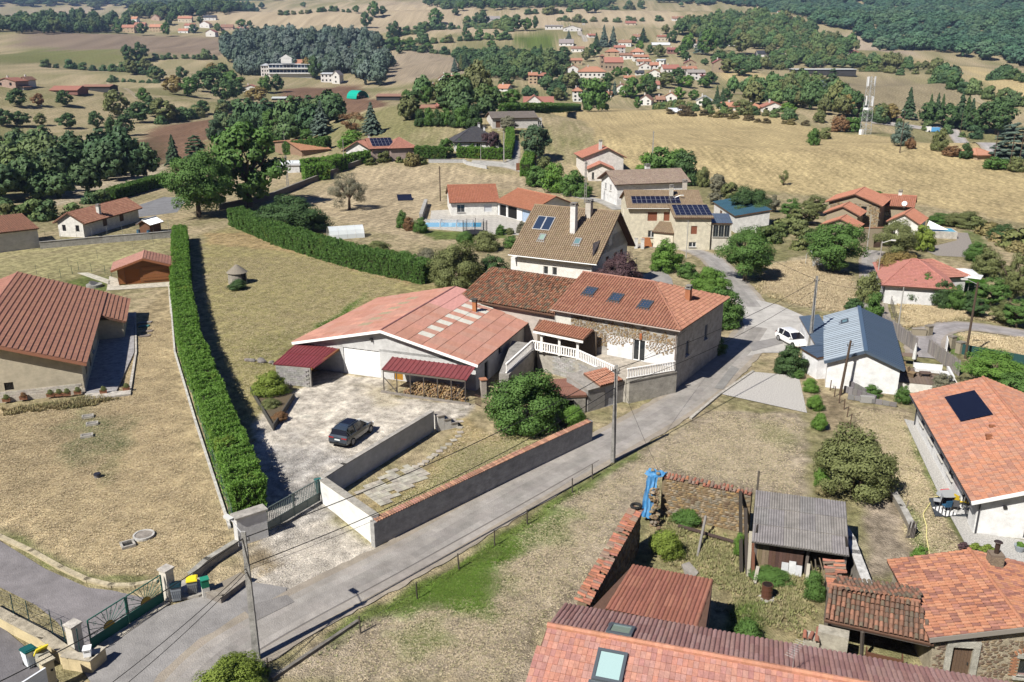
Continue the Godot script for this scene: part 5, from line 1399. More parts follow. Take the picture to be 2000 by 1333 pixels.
func car(called: String,label: String,p: Vector2,turn: float,paint: Color,suv:=true) -> void:
	var t:=thing(called,label,"car",at(p),turn)
	var H:=1.64 if suv else 1.48
	var rows:=[]
	for s in [[-2.24,0.74,0.42,0.62],[-2.2,0.86,0.34,0.9],[-2.05,0.9,0.3,1.04],[-1.3,0.93,0.26,1.02],[-0.3,0.93,0.25,0.98],[0.75,0.93,0.26,0.97],[1.2,0.92,0.27,0.94],[1.75,0.88,0.3,0.84],[2.1,0.8,0.33,0.72],[2.24,0.66,0.42,0.56]]:
		var x: float=s[0]; var w: float=s[1]; var b: float=s[2]; var y: float=s[3] * H / 1.64
		rows.append([W3(x,b,w - 0.08),W3(x,b + 0.12,w),W3(x,b * 0.4 + y * 0.6,w),W3(x,y - 0.04,w - 0.06),W3(x,y,w - 0.14),W3(x,y + 0.015,0),W3(x,y,-w + 0.14),W3(x,y - 0.04,-w + 0.06),W3(x,b * 0.4 + y * 0.6,-w),W3(x,b + 0.12,-w),W3(x,b,-w + 0.08)])
	var mb:=MB.new(paint); loft(mb,rows); build("body",mb,M.carpaint,t)
	var gl:=B(0.012,0.014,0.017)
	rows=[]
	for s in [[-2.06,0.84,1.0,1.02],[-1.78,0.8,0.99,H - 0.14],[-1.5,0.8,0.98,H - 0.05],[0.05,0.8,0.97,H - 0.05],[0.3,0.8,0.96,H - 0.13],[1.12,0.8,0.93,0.95]]:
		var k: float=s[3]
		var wr:=lerpf(0.82,0.6,clampf((k - 0.95) / (H - 1.0),0,1))
		rows.append([W3(s[0],s[2] - 0.06,0.86),W3(s[0],k - 0.02,wr),W3(s[0],k,wr - 0.08),W3(s[0],k + 0.01,0),W3(s[0],k,-wr + 0.08),W3(s[0],k - 0.02,-wr),W3(s[0],s[2] - 0.06,-0.86)])
	loft(gl,rows); build("windows",gl,M.glass,t)
	mb=MB.new(paint)
	rows=[]
	for s in [[-1.9,H - 0.16,0.6],[-1.5,H - 0.015,0.58],[-0.7,H,0.58],[0.05,H - 0.02,0.58],[0.28,H - 0.09,0.57]]:
		rows.append([W3(s[0],s[1] - 0.05,s[2] + 0.04),W3(s[0],s[1],s[2] - 0.04),W3(s[0],s[1] + 0.01,0),W3(s[0],s[1],-s[2] + 0.04),W3(s[0],s[1] - 0.05,-s[2] - 0.04)])
	loft(mb,rows)
	for z in [-1,1]:
		mb.bar(W3(0.3,H - 0.12,z * 0.63),W3(1.12,0.93,z * 0.84),0.06,0.07)
		mb.bar(W3(-0.75,H - 0.07,z * 0.64),W3(-0.7,0.97,z * 0.87),0.05,0.07)
		mb.bar(W3(-1.85,H - 0.18,z * 0.64),W3(-1.6,0.99,z * 0.88),0.16,0.06)
	build("roof",mb,M.carpaint,t)
	if suv:
		mb=B(0.008,0.009,0.012); mb.box(W3(-0.45,H + 0.012,0),W3(1.1,0.012,0.85)); build("sunroof",mb,M.glass,t)
		for z in [-1,1]:
			mb=B(0.03,0.03,0.03); mb.tube(W3(-1.5,H + 0.05,z * 0.56),W3(0.0,H + 0.04,z * 0.56),0.02,0.02,5); build("roof_rail",mb,M.metal,t)
	for x in [-1.38,1.4]:
		for z in [-1,1]:
			mb=B(0.018,0.018,0.018); mb.tube(W3(x,0.35,z * 0.72),W3(x,0.35,z * 0.935),0.35,0.35,18)
			var w:=build("wheel",mb,M.rubber,t)
			mb=B(0.25,0.25,0.26); mb.tube(W3(x,0.35,z * 0.93),W3(x,0.35,z * 0.945),0.22,0.22,14)
			for k in 5: mb.bar(W3(x,0.35,z * 0.95),W3(x + cos(k * TAU / 5) * 0.22,0.35 + sin(k * TAU / 5) * 0.22,z * 0.95),0.04,0.02,Vector3.BACK)
			build("rim",mb,M.metal,w)
	for z in [-1,1]:
		mb=B(0.75,0.78,0.8); mb.box(W3(2.1,0.66,z * 0.62),W3(0.16,0.1,0.3),Basis(UP,z * 0.4)); build("headlight",mb,M.glass,t)
		mb=B(0.25,0.01,0.01); mb.box(W3(-2.17,0.86,z * 0.6),W3(0.1,0.1,0.46)); build("tail_light",mb,M.glass,t)
		mb=MB.new(paint); mb.box(W3(0.85,1.02,z * 0.98),W3(0.14,0.13,0.2)); build("mirror",mb,M.carpaint,t)
	mb=B(0.6,0.62,0.62); mb.box(W3(-2.245,0.72,0),W3(0.02,0.11,0.5)); build("number_plate",mb,M.paint,t)
	mb=B(0.02,0.02,0.02); mb.box(W3(-2.2,0.4,0),W3(0.14,0.16,1.5)); mb.box(W3(2.16,0.42,0),W3(0.14,0.2,1.3)); build("bumper",mb,M.paint,t)
func shed_roof(t: Node3D,a: Vector3,b: Vector3,c: Vector3,d: Vector3,col: Color,w: float,l: float,kind:="trapeze",waves:=3,depth:=0.05,m:="sheet",extra:={}) -> void:
	var o:={"kind": kind,"pal": [col],"w": w,"l": l,"waves": waves,"depth": depth,"m": m,"thick": 0.05,"under": col * 0.8,"parts": 300,"called": "roof_sheet"}
	o.merge(extra,true)
	roof_plane(t,a,b,c,d,o)
func stones(parent: Node3D,o: Vector3,u: Vector3,w: float,h: float,size: float,cols: Array,parts:=0,holes:=[],dens:=1.0,proud:=0.05,test=null) -> void:
	var n:=u.cross(UP)
	var meshes:=[]
	for k in 4:
		var mb:=MB.new(Color.WHITE)
		rng.seed=40 + k
		mb.blob(Vector3.ZERO,W3(0.5,0.5,0.5),4,7,0.22,rng)
		meshes.append(mb.done())
	rng.seed=int(w * 100 + h * 10)
	var xf:=[]
	var rows:=int(h / (size * 0.52))
	for j in rows:
		var x:=R(0,size)
		while x < w:
			var sw:=size * R(0.6,1.5)
			var sh:=h / rows * R(0.8,1.1)
			var c:=Vector2(x + sw / 2,(j + 0.5) * h / rows)
			x += sw * R(1.0,1.12)
			if c.x > w - size * 0.2: continue
			var bad:=R(0,1) > dens
			for q in holes:
				if c.x > q[0] - sw * 0.4 and c.x < q[0] + q[2] + sw * 0.4 and c.y > q[1] - sh * 0.4 and c.y < q[1] + q[3] + sh * 0.4: bad=true
			if test and not test.call(c.x,c.y): bad=true
			if bad: continue
			var bs:=Basis(u,UP,n).rotated(n,R(-0.15,0.15))
			xf.append(Transform3D(Basis(bs.x * sw * 1.05,bs.y * sh * 1.05,bs.z * proud * 2.2),o + u * c.x + UP * c.y))
	if parts > 0:
		var vars:=[]
		for c in cols:
			for k in 2:
				vars.append(tint("stone",vary(c,0.12)))
		for i in mini(parts,xf.size()):
			part("stone",meshes[i % 4],vars[rng.randi() % vars.size()],parent).transform=xf[i]
		xf=xf.slice(parts)
	if xf.size():
		var cs:=[]
		for i in xf.size(): cs.append(vary(cols[rng.randi() % cols.size()],0.16))
		multi("stones",meshes[0],M.stone,xf,cs,parent)
func blocks(parent: Node3D,o: Vector3,u: Vector3,w: float,h: float,bw: float,bh: float,c: Color,called:="block",proud:=0.02,m:="concrete") -> void:
	var n:=u.cross(UP)
	var mb:=MB.new(Color.WHITE); mb.box(Vector3.ZERO,W3(bw - 0.02,bh - 0.02,proud * 2))
	var mesh:=mb.done()
	var vars:=[]
	for k in 4:
		vars.append(tint(m,vary(c,0.12)))
	for j in int(h / bh):
		for i in int(w / bw):
			var x:=(i + 0.5 + 0.5 * (j % 2)) * bw
			if x + bw / 2 > w + 0.02: continue
			part(called,mesh,vars[rng.randi() % 4],parent).transform=Transform3D(Basis(u,UP,n),o + u * x + UP * (j + 0.5) * bh)
func balustrade(called: String,label: String,a: Vector3,b: Vector3,h:=0.95) -> void:
	var t:=thing(called,label,"balustrade",a)
	var e:=b - a
	var l:=Vector2(e.x,e.z).length()
	var u:=e / l
	var bs:=Basis(W3(e.x,0,e.z).normalized(),UP,W3(-e.z,0,e.x).normalized())
	var mb:=B(0.78,0.76,0.74)
	mb.bar(UP * h,e + UP * h,0.16,0.09); mb.bar(UP * 0.1,e + UP * 0.1,0.14,0.08)
	build("rail",mb,M.paint,t)
	mb=B(0.78,0.76,0.74)
	mb.box(W3(0,h / 2,0),W3(0.13,h - 0.14,0.07),bs)
	var mesh:=mb.done()
	var n:=int(l / 0.26)
	for i in n:
		part("baluster",mesh,M.paint,t).position=u * l * (i + 0.5) / n


const ORANGE:=[Color(0.46,0.21,0.135),Color(0.43,0.232,0.168),Color(0.5,0.24,0.155),Color(0.39,0.201,0.147)]
const OLD:=[Color(0.34,0.171,0.105),Color(0.24,0.115,0.07),Color(0.4,0.22,0.14),Color(0.17,0.11,0.075),Color(0.3,0.17,0.1),Color(0.36,0.146,0.084),Color(0.2,0.16,0.11)]
const BROWN:=[Color(0.3,0.225,0.15),Color(0.285,0.212,0.14),Color(0.315,0.24,0.16)]
const STONES:=[Color(0.37,0.27,0.16),Color(0.3,0.21,0.12),Color(0.44,0.35,0.24),Color(0.24,0.17,0.11),Color(0.42,0.29,0.15),Color(0.33,0.28,0.22)]

func left_gardens() -> void:
	# big gabled house at the left edge: only its right half stands in the picture
	var u:=Vector2(0.94,-0.342)
	var B:=V(-40,-77)
	var t:=house("tiled_house","large cream house with broad red-brown tiled roof at the left edge, beside the long hedge","house",B - u * 17,B,26,3.1,3.06,"gz",{"wall": K(0.62,0.55,0.42),"ov": 0.55,"og": 0.6,"trim": K(0.66,0.6,0.52),"fascia": K(0.3,0.14,0.09),
		"roof": {"kind": "flat","pal": [K(0.4,0.19,0.14)],"w": 0.45,"l": 0.4},"roof2": {"kind": "plank","pal": [K(0.36,0.177,0.119),K(0.33,0.159,0.112)],"w": 0.34,"l": 0.47,"rise": 1.9,"parts": 0}},
		[["f",10.5,1.1,0.75,0.75,"bars"],["r",2.6,0.9,1.1,1.2,"shut",K(0.09,0.05,0.03)],["r",6.4,0.0,1.2,2.1,"french",K(0.1,0.06,0.04)],["r",9.5,0.9,1.1,1.2,"win"]])
	var mb:=B(0.62,0.55,0.42)
	mb.box(W3(17 + 1.3,1.0,-21.5),W3(2.6,2.6,9.0))
	build("wing",mb,M.plaster,t)
	roof_plane(t,W3(20.0,1.98,-16.4),W3(20.0,1.98,-26.6),W3(17.5,2.98,-26.6),W3(17.5,2.98,-16.4),{"kind": "plank","pal": [K(0.36,0.177,0.119)],"w": 0.34,"l": 0.47,"rise": 1.9})
	blocks(t,W3(0,0.02,0.012),Vector3.RIGHT,17,1.0,0.48,0.2,K(0.68,0.63,0.55),"plinth_stone",0.012,"plaster")
	sheet("terrace_paving",[V(-39.7,-76.5),V(-37.2,-77.3),V(-40.2,-88.7),V(-46.4,-104),V(-48.4,-104),V(-45.6,-91.9)],0.12,K(0.42,0.4,0.4),M.concrete,0.001)
	sheet("terrace_kerb",[V(-39.8,-76.5),V(-39.1,-75),V(-35.5,-76.4),V(-39.9,-88.7),V(-46.2,-104),V(-46.4,-104),V(-40.1,-88.7),V(-36.1,-77.3)],0.16,K(0.6,0.56,0.5),M.concrete,0.001)
	var mbr:=B(0.4,0.385,0.38)
	# potted plants along the front wall
	for q in [[V(-46,-74.5),"terracotta pot with a small plant, second from the left by the wall"],[V(-44.7,-75),"brown planter trough with dry flowers under the barred window"],[V(-42.6,-75.7),"long planter of ochre flowers below the cream wall"],[V(-41.9,-75.9),"small pot of purple flowers on the kerb"],[V(-41.2,-76),"terracotta trough beside the purple flower pot"],[V(-40.4,-76.4),"planter trough at the corner of the cream house"],[V(-38.1,-76.6),"dark square pot at the foot of the paved terrace"],[V(-36.3,-77.4),"grey square pot on the outer corner of the terrace"]]:
		var p: Vector2=q[0]
		var k:=thing("flower_pot",q[1],"flower pot",at(p,0.16),0.35)
		var m:=B(0.36,0.17,0.1); m.box(W3(0,0.13,0),W3(0.62,0.26,0.28)); m.box(W3(0,0.27,0),W3(0.68,0.04,0.33)); build("pot",m,M.dull,k)
		var c:=part("flowers",crown_of("bush",0,0),M["leaf_rust" if k.name.ends_with("1") else "leaf_olive"],k); c.position.y=0.22; c.scale=W3(0.7,0.5,0.45)
	tufts("planted_bed","low bed of heather and herbs along the front of the cream house","flower bed",[V(-45.8,-73),V(-39.4,-76.1),V(-35.9,-75.7),V(-37.3,-73.6),V(-42.6,-72.3),V(-44.8,-71.2)],1600,0.28,0.28,[K(0.11,0.12,0.04),K(0.15,0.12,0.05),K(0.08,0.1,0.03)])
	for q in [[V(-37.1,-71.2),"upper of the three concrete drain covers in the green patch"],[V(-36,-69.6),"middle of the three concrete drain covers in the green patch"],[V(-35.3,-67.1),"lowest of the three concrete drain covers in the green patch"]]:
		var k:=thing("drain_cover",q[1],"drain cover",at(q[0]),0.4,"concrete drain covers in the lawn")
		var m:=B(0.55,0.52,0.46)
		for s in [-1,1]: m.box(W3(s * 0.42,0.08,0),W3(0.12,0.2,0.6)); m.box(W3(0,0.08,s * 0.26),W3(0.72,0.2,0.1))
		build("frame",m,M.concrete,k)
		m=B(0.3,0.28,0.27); m.box(W3(0,0.06,0),W3(0.72,0.1,0.42)); build("lid",m,M.concrete,k)
	var k:=thing("manhole","round pale concrete manhole cover in the dry lawn","manhole cover",at(V(-24.2,-51.1)))
	var m:=B(0.68,0.66,0.62)
	for i in 20:
		var a:=TAU * i / 20
		m.bar(W3(cos(a),0.08,sin(a)) * W3(0.62,1,0.62),W3(cos(a + 0.33),0.08,sin(a + 0.33)) * W3(0.62,1,0.62),0.12,0.16)
	build("rim",m,M.concrete,k)
	m=B(0.36,0.32,0.28); m.tube(W3(0,-0.05,0),W3(0,0.12,0),0.57,0.57,20); build("lid",m,M.concrete,k)
	k=thing("inspection_chamber","square concrete chamber with a dark grating beside the round manhole","drain cover",at(V(-24.8,-50)),0.6)
	m=B(0.5,0.47,0.42)
	for s in [-1,1]: m.box(W3(s * 0.36,0.06,0),W3(0.12,0.2,0.84)); m.box(W3(0,0.06,s * 0.36),W3(0.6,0.2,0.12))
	build("frame",m,M.concrete,k)
	m=B(0.03,0.03,0.03); m.box(W3(0,-0.02,0),W3(0.6,0.1,0.6)); build("grating",m,M.dull,k)
	k=thing("vent_cap","small dark round vent cap standing in the dry lawn","drain cover",at(V(-31.1,-59.7)))
	m=B(0.25,0.24,0.24); m.tube(W3(0,-0.1,0),W3(0,0.2,0),0.24,0.24,14); build("collar",m,M.concrete,k)
	m=B(0.03,0.03,0.04); m.tube(W3(0,0.2,0),W3(0,0.3,0),0.28,0.24,14); build("lid",m,M.metal,k)
	# bundles of boards drying on the lawn
	for q in [[V(-43.5,-100.1),K(0.3,0.28,0.27),"stack of grey boards with white stripes on the lawn"],[V(-43,-98.6),K(0.07,0.2,0.2),"turquoise panel lying among the boards on the lawn"],[V(-41.8,-96.6),K(0.27,0.22,0.19),"short brown board lying alone below the turquoise panel"],[V(-41.4,-94.9),K(0.25,0.21,0.19),"lowest of the brown boards lying on the lawn"]]:
		var b:=MB.new(q[1]); var p:=at(q[0])
		for i in 3: b.box(p + W3(0,0.06,i * 0.22),W3(1.5 if q[0].y < -100 else 1.1,0.1,0.2),Basis(UP,0.3))
		solo("board_stack",b,M.wood,q[2],"boards")
	# wooden garden shed
	t=house("garden_shed","orange-brown timber garden shed with a red tiled roof beside the hedge","shed",V(-54.3,-118.1),V(-47.8,-120.4),4.2,2.3,1.15,"gz",{"wall": K(0.3,0.13,0.055),"wm": "wood","ov": 0.75,"og": 0.7,"fascia": K(0.25,0.1,0.05),"roof": {"kind": "flat","pal": [K(0.44,0.232,0.182)],"w": 0.42,"l": 0.4},"roof2": {"kind": "plank","pal": [K(0.36,0.183,0.133)],"w": 0.36,"l": 0.42,"rise": 1.8}},[["f",0.9,0.05,1.9,2.0,"door",K(0.36,0.13,0.04)]])
	var bm:=MB.new(Color.WHITE); bm.box(Vector3.ZERO,W3(3.6,0.15,0.05))
	var pl:=bm.done()
	for i in 13:
		var o:=part("board",pl,M.wood,t); o.position=W3(5.0,0.35 + i * 0.152,0.03)
		o.material_override=tint("wood",vary(K(0.32,0.13,0.05),0.2))
	bm=MB.new(Color.WHITE); bm.box(Vector3.ZERO,W3(0.2,2.3,0.05))
	pl=bm.done()
	for i in 4:
		var o:=part("board",pl,M.wood,t); o.position=W3(0.12 + i * 0.21,1.25,0.03)
		o.material_override=tint("wood",vary(K(0.35,0.14,0.05),0.15))
	sheet("shed_path",[V(-54.7,-115),V(-57.8,-123.1),V(-56,-121.6),V(-54,-117.5),V(-47.6,-119.8),V(-41.4,-104.5),V(-41.9,-103.6),V(-47.2,-117.2)],0.05,K(0.66,0.6,0.5),M.concrete,0.001)
	sheet("garden_path",[V(-63.3,-125),V(-61.9,-125.3),V(-56.6,-120.7),V(-55.7,-118.3),V(-60.8,-122.8)],0.05,K(0.64,0.6,0.5),M.concrete,0.001)
	k=thing("well_cover","round concrete well cover with a dark lid behind the tiled roof","manhole cover",at(V(-57.3,-117.2)))
	m=B(0.4,0.39,0.36); m.tube(W3(0,-0.1,0),W3(0,0.35,0),1.05,1.05,20); build("ring",m,M.concrete,k)
	m=B(0.16,0.16,0.16); m.tube(W3(0.1,0.35,0),W3(0.15,0.45,0),0.8,0.7,18); build("lid",m,M.concrete,k)
	post_fence("wire_fence","green wire fence with posts around the garden behind the shed",[V(-64.5,-119.2),V(-63.9,-124.7),V(-64,-126.9),V(-59,-124.4),V(-55.9,-121.6)],2.6,1.3,K(0.02,0.07,0.05),4,0.03)
	post_fence("wire_fence","thin wire fence across the grass in front of the long white garage",[V(-69.1,-124.7),V(-64.8,-134.9),V(-61.5,-140.6),V(-59.2,-151.3)],4.5,1.4,K(0.1,0.11,0.1),3,0.025)
	# the long low house with its garage
	t=house("bungalow","white gabled bungalow with brown tiled roof behind the low grey wall, far left","house",V(-79.4,-152.6),V(-74.6,-151.7),16.5,2.7,1.45,"gz",{"wall": K(0.74,0.72,0.68),"ov": 0.7,"og": 0.4,"roof": {"kind": "roman","pal": [K(0.3,0.15,0.1)],"w": 0.34,"l": 0.4},"roof2": {"kind": "roman","pal": [K(0.31,0.16,0.11),K(0.27,0.13,0.09)],"w": 0.4,"l": 0.42,"rise": 1.6},"chim": [[4.4,3.2,-5.5,1.4,0.55,K(0.7,0.68,0.64)]]},
		[["f",0.8,1.0,0.7,1.1,"bars"],["f",3.4,1.0,0.7,1.1,"bars"],["r",5.5,0.9,1.3,1.3,"shut",K(0.1,0.06,0.05)],["r",10.5,0.9,1.3,1.3,"shut",K(0.1,0.06,0.05)]])
	t=house("long_garage","long white garage with a low brown roof joined to the white bungalow","garage",V(-86.5,-135.5),V(-78,-143.2),9.0,3.3,1.2,"shed",{"wall": K(0.72,0.69,0.65),"wm": "plaster","ov": 0.3,"y": -0.2,"roof": {"kind": "roman","pal": [K(0.29,0.15,0.1),K(0.25,0.13,0.09)],"w": 0.34,"l": 0.4}},[["r",0.3,0.0,5.0,2.9,"gar",K(0.16,0.15,0.15)]])
	wall_line("garden_wall","stained grey garden wall in front of the white bungalow",[V(-77.3,-142.2),V(-69.3,-146.8),V(-62.7,-149.9),V(-59.5,-151.7)],0.3,1.1,K(0.5,0.48,0.44),K(0.45,0.43,0.4),"concrete")
	post_fence("wire_fence","wire fence of thin posts standing on the stained grey wall",[V(-78.2,-145.6),V(-69.8,-149.9),V(-61.4,-155.9)],2.6,2.4,K(0.2,0.21,0.2),4,0.025)
	t=house("tool_shed","small brown tool shed with a silver sheet roof and blue water barrels","shed",V(-66,-154.5),V(-64,-154),3.2,1.9,0.6,"gz",{"wall": K(0.2,0.1,0.06),"wm": "wood","ov": 0.45,"og": 0.4,"roof": {"kind": "trapeze","pal": [K(0.5,0.52,0.54)],"w": 1.0,"l": 1.2,"waves": 4,"m": "metal"}})
	for q in [[V(-65.9,-153.6),"blue water barrel at the left corner of the small brown shed"],[V(-63.9,-153.1),"blue water barrel at the right corner of the small brown shed"]]:
		var b:=thing("water_barrel",q[1],"barrel",at(q[0])); var mm:=B(0.04,0.1,0.16); mm.tube(Vector3.ZERO,W3(0,0.5,0),0.3,0.33,12); mm.tube(W3(0,0.5,0),W3(0,1,0),0.33,0.29,12); build("barrel",mm,M.paint,b)
		mm=B(0.02,0.05,0.08); mm.tube(W3(0,1,0),W3(0,1.04,0),0.31,0.31,12); build("lid",mm,M.paint,b)
	# stone water tank in the field
	t=thing("stone_hut","small round stone hut with a conical stone roof in the field beyond the hedge","hut",at(V(-38.2,-119.2)))
	m=B(0.4,0.37,0.32); m.tube(W3(0,-0.2,0),W3(0,1.6,0),1.3,1.25,18,false); build("wall",m,M.concrete,t)
	m=B(0.36,0.32,0.26); m.tube(W3(0,1.55,0),W3(0,2.35,0),1.45,0.5,18); m.tube(W3(0,2.3,0),W3(0,2.6,0),0.55,0.2,12); build("roof",m,M.stone,t)
	m=B(0.02,0.02,0.02); m.box(W3(1.05,0.95,0.75),W3(0.6,1.2,0.3),Basis(UP,0.9)); build("opening",m,M.dull,t)
	# clipped hedge, its kerb and its green mesh fence
	hedge("clipped_hedge","long clipped bright green conifer hedge running away from the lane",[V(-18.0,-54.0),V(-25.8,-70.7),V(-34.2,-88.8),V(-42.7,-110),V(-56.8,-149)],2.1,2.45,"bright",0.24,82,0.16)
	wall_line("hedge_kerb","low white kerb along the foot of the long clipped hedge",[V(-18.9,-52.2),V(-27.4,-70.3),V(-36,-89),V(-45,-112)],0.18,0.16,K(0.66,0.64,0.6),K(0.66,0.64,0.6),"concrete",0.0,"kerb")
	post_fence("mesh_fence","green wire mesh fence between the white kerb and the hedge",[V(-18.6,-52.2),V(-27.0,-70.3),V(-35.6,-89)],2.5,1.5,K(0.01,0.08,0.06),6,0.03)
	# rubble and planted bed beside the yard
	for i in 9:
		var p: Vector2=V(-27.5,-86.4).lerp(V(-22.4,-84.4),i / 8.0) + Vector2(R(-0.2,0.2),R(-0.3,0.3))
		var b:=MB.new(vary(K(0.34,0.31,0.29),0.15)); b.blob(at(p,0.1),W3(R(0.25,0.5),R(0.14,0.24),R(0.2,0.35)),4,7,0.22,rng)
		solo("boulder",b,M.stone,"rough grey stone, %s from the left in the boulder row behind the carport" % NTH[i],"stone","row of boulders behind the carport")
	t=thing("raised_bed","triangular raised bed edged with dark boards at the edge of the gravel yard","flower bed",at(V(-20.1,-68.3)))
	var org:=t.position
	m=B(0.1,0.095,0.09)
	m.bar(at(V(-20.1,-68.3),0.25) - org,at(V(-20.1,-75.7),0.25) - org,0.08,0.6); m.bar(at(V(-20.1,-68.3),0.25) - org,at(V(-24.6,-77.4),0.25) - org,0.08,0.5)
	build("edge_board",m,M.wood,t)
	m=B(0.18,0.14,0.09); m.prism(PackedVector2Array([V(-20.1,-68.5) - V(org.x,org.z),V(-20.1,-75.6) - V(org.x,org.z),V(-22.1,-79.2) - V(org.x,org.z),V(-24.4,-77.3) - V(org.x,org.z)]),0.0,0.3); build("soil",m,M.gravel,t)

func gate_and_bins() -> void:
	# green gate with two rising suns
	var a:=at(V(-22.35,-39.45))
	var b:=at(V(-20.1,-43.8))
	var t:=thing("sun_gate","green iron double gate with two golden half suns and wavy rays","gate",a,atan2(-(b.z - a.z),b.x - a.x))
	var G:=K(0.012,0.1,0.075)
	var L:=a.distance_to(b)
	for s in 2:
		var x0:=0.05 + s * L / 2
		var w:=L / 2 - 0.1
		var m:=MB.new(G)
		for x in [x0,x0 + w]: m.box(W3(x,0.95,0),W3(0.06,1.7,0.06))
		m.box(W3(x0 + w / 2,1.8,0),W3(w,0.05,0.05)); m.box(W3(x0 + w / 2,0.12,0),W3(w,0.06,0.06))
		var leafn:=build("gate_leaf",m,M.paint,t)
		m=MB.new(G); m.box(W3(x0 + w / 2,0.4,0),W3(w,0.56,0.03)); build("panel",m,M.paint,leafn)
		var c:=W3(x0 + w * 0.5,0.7,0)
		m=B(0.3,0.2,0.03)
		for i in 12:
			var p:=PI * i / 12
			var q:=PI * (i + 1) / 12
			for z in [0.03,-0.03]: m.tri(c + W3(0,0,z),c + W3(cos(p) * 0.34,sin(p) * 0.34,z),c + W3(cos(q) * 0.34,sin(q) * 0.34,z))
		build("sun",m,M.paint,leafn)
		for i in 11:
			var p:=PI * (i + 0.5) / 11
			m=MB.new(G)
			var d:=W3(cos(p),sin(p),0)
			var reach:=minf(1.1 / maxf(sin(p),0.01),(w / 2 - 0.03) / maxf(absf(cos(p)),0.01))
			m.tube(c + d * 0.34,c + d * reach,0.018,0.018,5)
			if i % 2 == 0:
				for j in 8: m.tube(c + d * (reach * 0.7) + W3(cos(j * 0.8),sin(j * 0.8),0) * 0.1,c + d * (reach * 0.7) + W3(cos(j * 0.8 + 0.8),sin(j * 0.8 + 0.8),0) * 0.1,0.012,0.012,4,false)
			build("ray",m,M.paint,leafn)
	for q in [[V(-22.85,-39.0),"left white pillar of the green sun gate"],[V(-19.95,-44.2),"right white pillar of the green sun gate, beside the bins"]]:
		var k:=thing("gate_pillar",q[1],"gate pillar",at(q[0]),1.08,"pillars of the green gate")
		var m:=B(0.64,0.6,0.53); m.box(W3(0,0.85,0),W3(0.55,2.1,0.55)); build("shaft",m,M.plaster,k)
		m=B(0.62,0.58,0.52); m.box(W3(0,1.95,0),W3(0.68,0.1,0.68)); build("cap",m,M.concrete,k)
	sheet("gate_threshold",[V(-22.6,-39.2),V(-20.2,-43.9),V(-19.7,-43.6),V(-22.0,-38.8)],0.06,K(0.55,0.5,0.42),M.concrete,0.001)
	wall_line("drive_kerb","curved pale brick kerb between the dry lawn and the asphalt drive",[V(-35.8,-52.4),V(-33.6,-51),V(-30.6,-49.2),V(-27.8,-47.3),V(-25.6,-46),V(-23.9,-45.4),V(-22.6,-45.4),V(-21.5,-45.8)],0.34,0.12,K(0.6,0.52,0.36),K(0.6,0.52,0.36),"concrete",0.0,"kerb")
	wheelie("grey wheelie bin with a dark green lid beside the gate pillar",V(-19.43,-44),0.3,K(0.2,0.22,0.25),K(0.01,0.03,0.04))
	wheelie("wheelie bin with a bright yellow lid beside the dark lidded bin",V(-18.7,-44.6),0.3,K(0.15,0.16,0.17),K(0.75,0.58,0.03))
	sheet("bin_pad",[V(-20,-43.7),V(-20.6,-45.2),V(-18.91,-46.3),V(-17.91,-44.6),V(-18.25,-44.2)],0.16,K(0.5,0.47,0.42),M.concrete,0.001)
	wall_line("low_wall","low grey concrete wall at the edge of the dry lawn, behind the bins",[V(-19.24,-46),V(-18.81,-47.5),V(-17.7,-49.5)],0.3,0.55,K(0.42,0.4,0.36),K(0.45,0.43,0.38),"concrete",0.04)
	var k:=thing("meter_box","green electricity meter box on a white post beside the yellow bin","meter box",at(V(-17.84,-44.3)),0.5)
	var m:=B(0.6,0.58,0.54); m.box(W3(0,0.3,0),W3(0.4,0.8,0.4)); build("post",m,M.plaster,k)
	m=B(0.01,0.12,0.07); m.box(W3(0,0.95,0),W3(0.42,0.5,0.4)); build("box",m,M.paint,k)
	m=B(0.02,0.2,0.13); m.box(W3(0,1.22,0),W3(0.48,0.05,0.46)); build("lid",m,M.paint,k)
	t=wall_line("planter_wall","low planter wall with crazy stone paving beside the concrete pole",[V(-17.6,-44.2),V(-16.81,-43.8),V(-15.9,-45.8)],0.3,0.4,K(0.3,0.27,0.24),K(0.4,0.36,0.3),"concrete",0.03)
	sheet("crazy_paving",[V(-17.79,-44.6),V(-16.43,-46.3),V(-15.9,-46),V(-16.85,-44.1)],0.36,K(0.4,0.35,0.28),M.stone,0.001)
	# gate of the gravel yard and its pillar
	k=thing("gate_wall","thick white gate pillar at the near end of the hedge","gate pillar",at(V(-17.0,-50.75)),yaw_of(V(-17.7,-50.2),V(-16.3,-51.3)))
	m=B(0.66,0.66,0.66); m.box(W3(0,0.9,0),W3(2.0,2.1,0.7)); build("wall",m,M.plaster,k)
	m=B(0.5,0.47,0.42); m.box(W3(0,1.99,0),W3(2.2,0.1,0.9)); build("coping",m,M.concrete,k)
	a=at(V(-16.2,-51.6)); b=at(V(-13.6,-55.9))
	t=thing("bar_gate","grey metal double gate of upright bars before the gravel yard","gate",a,atan2(-(b.z - a.z),b.x - a.x))
	L=a.distance_to(b)
	for s in 2:
		m=B(0.1,0.13,0.125)
		var x0:=s * L / 2 + 0.03
		var w:=L / 2 - 0.06
		for y in [0.12,0.68,1.72]: m.box(W3(x0 + w / 2,y,0),W3(w,0.06,0.05))
		for x in [x0,x0 + w * 0.5,x0 + w]: m.box(W3(x,0.9 if x != x0 + w * 0.5 else 0.4,0),W3(0.06,1.7 if x != x0 + w * 0.5 else 0.56,0.05))
		var lf:=build("gate_leaf",m,M.paint,t)
		m=B(0.13,0.15,0.14); m.box(W3(x0 + w / 2,0.4,0),W3(w,0.52,0.015)); build("panel",m,M.paint,lf)
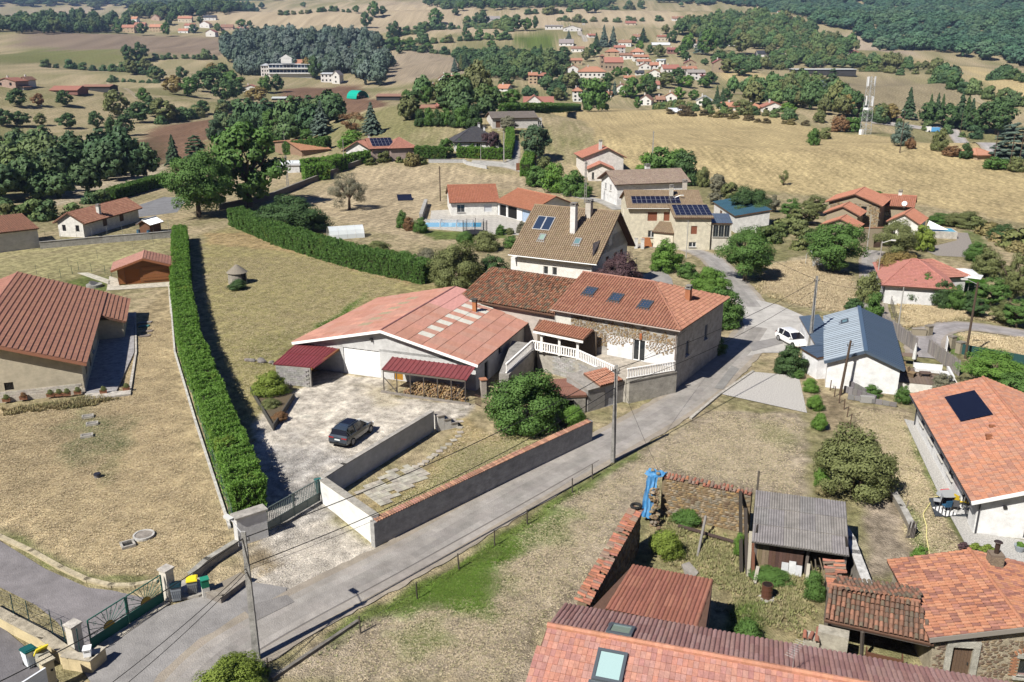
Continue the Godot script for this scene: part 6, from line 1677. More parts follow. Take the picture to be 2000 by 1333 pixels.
		m=B(0.12,0.15,0.145); m.box(W3(0,1.2,0),W3(0.03,1.04,0.03))
		var bar:=m.done()
		for i in 15: part("bar",bar,M.paint,lf).position=W3(x0 + w * (i + 0.7) / 15.4,0,0)
	wall_line("front_wall","bright white rendered wall turning from the yard gate to the lane",[V(-13.3,-55.9),V(-8.75,-50.2)],0.45,[1.7,2.0],K(0.78,0.78,0.76),K(0.45,0.42,0.37),"plaster",0.08)
	wall_line("yard_wall","grey-blue rendered wall between the gravel yard and the sunken garden",[V(-13.3,-56.2),V(-12.3,-58.2),V(-6.75,-68.2)],0.3,1.75,K(0.56,0.56,0.56),K(0.5,0.47,0.42),"plaster",0.07)
	k=thing("garden_steps","three white stepped blocks at the end of the yard wall","steps",at(V(-6.16,-68.7)),0.5)
	m=B(0.62,0.6,0.57)
	for i in 3: m.box(W3(i * 0.62,0.55 - i * 0.22,0),W3(0.6,1.5 - i * 0.44,0.9))
	build("step",m,M.plaster,k)
	m=B(0.42,0.38,0.33)
	for i in 3: m.box(W3(i * 0.62,1.34 - i * 0.44,0),W3(0.7,0.09,1.0))
	build("coping",m,M.concrete,k)
	wheelie("small green bin standing behind the white wall beside the yard gate",V(-13.9,-57.2),0.4,K(0.04,0.1,0.1),K(0.03,0.12,0.11))
	# lane wall with its tile coping
	var pts:=[V(-8.8,-50.0),V(-4.2,-55.0),V(0.6,-60.2),V(4.2,-64.0),V(6.3,-66.2)]
	t=wall_line("lane_wall","long grey rendered wall along the lane topped with orange tiles",pts,0.4,1.75,K(0.47,0.46,0.45),K(0.4,0.38,0.36),"concrete",0.02)
	var tm:=tile_mesh("canal")
	var vars:=[]
	for i in 6:
		vars.append(tint("tile",vary(K(0.37,0.2,0.14),0.22)))
	for i in pts.size() - 1:
		var p:=at(pts[i]) - t.position
		var q:=at(pts[i + 1]) - t.position
		var u:=(q - p).normalized()
		var s:=W3(-u.z,0,u.x)
		var n:=int(p.distance_to(q) / 0.21)
		for j in n:
			var o:=part("coping_tile",tm,vars[rng.randi() % 6],t)
			o.transform=Transform3D(Basis(u * 0.22,W3(0,0.22,0) + s * 0.05,s * 0.46 - W3(0,0.1,0)),p.lerp(q,(j + 0.5) / n) + W3(0,1.8 + R(-0.01,0.01),0))
	# bottom left corner: kerb wall, bins, mailbox, sliding gate
	wall_line("corner_wall","cream boundary wall with a wide coping in the bottom left corner",[V(-29.8,-42.6),V(-27.3,-41.1),V(-24.9,-39.7),V(-22.8,-38.2)],0.5,0.7,K(0.62,0.52,0.32),K(0.5,0.44,0.34),"plaster",0.06)
	post_fence("wire_fence","thin green wire fence on the cream wall in the bottom left corner",[V(-28.8,-42.4),V(-26.4,-41.1),V(-24.7,-40.2),V(-22.5,-38.6)],1.5,1.9,K(0.02,0.06,0.06),6,0.03)
	wheelie("white wheelie bin with a dark teal lid in the bottom left corner",V(-24.9,-38.2),0.9,K(0.6,0.64,0.68),K(0.01,0.08,0.08))
	wheelie("wheelie bin with an open yellow lid behind the cream pillar",V(-24.2,-38.1),0.9,K(0.3,0.3,0.26),K(0.72,0.6,0.05),true)
	k=thing("cream_pillar","cream gate pillar with a flat cap in the bottom left corner","gate pillar",at(V(-22.9,-36.3)),0.9)
	m=B(0.64,0.55,0.38); m.box(W3(0,0.8,0),W3(0.5,2.0,0.5)); build("shaft",m,M.plaster,k)
	m=B(0.6,0.54,0.4); m.box(W3(0,1.85,0),W3(0.66,0.1,0.66)); build("cap",m,M.concrete,k)
	m=B(0.02,0.02,0.02); m.tube(W3(0.1,1.3,0.25),W3(0.1,1.3,0.29),0.06,0.06,10); build("lamp",m,M.paint,k)
	k=thing("sliding_gate","white ribbed sliding gate at the bottom left edge","gate",at(V(-23.5,-34.5)),yaw_of(V(-24,-34.5),V(-23.1,-36.2)))
	m=B(0.72,0.74,0.78); for i in 9: m.box(W3(0,0.25 + i * 0.16,0),W3(3.2,0.15,0.06))
	build("panel",m,M.paint,k)
	m=B(0.6,0.62,0.66); m.box(W3(0,1.65,0),W3(3.2,0.06,0.1)); build("rail",m,M.paint,k)
	k=thing("mailbox","white letter box on the cream wall beside the gate pillar","mailbox",at(V(-21.75,-38.0),0.75),0.3)
	m=B(0.75,0.76,0.78); m.box(W3(0,0.25,0),W3(0.36,0.42,0.4)); m.box(W3(0,0.48,0),W3(0.4,0.04,0.46)); build("box",m,M.paint,k)
	m=B(0.1,0.1,0.1); m.box(W3(0,0.36,0.205),W3(0.26,0.04,0.02)); build("slot",m,M.paint,k)
	wall_line("corner_wall","short cream wall carrying the white letter box near the lane",[V(-22.9,-38.1),V(-21.6,-37.8),V(-21.4,-38.5)],0.4,0.75,K(0.64,0.53,0.33),K(0.56,0.5,0.4),"plaster",0.06)

func barn_yard() -> void:
	var u:=Vector2(0.94,0.342)
	var B:=V(-3.4,-77.7)
	var A:=B - u * 19.2
	var PINK:=[K(0.4,0.2,0.15),K(0.44,0.225,0.17),K(0.36,0.175,0.13),K(0.42,0.23,0.18)]
	var sky_m:=tint("sheet",K(0.5,0.49,0.44))
	var mossy:=tint("sheet",K(0.3,0.24,0.16))
	var newer:=tint("sheet",K(0.48,0.24,0.215))
	var right_pick:=func(i,r): 
		if r >= 5 and i >= 10: return newer
		if r == 4 and i % 2 == 0 and i > 1 and i < 15: return sky_m
		if r == 3 and i in [8,10,12,14]: return sky_m
		return null
	var left_pick:=func(i,r): return mossy if r == 4 and i in [3,5,7,9,11,13] else null
	var o:={"kind": "corr","waves": 4,"depth": 0.085,"w": 1.04,"l": 1.52,"m": "sheet","pal": PINK,"parts": 300,"called": "roof_sheet","thick": 0.06,"under": K(0.1,0.05,0.04),"pick": left_pick}
	var o2:=o.duplicate(); o2.pick=right_pick
	var t:=house("barn","large grey barn with a low pink corrugated roof and a white garage door","barn",A,B,17.0,2.72,2.2,"gz",{"wall": K(0.6,0.6,0.6),"ov": 0.45,"og": 0.55,"roof": o,"roof2": o2,"fascia": K(0.8,0.8,0.8),"ridge": false},
		[["f",5.05,0.02,4.05,2.95,"gar",K(0.8,0.8,0.8)],["f",10.6,0.0,0.95,2.0,"door",K(0.5,0.25,0.03)],["r",2.2,0.0,1.0,2.0,"hole"],["r",6.0,1.6,0.9,0.7,"hole"]])
	ridge(t,W3(9.6,5.08,-17.3),W3(9.6,5.08,0.5),K(0.33,0.16,0.15),0.13,"sheet")
	var m:=B(0.02,0.02,0.02)
	for i in 5: m.box(W3(5.5 + i * 0.8,2.72,-0.1),W3(0.42,0.2,0.02))
	build("door_pane",m,M.glass,t)
	m=B(0.03,0.03,0.03); m.box(W3(8.3,3.9,0.12),W3(0.3,0.12,0.24)); m.tube(W3(8.4,4.0,0),W3(8.4,3.7,0.3),0.03,0.03,5); build("floodlight",m,M.paint,t)
	# flue
	var f:=on_roof(t,12.6,5.6,"f2")
	m=B(0.5,0.2,0.09); m.box(f.origin + W3(0,0.45,0),W3(0.42,1.3,0.42)); var st:=build("chimney",m,M.tile,t)
	m=B(0.12,0.11,0.1); m.box(f.origin + W3(0,1.22,0),W3(0.5,0.2,0.5)); m.box(f.origin + W3(0,1.42,0),W3(0.6,0.06,0.6)); build("chimney_cap",m,M.concrete,st)
	m=B(0.4,0.4,0.4); m.box(f.origin + W3(0,-0.02,0),W3(0.8,0.12,0.8)); build("flashing",m,M.metal,st)
	# carport
	var c0:=at(V(-19.13,-78.5))
	t=thing("carport","block-walled carport with a dark red sheet roof beside the white garage door","carport",c0)
	var P:=func(p: Vector2,h: float): return at(p,h) - c0
	shed_roof(t,P.call(V(-22.9,-79.6),1.95),P.call(V(-18.7,-78.5),1.95),P.call(V(-16.9,-83.1),2.55),P.call(V(-21.3,-84.3),2.55),K(0.2,0.042,0.05),1.05,2.5)
	m=B(0.42,0.4,0.37); m.bar(P.call(V(-22.6,-79.7),0.95),P.call(V(-19.1,-78.6),0.95),0.2,1.9); m.bar(P.call(V(-22.7,-79.9),0.95),P.call(V(-21.3,-84.2),0.95),0.2,2.2); build("wall",m,M.concrete,t)
	var wu:=(at(V(-19.1,-78.6)) - at(V(-22.6,-79.7))).normalized()
	blocks(t,P.call(V(-22.65,-79.55),0.0),wu,3.6,1.85,0.5,0.2,K(0.4,0.39,0.37))
	m=B(0.3,0.15,0.05); m.bar(P.call(V(-19.0,-78.5),1.85),P.call(V(-17.0,-83.0),2.45),0.12,0.2); build("beam",m,M.wood,t)
	sheet("carport_floor",[V(-18.93,-78.5),V(-16.62,-81.9),V(-18.24,-84.5),V(-20.7,-81.6)],0.05,K(0.3,0.285,0.27),M.concrete,0.001)
	# firewood shelter
	c0=at(V(-12.0,-77.5))
	P=func(p: Vector2,h: float): return at(p,h) - c0
	t=thing("firewood_shelter","open firewood shelter with a dark red ribbed roof against the barn","shelter",c0)
	shed_roof(t,P.call(V(-12.2,-77.5),2.15),P.call(V(-4.1,-74.6),2.15),P.call(V(-3.5,-76.6),2.7),P.call(V(-11.4,-79.5),2.7),K(0.21,0.055,0.06),0.95,2.1,"trapeze",2,0.06)
	for i in 7:
		m=B(0.13,0.11,0.1); var p: Vector2=V(-12.05,-77.45).lerp(V(-4.25,-74.7),i / 6.0)
		m.bar(P.call(p,-0.1),P.call(p,2.1),0.09,0.09); build("post",m,M.wood,t)
	m=B(0.16,0.14,0.12); m.bar(P.call(V(-12.05,-77.45),2.05),P.call(V(-4.25,-74.7),2.05),0.08,0.16)
	m.bar(P.call(V(-12.0,-77.45),1.4),P.call(V(-10.8,-77.0),0.1),0.06,0.08); m.bar(P.call(V(-4.3,-74.75),1.5),P.call(V(-5.3,-75.0),0.2),0.06,0.08)
	build("beam",m,M.wood,t)
	m=MB.new(Color.WHITE); m.tube(W3(0,0,-0.5),W3(0,0,0.5),0.5,0.44,6)
	var log_mesh:=m.done()
	var lu:=(V(-4.4,-74.8) - V(-10.2,-76.9)).normalized()
	var nrm:=Vector2(-lu.y,lu.x)
	var n:=0
	var lc:=[K(0.42,0.29,0.16),K(0.3,0.2,0.12),K(0.5,0.37,0.22),K(0.2,0.14,0.1),K(0.46,0.26,0.1)]
	for row in 9:
		for i in 44:
			for dp in 1:
				var x:=i * 0.145 + (0.07 if row % 2 else 0.0) + R(-0.03,0.03)
				var hmax:=1.15 * clampf(x / 1.2,0.25,1.0) * clampf((6.5 - x) / 1.3,0.2,1)
				var y:=0.08 + row * 0.12
				if y > hmax: continue
				var p:=V(-10.2,-76.9) + lu * x + nrm * (-0.35 - row * 0.06 + R(-0.1,0.1))
				var bs:=Basis(W3(lu.x,0,lu.y),UP,W3(nrm.x,0,nrm.y)).rotated(UP,R(-0.35,0.35)).rotated(W3(lu.x,0,lu.y),R(-0.25,0.25))
				var lg:=MeshInstance3D.new(); lg.mesh=log_mesh; lg.name=numbered("firewood_log"); n += 1
				var mm:="log%d" % (rng.randi() % 8)
				if not M.has(mm):
					var q: StandardMaterial3D=M.wood.duplicate(); q.vertex_color_use_as_albedo=false; q.albedo_color=vary(lc[M.size() % 5],0.2).linear_to_srgb(); M[mm]=q
				lg.material_override=M[mm]; add_child(lg)
				lg.transform=Transform3D(bs.scaled_local(W3(R(0.12,0.17),R(0.11,0.16),R(0.5,0.75))),at(p,y))
				tag(lg,"split log of firewood in the heap under the red ribbed roof","log","firewood stacked under the shelter")
	wall_line("yard_edging","low grey edging along the front of the firewood shelter",[V(-12.2,-77.2),V(-8.1,-75.6),V(-3.9,-74.1)],0.16,0.16,K(0.32,0.29,0.26),K(0.3,0.3,0.3),"concrete",0.0,"kerb")
	# brick-topped pillar and little iron gate
	var k:=thing("brick_pillar","grey pillar with a tile cap between the firewood and the round bush","gate pillar",at(V(-2.66,-76.1)),0.3)
	m=B(0.42,0.38,0.34); m.box(W3(0,0.75,0),W3(0.5,1.9,0.5)); build("shaft",m,M.plaster,k)
	m=B(0.44,0.2,0.12); m.box(W3(0,1.74,0),W3(0.66,0.09,0.66)); build("cap",m,M.tile,k)
	k=thing("iron_gate","small rusty iron garden gate beside the grey pillar","gate",at(V(-3.34,-74.2)),-0.9)
	for i in 7:
		m=B(0.1,0.06,0.05); m.box(W3(i * 0.15,0.55,0),W3(0.025,1.0,0.025)); build("bar",m,M.metal,k)
	m=B(0.1,0.06,0.05); for y in [0.1,1.0]: m.box(W3(0.45,y,0),W3(0.95,0.04,0.03))
	build("rail",m,M.metal,k)
	# stepping stones and old paving in the garden
	var i0:=0
	for p in [V(-4.44,-73),V(-4.45,-71.6),V(-4.47,-70.2),V(-4.44,-68.9),V(-4.34,-67.9),V(-4.46,-67.1),V(-4.79,-66.3),V(-5.16,-65.5),V(-5.52,-64.8),V(-5.81,-64.2),V(-6.12,-63.5),V(-6.43,-63),V(-6.74,-62.3),V(-7.04,-61.8),V(-7.43,-61.4)]:
		var b:=MB.new(vary(K(0.52,0.47,0.4),0.1)); b.box(Vector3.ZERO,W3(0.52,0.06,0.42))
		var s:=solo("stepping_stone",b,M.concrete,"pale stepping stone in the garden grass, %s from the barn end" % NTH[i0],"paving stone","stepping stones across the garden")
		s.position=at(p,0.03); s.rotation.y=R(-0.4,0.4); i0 += 1
	t=thing("paving","worn patch of pale paving slabs in the garden behind the white wall","paving",at(V(-8.75,-59)),-0.9)
	m=MB.new(Color.WHITE); m.box(Vector3.ZERO,W3(0.47,0.06,0.47))
	var slab:=m.done()
	var pv:=[]
	for q in 5:
		pv.append(tint("concrete",vary(K(0.52,0.48,0.41),0.12)))
	var quad:=PackedVector2Array([V(-8.5,-61.8),V(-6,-60.3),V(-9.15,-55.1),V(-11.3,-57.3)])
	for i in range(-12,13):
		for j in range(-12,13):
			var lp:=t.transform * W3(i * 0.5,0.03,j * 0.5)
			if not Geometry2D.is_point_in_polygon(V(lp.x,lp.z),quad): continue
			if R(0,1) < 0.06: continue
			var s:=part("slab",slab,pv[rng.randi() % 5],t); s.position=W3(i * 0.5,0.025 + R(0,0.015),j * 0.5); s.rotation=W3(R(-0.02,0.02),R(-0.03,0.03),R(-0.02,0.02))
	car("parked_suv","dark grey-blue SUV parked on the gravel behind the yard wall",V(-13.2,-66.9),PI / 2 - deg_to_rad(22),K(0.035,0.045,0.06))


func roadside() -> void:
	# stone house on the lane
	var u:=Vector2(0.848,0.53)
	var B:=V(15.3,-77.6)
	var A:=B - u * 13.0
	var hs:=[["f",3.1,2.9,1.0,1.25,"hole"],["f",8.6,2.3,1.25,2.1,"french",K(0.75,0.75,0.75)],["r",2.4,2.7,0.85,1.5,"win",K(0.2,0.24,0.32)],["r",7.4,3.0,0.85,1.5,"win",K(0.2,0.24,0.32)]]
	var t:=house("stone_house","two-storey stone house with a hipped orange tile roof and three roof windows by the lane","house",A,B,12.7,6.15,2.25,"hipr",{"wall": K(0.5,0.47,0.43),"wm": "concrete","run": 5.2,"ov": 0.45,"og": 0.25,"gutter": K(0.3,0.25,0.22),"roof": {"kind": "roman","pal": [K(0.38,0.183,0.126),K(0.41,0.207,0.14),K(0.35,0.165,0.112)],"w": 0.3,"l": 0.36,"rise": 1.3,"parts": 0,"rc": K(0.4,0.207,0.154)},"chim": [[11.3,7.0,-6.8,1.2,0.5,K(0.42,0.17,0.09)]]},hs)
	skylight(t,2.5,3.9,1.25,1.35); skylight(t,5.6,3.5,1.25,1.35); skylight(t,8.9,3.1,1.25,1.35)
	var fh:=hs.filter(func(q): return q[0] == "f").map(func(q): return q.slice(1))
	stones(t,W3(0,0,0.0),Vector3.RIGHT,13.0,6.1,0.3,STONES,0,fh,0.95,0.05,func(x,y): return x > 1.9 + nz2.get_noise_2d(x * 3,y * 3) and y < 5.75 - x * 0.03 + 0.8 * nz2.get_noise_2d(x * 2,5) and y > 3.85 - x * 0.02 + 0.7 * nz2.get_noise_2d(x * 2,9) - (0.9 if x < 6.0 and x > 4.6 else 0.0))
	var m:=B(0.72,0.72,0.72)
	m.prism(PackedVector2Array([V(6.0,0.006),V(12.97,0.006),V(12.97,0.02),V(6.0,0.02)]),2.25,4.2)
	m.prism(PackedVector2Array([V(4.2,0.006),V(6.0,0.006),V(6.0,0.015),V(4.2,0.015)]),2.9,3.9)
	var keep: Array=[fh[1]]
	m=B(0.72,0.72,0.73); wall_face(m,W3(5.9,2.5,0.02),Vector3.RIGHT,7.05,1.75,[[2.7,-0.2,1.25,2.1]],0.02); build("render_patch",m,M.plaster,t)
	m=B(0.7,0.68,0.62); m.box(W3(1.0,5.2,0.01),W3(1.7,1.4,0.03)); build("render_patch",m,M.plaster,t)
	m=B(0.6,0.55,0.48); m.box(W3(3.6,4.3,0.05),W3(1.5,0.28,0.14)); m.box(W3(3.6,2.85,0.06),W3(1.3,0.1,0.2)); build("lintel",m,M.concrete,t)
	m=B(0.5,0.18,0.08); for i in 2: m.tube(W3(9.35 + i * 0.12,4.5,0.12),W3(9.35 + i * 0.12,5.1,0.12),0.06,0.06,7)
	build("clay_pipe",m,M.tile,t)
	# old tiled barn behind
	t=house("old_tiled_barn","old barn with a sagging dark red clay tile roof behind the pink roofed barn","barn",V(-5.4,-95.0),V(6.3,-87.6),12,4.35,2.0,"gx",{"wall": K(0.5,0.44,0.4),"ov": 0.5,"og": 0.35,"roof": {"kind": "canal","pal": OLD,"w": 0.3,"l": 0.36,"jit": 0.07,"sag": 0.16,"rise": 1.1,"parts": 300}})
	# terrace, its walls and porch
	var deck:=[V(2.6,-83.4),V(6.3,-80.3),V(9.3,-75.6),V(10.3,-74.75),V(15.1,-76.9),V(15.2,-77.7),V(4.2,-84.6),V(2.6,-85.2)]
	t=thing("terrace","raised concrete terrace in front of the stone house","terrace",Vector3.ZERO)
	m=B(0.46,0.43,0.38); m.prism(PackedVector2Array(deck),-0.2,2.15); build("base",m,M.concrete,t)
	m=B(0.56,0.5,0.42); m.prism(PackedVector2Array(deck),2.154,2.26); build("floor",m,M.concrete,t)
	blocks(t,at(V(4.0,-82.2),0.1),(at(V(6.3,-80.3)) - at(V(4.0,-82.2))).normalized(),2.9,2.0,0.5,0.2,K(0.46,0.45,0.43))
	blocks(t,at(V(6.35,-80.2),0.1),(at(V(9.3,-75.6)) - at(V(6.3,-80.3))).normalized(),5.2,1.9,0.5,0.2,K(0.44,0.43,0.41))
	t=thing("ramp","shaded concrete ramp with a wall along the side of the pink roofed barn","ramp",Vector3.ZERO)
	m=B(0.4,0.38,0.35); m.prism(PackedVector2Array([V(-1.2,-76.6),V(-0.3,-76.3),V(2.2,-83.3),V(2.6,-85.4),V(0.0,-86.5)]),-0.2,2.1); build("base",m,M.concrete,t)
	balustrade("balustrade","white balustrade along the side of the barn, in its shade",at(V(-0.55,-76.5),2.1),at(V(1.95,-83.1),2.2))
	balustrade("balustrade","white balustrade under the orange tiled porch",at(V(2.0,-83.2),2.22),at(V(6.3,-80.35),2.22))
	balustrade("balustrade","white balustrade descending from the porch to the small tile roof",at(V(6.35,-80.25),2.22),at(V(9.35,-75.55),2.2))
	balustrade("balustrade","white balustrade on the stained wall at the lane corner of the terrace",at(V(10.4,-74.8),2.22),at(V(15.1,-76.95),2.22))
	t=thing("porch","orange tiled porch on white posts between the barn and the stone house","porch",at(V(2.3,-82.6)))
	var o:=t.position
	var P:=func(p: Vector2,h: float): return at(p,h) - o
	roof_plane(t,P.call(V(2.1,-82.8),4.4),P.call(V(6.75,-79.5),4.4),P.call(V(7.9,-81.0),5.0),P.call(V(2.75,-84.5),5.0),{"kind": "canal","pal": [K(0.42,0.195,0.126),K(0.38,0.171,0.112)],"w": 0.26,"l": 0.4,"rise": 1.2,"parts": 300})
	m=B(0.75,0.74,0.72); m.bar(P.call(V(2.1,-82.75),4.22),P.call(V(6.75,-79.45),4.22),0.14,0.18); build("beam",m,M.paint,t)
	for p in [V(2.9,-82.6),V(4.6,-81.45),V(6.3,-80.3)]:
		m=B(0.76,0.75,0.73); m.bar(P.call(p,2.2),P.call(p,4.2),0.22,0.22); m.bar(P.call(p + V(-0.4,-0.28),4.1),P.call(p,3.75),0.09,0.09); m.bar(P.call(p + V(0.4,0.28),4.1),P.call(p,3.75),0.09,0.09); build("post",m,M.paint,t)
	m=B(0.2,0.16,0.12); m.bar(P.call(V(2.6,-84.5),3.4),P.call(V(8.2,-81.1),3.4),0.2,2.6); build("back_wall",m,M.stone,t)
	# walls on the lane below the terrace
	t=wall_line("street_wall","rough stained wall on the lane below the white balustrade",[V(10.5,-74.6),V(15.25,-77.15)],0.4,2.05,K(0.5,0.47,0.41),K(0.3,0.28,0.25),"concrete",0.1)
	t=house("lane_garage","small lane-side store with a short orange tile roof and a white door","garage",V(6.7,-72.4),V(10.2,-74.9),3.0,2.0,0.5,"shed",{"wall": K(0.38,0.36,0.34),"wm": "concrete","ov": 0.1,"og": 0.05,"roof": {"kind": "none","pal": [K(0.4,0.38,0.35)],"m": "concrete","under": K(0.4,0.37,0.33)}},[["f",2.0,0.0,1.3,1.9,"door",K(0.4,0.4,0.42)]])
	roof_plane(t,W3(1.3,2.2,0.15),W3(4.0,2.2,0.15),W3(4.0,2.7,-2.2),W3(1.3,2.7,-2.2),{"kind": "canal","pal": [K(0.42,0.207,0.14),K(0.38,0.171,0.112)],"w": 0.26,"l": 0.4,"parts": 300})
	t=house("small_outhouse","low outhouse with a dark brown corrugated roof behind the round bush","shed",V(3.9,-72.0),V(6.5,-72.3),3.4,1.5,0.3,"shed",{"wall": K(0.36,0.33,0.29),"wm": "concrete","ov": 0.1,"og": 0.1,"roof": {"kind": "corr","waves": 6,"depth": 0.05,"w": 0.9,"l": 1.6,"pal": [K(0.24,0.12,0.09)],"m": "sheet","parts": 40,"called": "roof_sheet"}},[["f",0.8,0.4,0.8,0.8,"hole"]])
	# concrete poles, lamps and lines
	pole("concrete_pole","grey concrete power pole with a street lamp in the lower left, by the gravel drive",V(-13.35,-38.7),7.55,"concrete",-2.4)
	pole("concrete_pole","pale concrete power pole beside the lane in the middle of the picture",V(7.84,-62.25),8.0,"concrete")
	pole("concrete_pole","tall concrete power pole against the blue metal roof",V(31.3,-87.9),8.6,"concrete")
	pole("wooden_pole","dark leaning wooden pole before the white gable of the blue roofed house",V(30.6,-76.6),5.3,"wood",0.0,Vector2(0.4,0.0))
	pole("wooden_pole","weathered tall pole with a lamp arm at the bend of the side road",V(47.4,-87),8.2,"wood",3.3)
	pole("steel_pole","slim pale steel pole beside the straight lane, nearest the blue roof",V(43.6,-95),5.6,"steel")
	pole("steel_pole","slim pale steel pole beside the straight lane, below the yellow tree",V(49.4,-115.8),6.6,"steel",0.5)
	pole("steel_pole","slim pale steel pole before the arched gate of the stone villa",V(56.1,-136.8),6.4,"steel")
	pole("concrete_pole","concrete pole with a lamp before the cream house with solar panels",V(27.5,-149.9),7.4,"concrete",0.2)
	pole("steel_pole","thin steel pole beside the driveway of the cream house",V(27.2,-134.9),6.0,"steel")
	pole("wooden_pole","thin wooden pole in the dry meadow left of the pool house",V(-15.65,-192.3),7.5,"wood")
	pole("lattice_pole","slim lattice metal pole behind the brown roof",V(15.71,-188.8),9.0,"lattice")
	pole("lattice_pole","lattice concrete pole beside the garden wall in the left middle",V(-52.6,-207.6),8.2,"lattice")
	pole("steel_pole","white pole on the garden wall left of the solar house",V(-43.7,-232.2),8.0,"steel")
	pole("steel_pole","pole behind the hedge near the glazed pool cover",V(-75.2,-297),7.0,"steel")
	pole("concrete_pole","concrete pole at the near end of the narrow garden lane",V(-2.21,-241.2),8.4,"concrete",3.0)
	pole("steel_pole","slim grey pole in front of the dark roofed house",V(-8.43,-240.9),5.0,"steel")
	pole("concrete_pole","concrete pole beside the pine tree on the garden lane",V(5.73,-244.1),6.0,"concrete")
	pole("concrete_pole","concrete pole standing alone in the bright straw field above the bushes",V(39.4,-250.8),6.2,"concrete")
	pole("wooden_pole","wooden pole with cross arm on the crest of the straw field, right of the mast",V(110.7,-255.6),11.5,"wood",2.4)
	for q in [[V(129.3,-239.6),"pole beside the mottled tile roof at the right edge"],[V(131.7,-235.8),"pole right of the mottled tile roof, among blue-green trees"],[V(135,-237.5),"rightmost small pole at the right edge of the picture"],[V(197.4,-397),"small pole beside the blue van on the road"]]: pole("wooden_pole",q[1],q[0],9.0,"wood")
	var p1:=at(V(-13.35,-38.7),7.2)
	var p2:=at(V(7.84,-62.25),7.7)
	var p3:=at(V(31.3,-87.9),8.2)
	cable("upper power cable from the lower left pole to the middle pole",p1,p2,0.7,0.03)
	cable("lower power cable from the lower left pole to the middle pole",p1 - W3(0,1.6,0),p2 - W3(0,1.5,0),0.8,0.028)
	cable("thin telephone wire between the lower left pole and the middle pole",p1 - W3(0.1,1.9,0),p2 - W3(0,2.0,0),0.9,0.012)
	cable("upper power cable from the middle pole to the tall pole",p2,p3,0.6,0.026)
	cable("lower power cable from the middle pole to the tall pole",p2 - W3(0,1.5,0),p3 - W3(0,1.0,0),0.8,0.022)
	cable("service cable from the middle pole to the side of the stone house",p2 - W3(0,0.3,0),at(V(19.5,-85.5),5.0),0.3,0.014)
	cable("stay wire from the middle pole down to the ruin",p2 - W3(0,0.2,0),at(V(10.0,-53.9),3.2),0.2,0.012)
	cable("power cable leaving the lower left pole towards the bottom edge",p1,W3(-22,6.5,-27),0.5,0.028)
	cable("second cable leaving the lower left pole towards the bottom edge",p1 - W3(0,1.7,0),W3(-19,4.8,-27),0.4,0.022)
	cable("third cable leaving the lower left pole towards the bottom edge",p1 - W3(0,1.9,0),W3(-18.3,4.6,-27),0.4,0.02)
	cable("cable from the tall pole up to the pole before the cream house",p3,at(V(27.5,-149.9),7.0),0.9,0.02)
	cable("cable from the tall pole to the slim pole beside the lane",p3,at(V(43.6,-95),5.4),0.5,0.016)
	cable("cable from the slim lane pole to the lamp pole at the bend",at(V(43.6,-95),5.4),at(V(47.4,-87),7.8),0.5,0.016)
	cable("cable from the cream house pole to the lattice pole",at(V(27.5,-149.9),7.0),at(V(15.71,-188.8),8.6),0.7,0.018)
	# lane fence posts on the meadow side
	post_fence("wire_fence","old wire fence on wooden posts along the meadow side of the lane",[V(-12.42,-37.4),V(-8.28,-40.9),V(-5.51,-44.1),V(-3.27,-47.2),V(1.03,-52.7),V(4.37,-57.3),V(6.01,-59.5)],4.2,1.1,K(0.11,0.095,0.08),2,0.05)
	wall_line("lane_kerb","low concrete kerb between the meadow and the lane",[V(-12.15,-37.1),V(-8.57,-41.9)],0.2,0.15,K(0.25,0.23,0.2),K(0.3,0.3,0.3),"concrete",0.0,"kerb")
	wall_line("lane_kerb","pale stone kerb along the gravel parking place",[V(15.61,-70.9),V(19.31,-76.5),V(24.1,-82.8)],0.25,0.14,K(0.55,0.52,0.46),K(0.3,0.3,0.3),"concrete",0.0,"kerb")

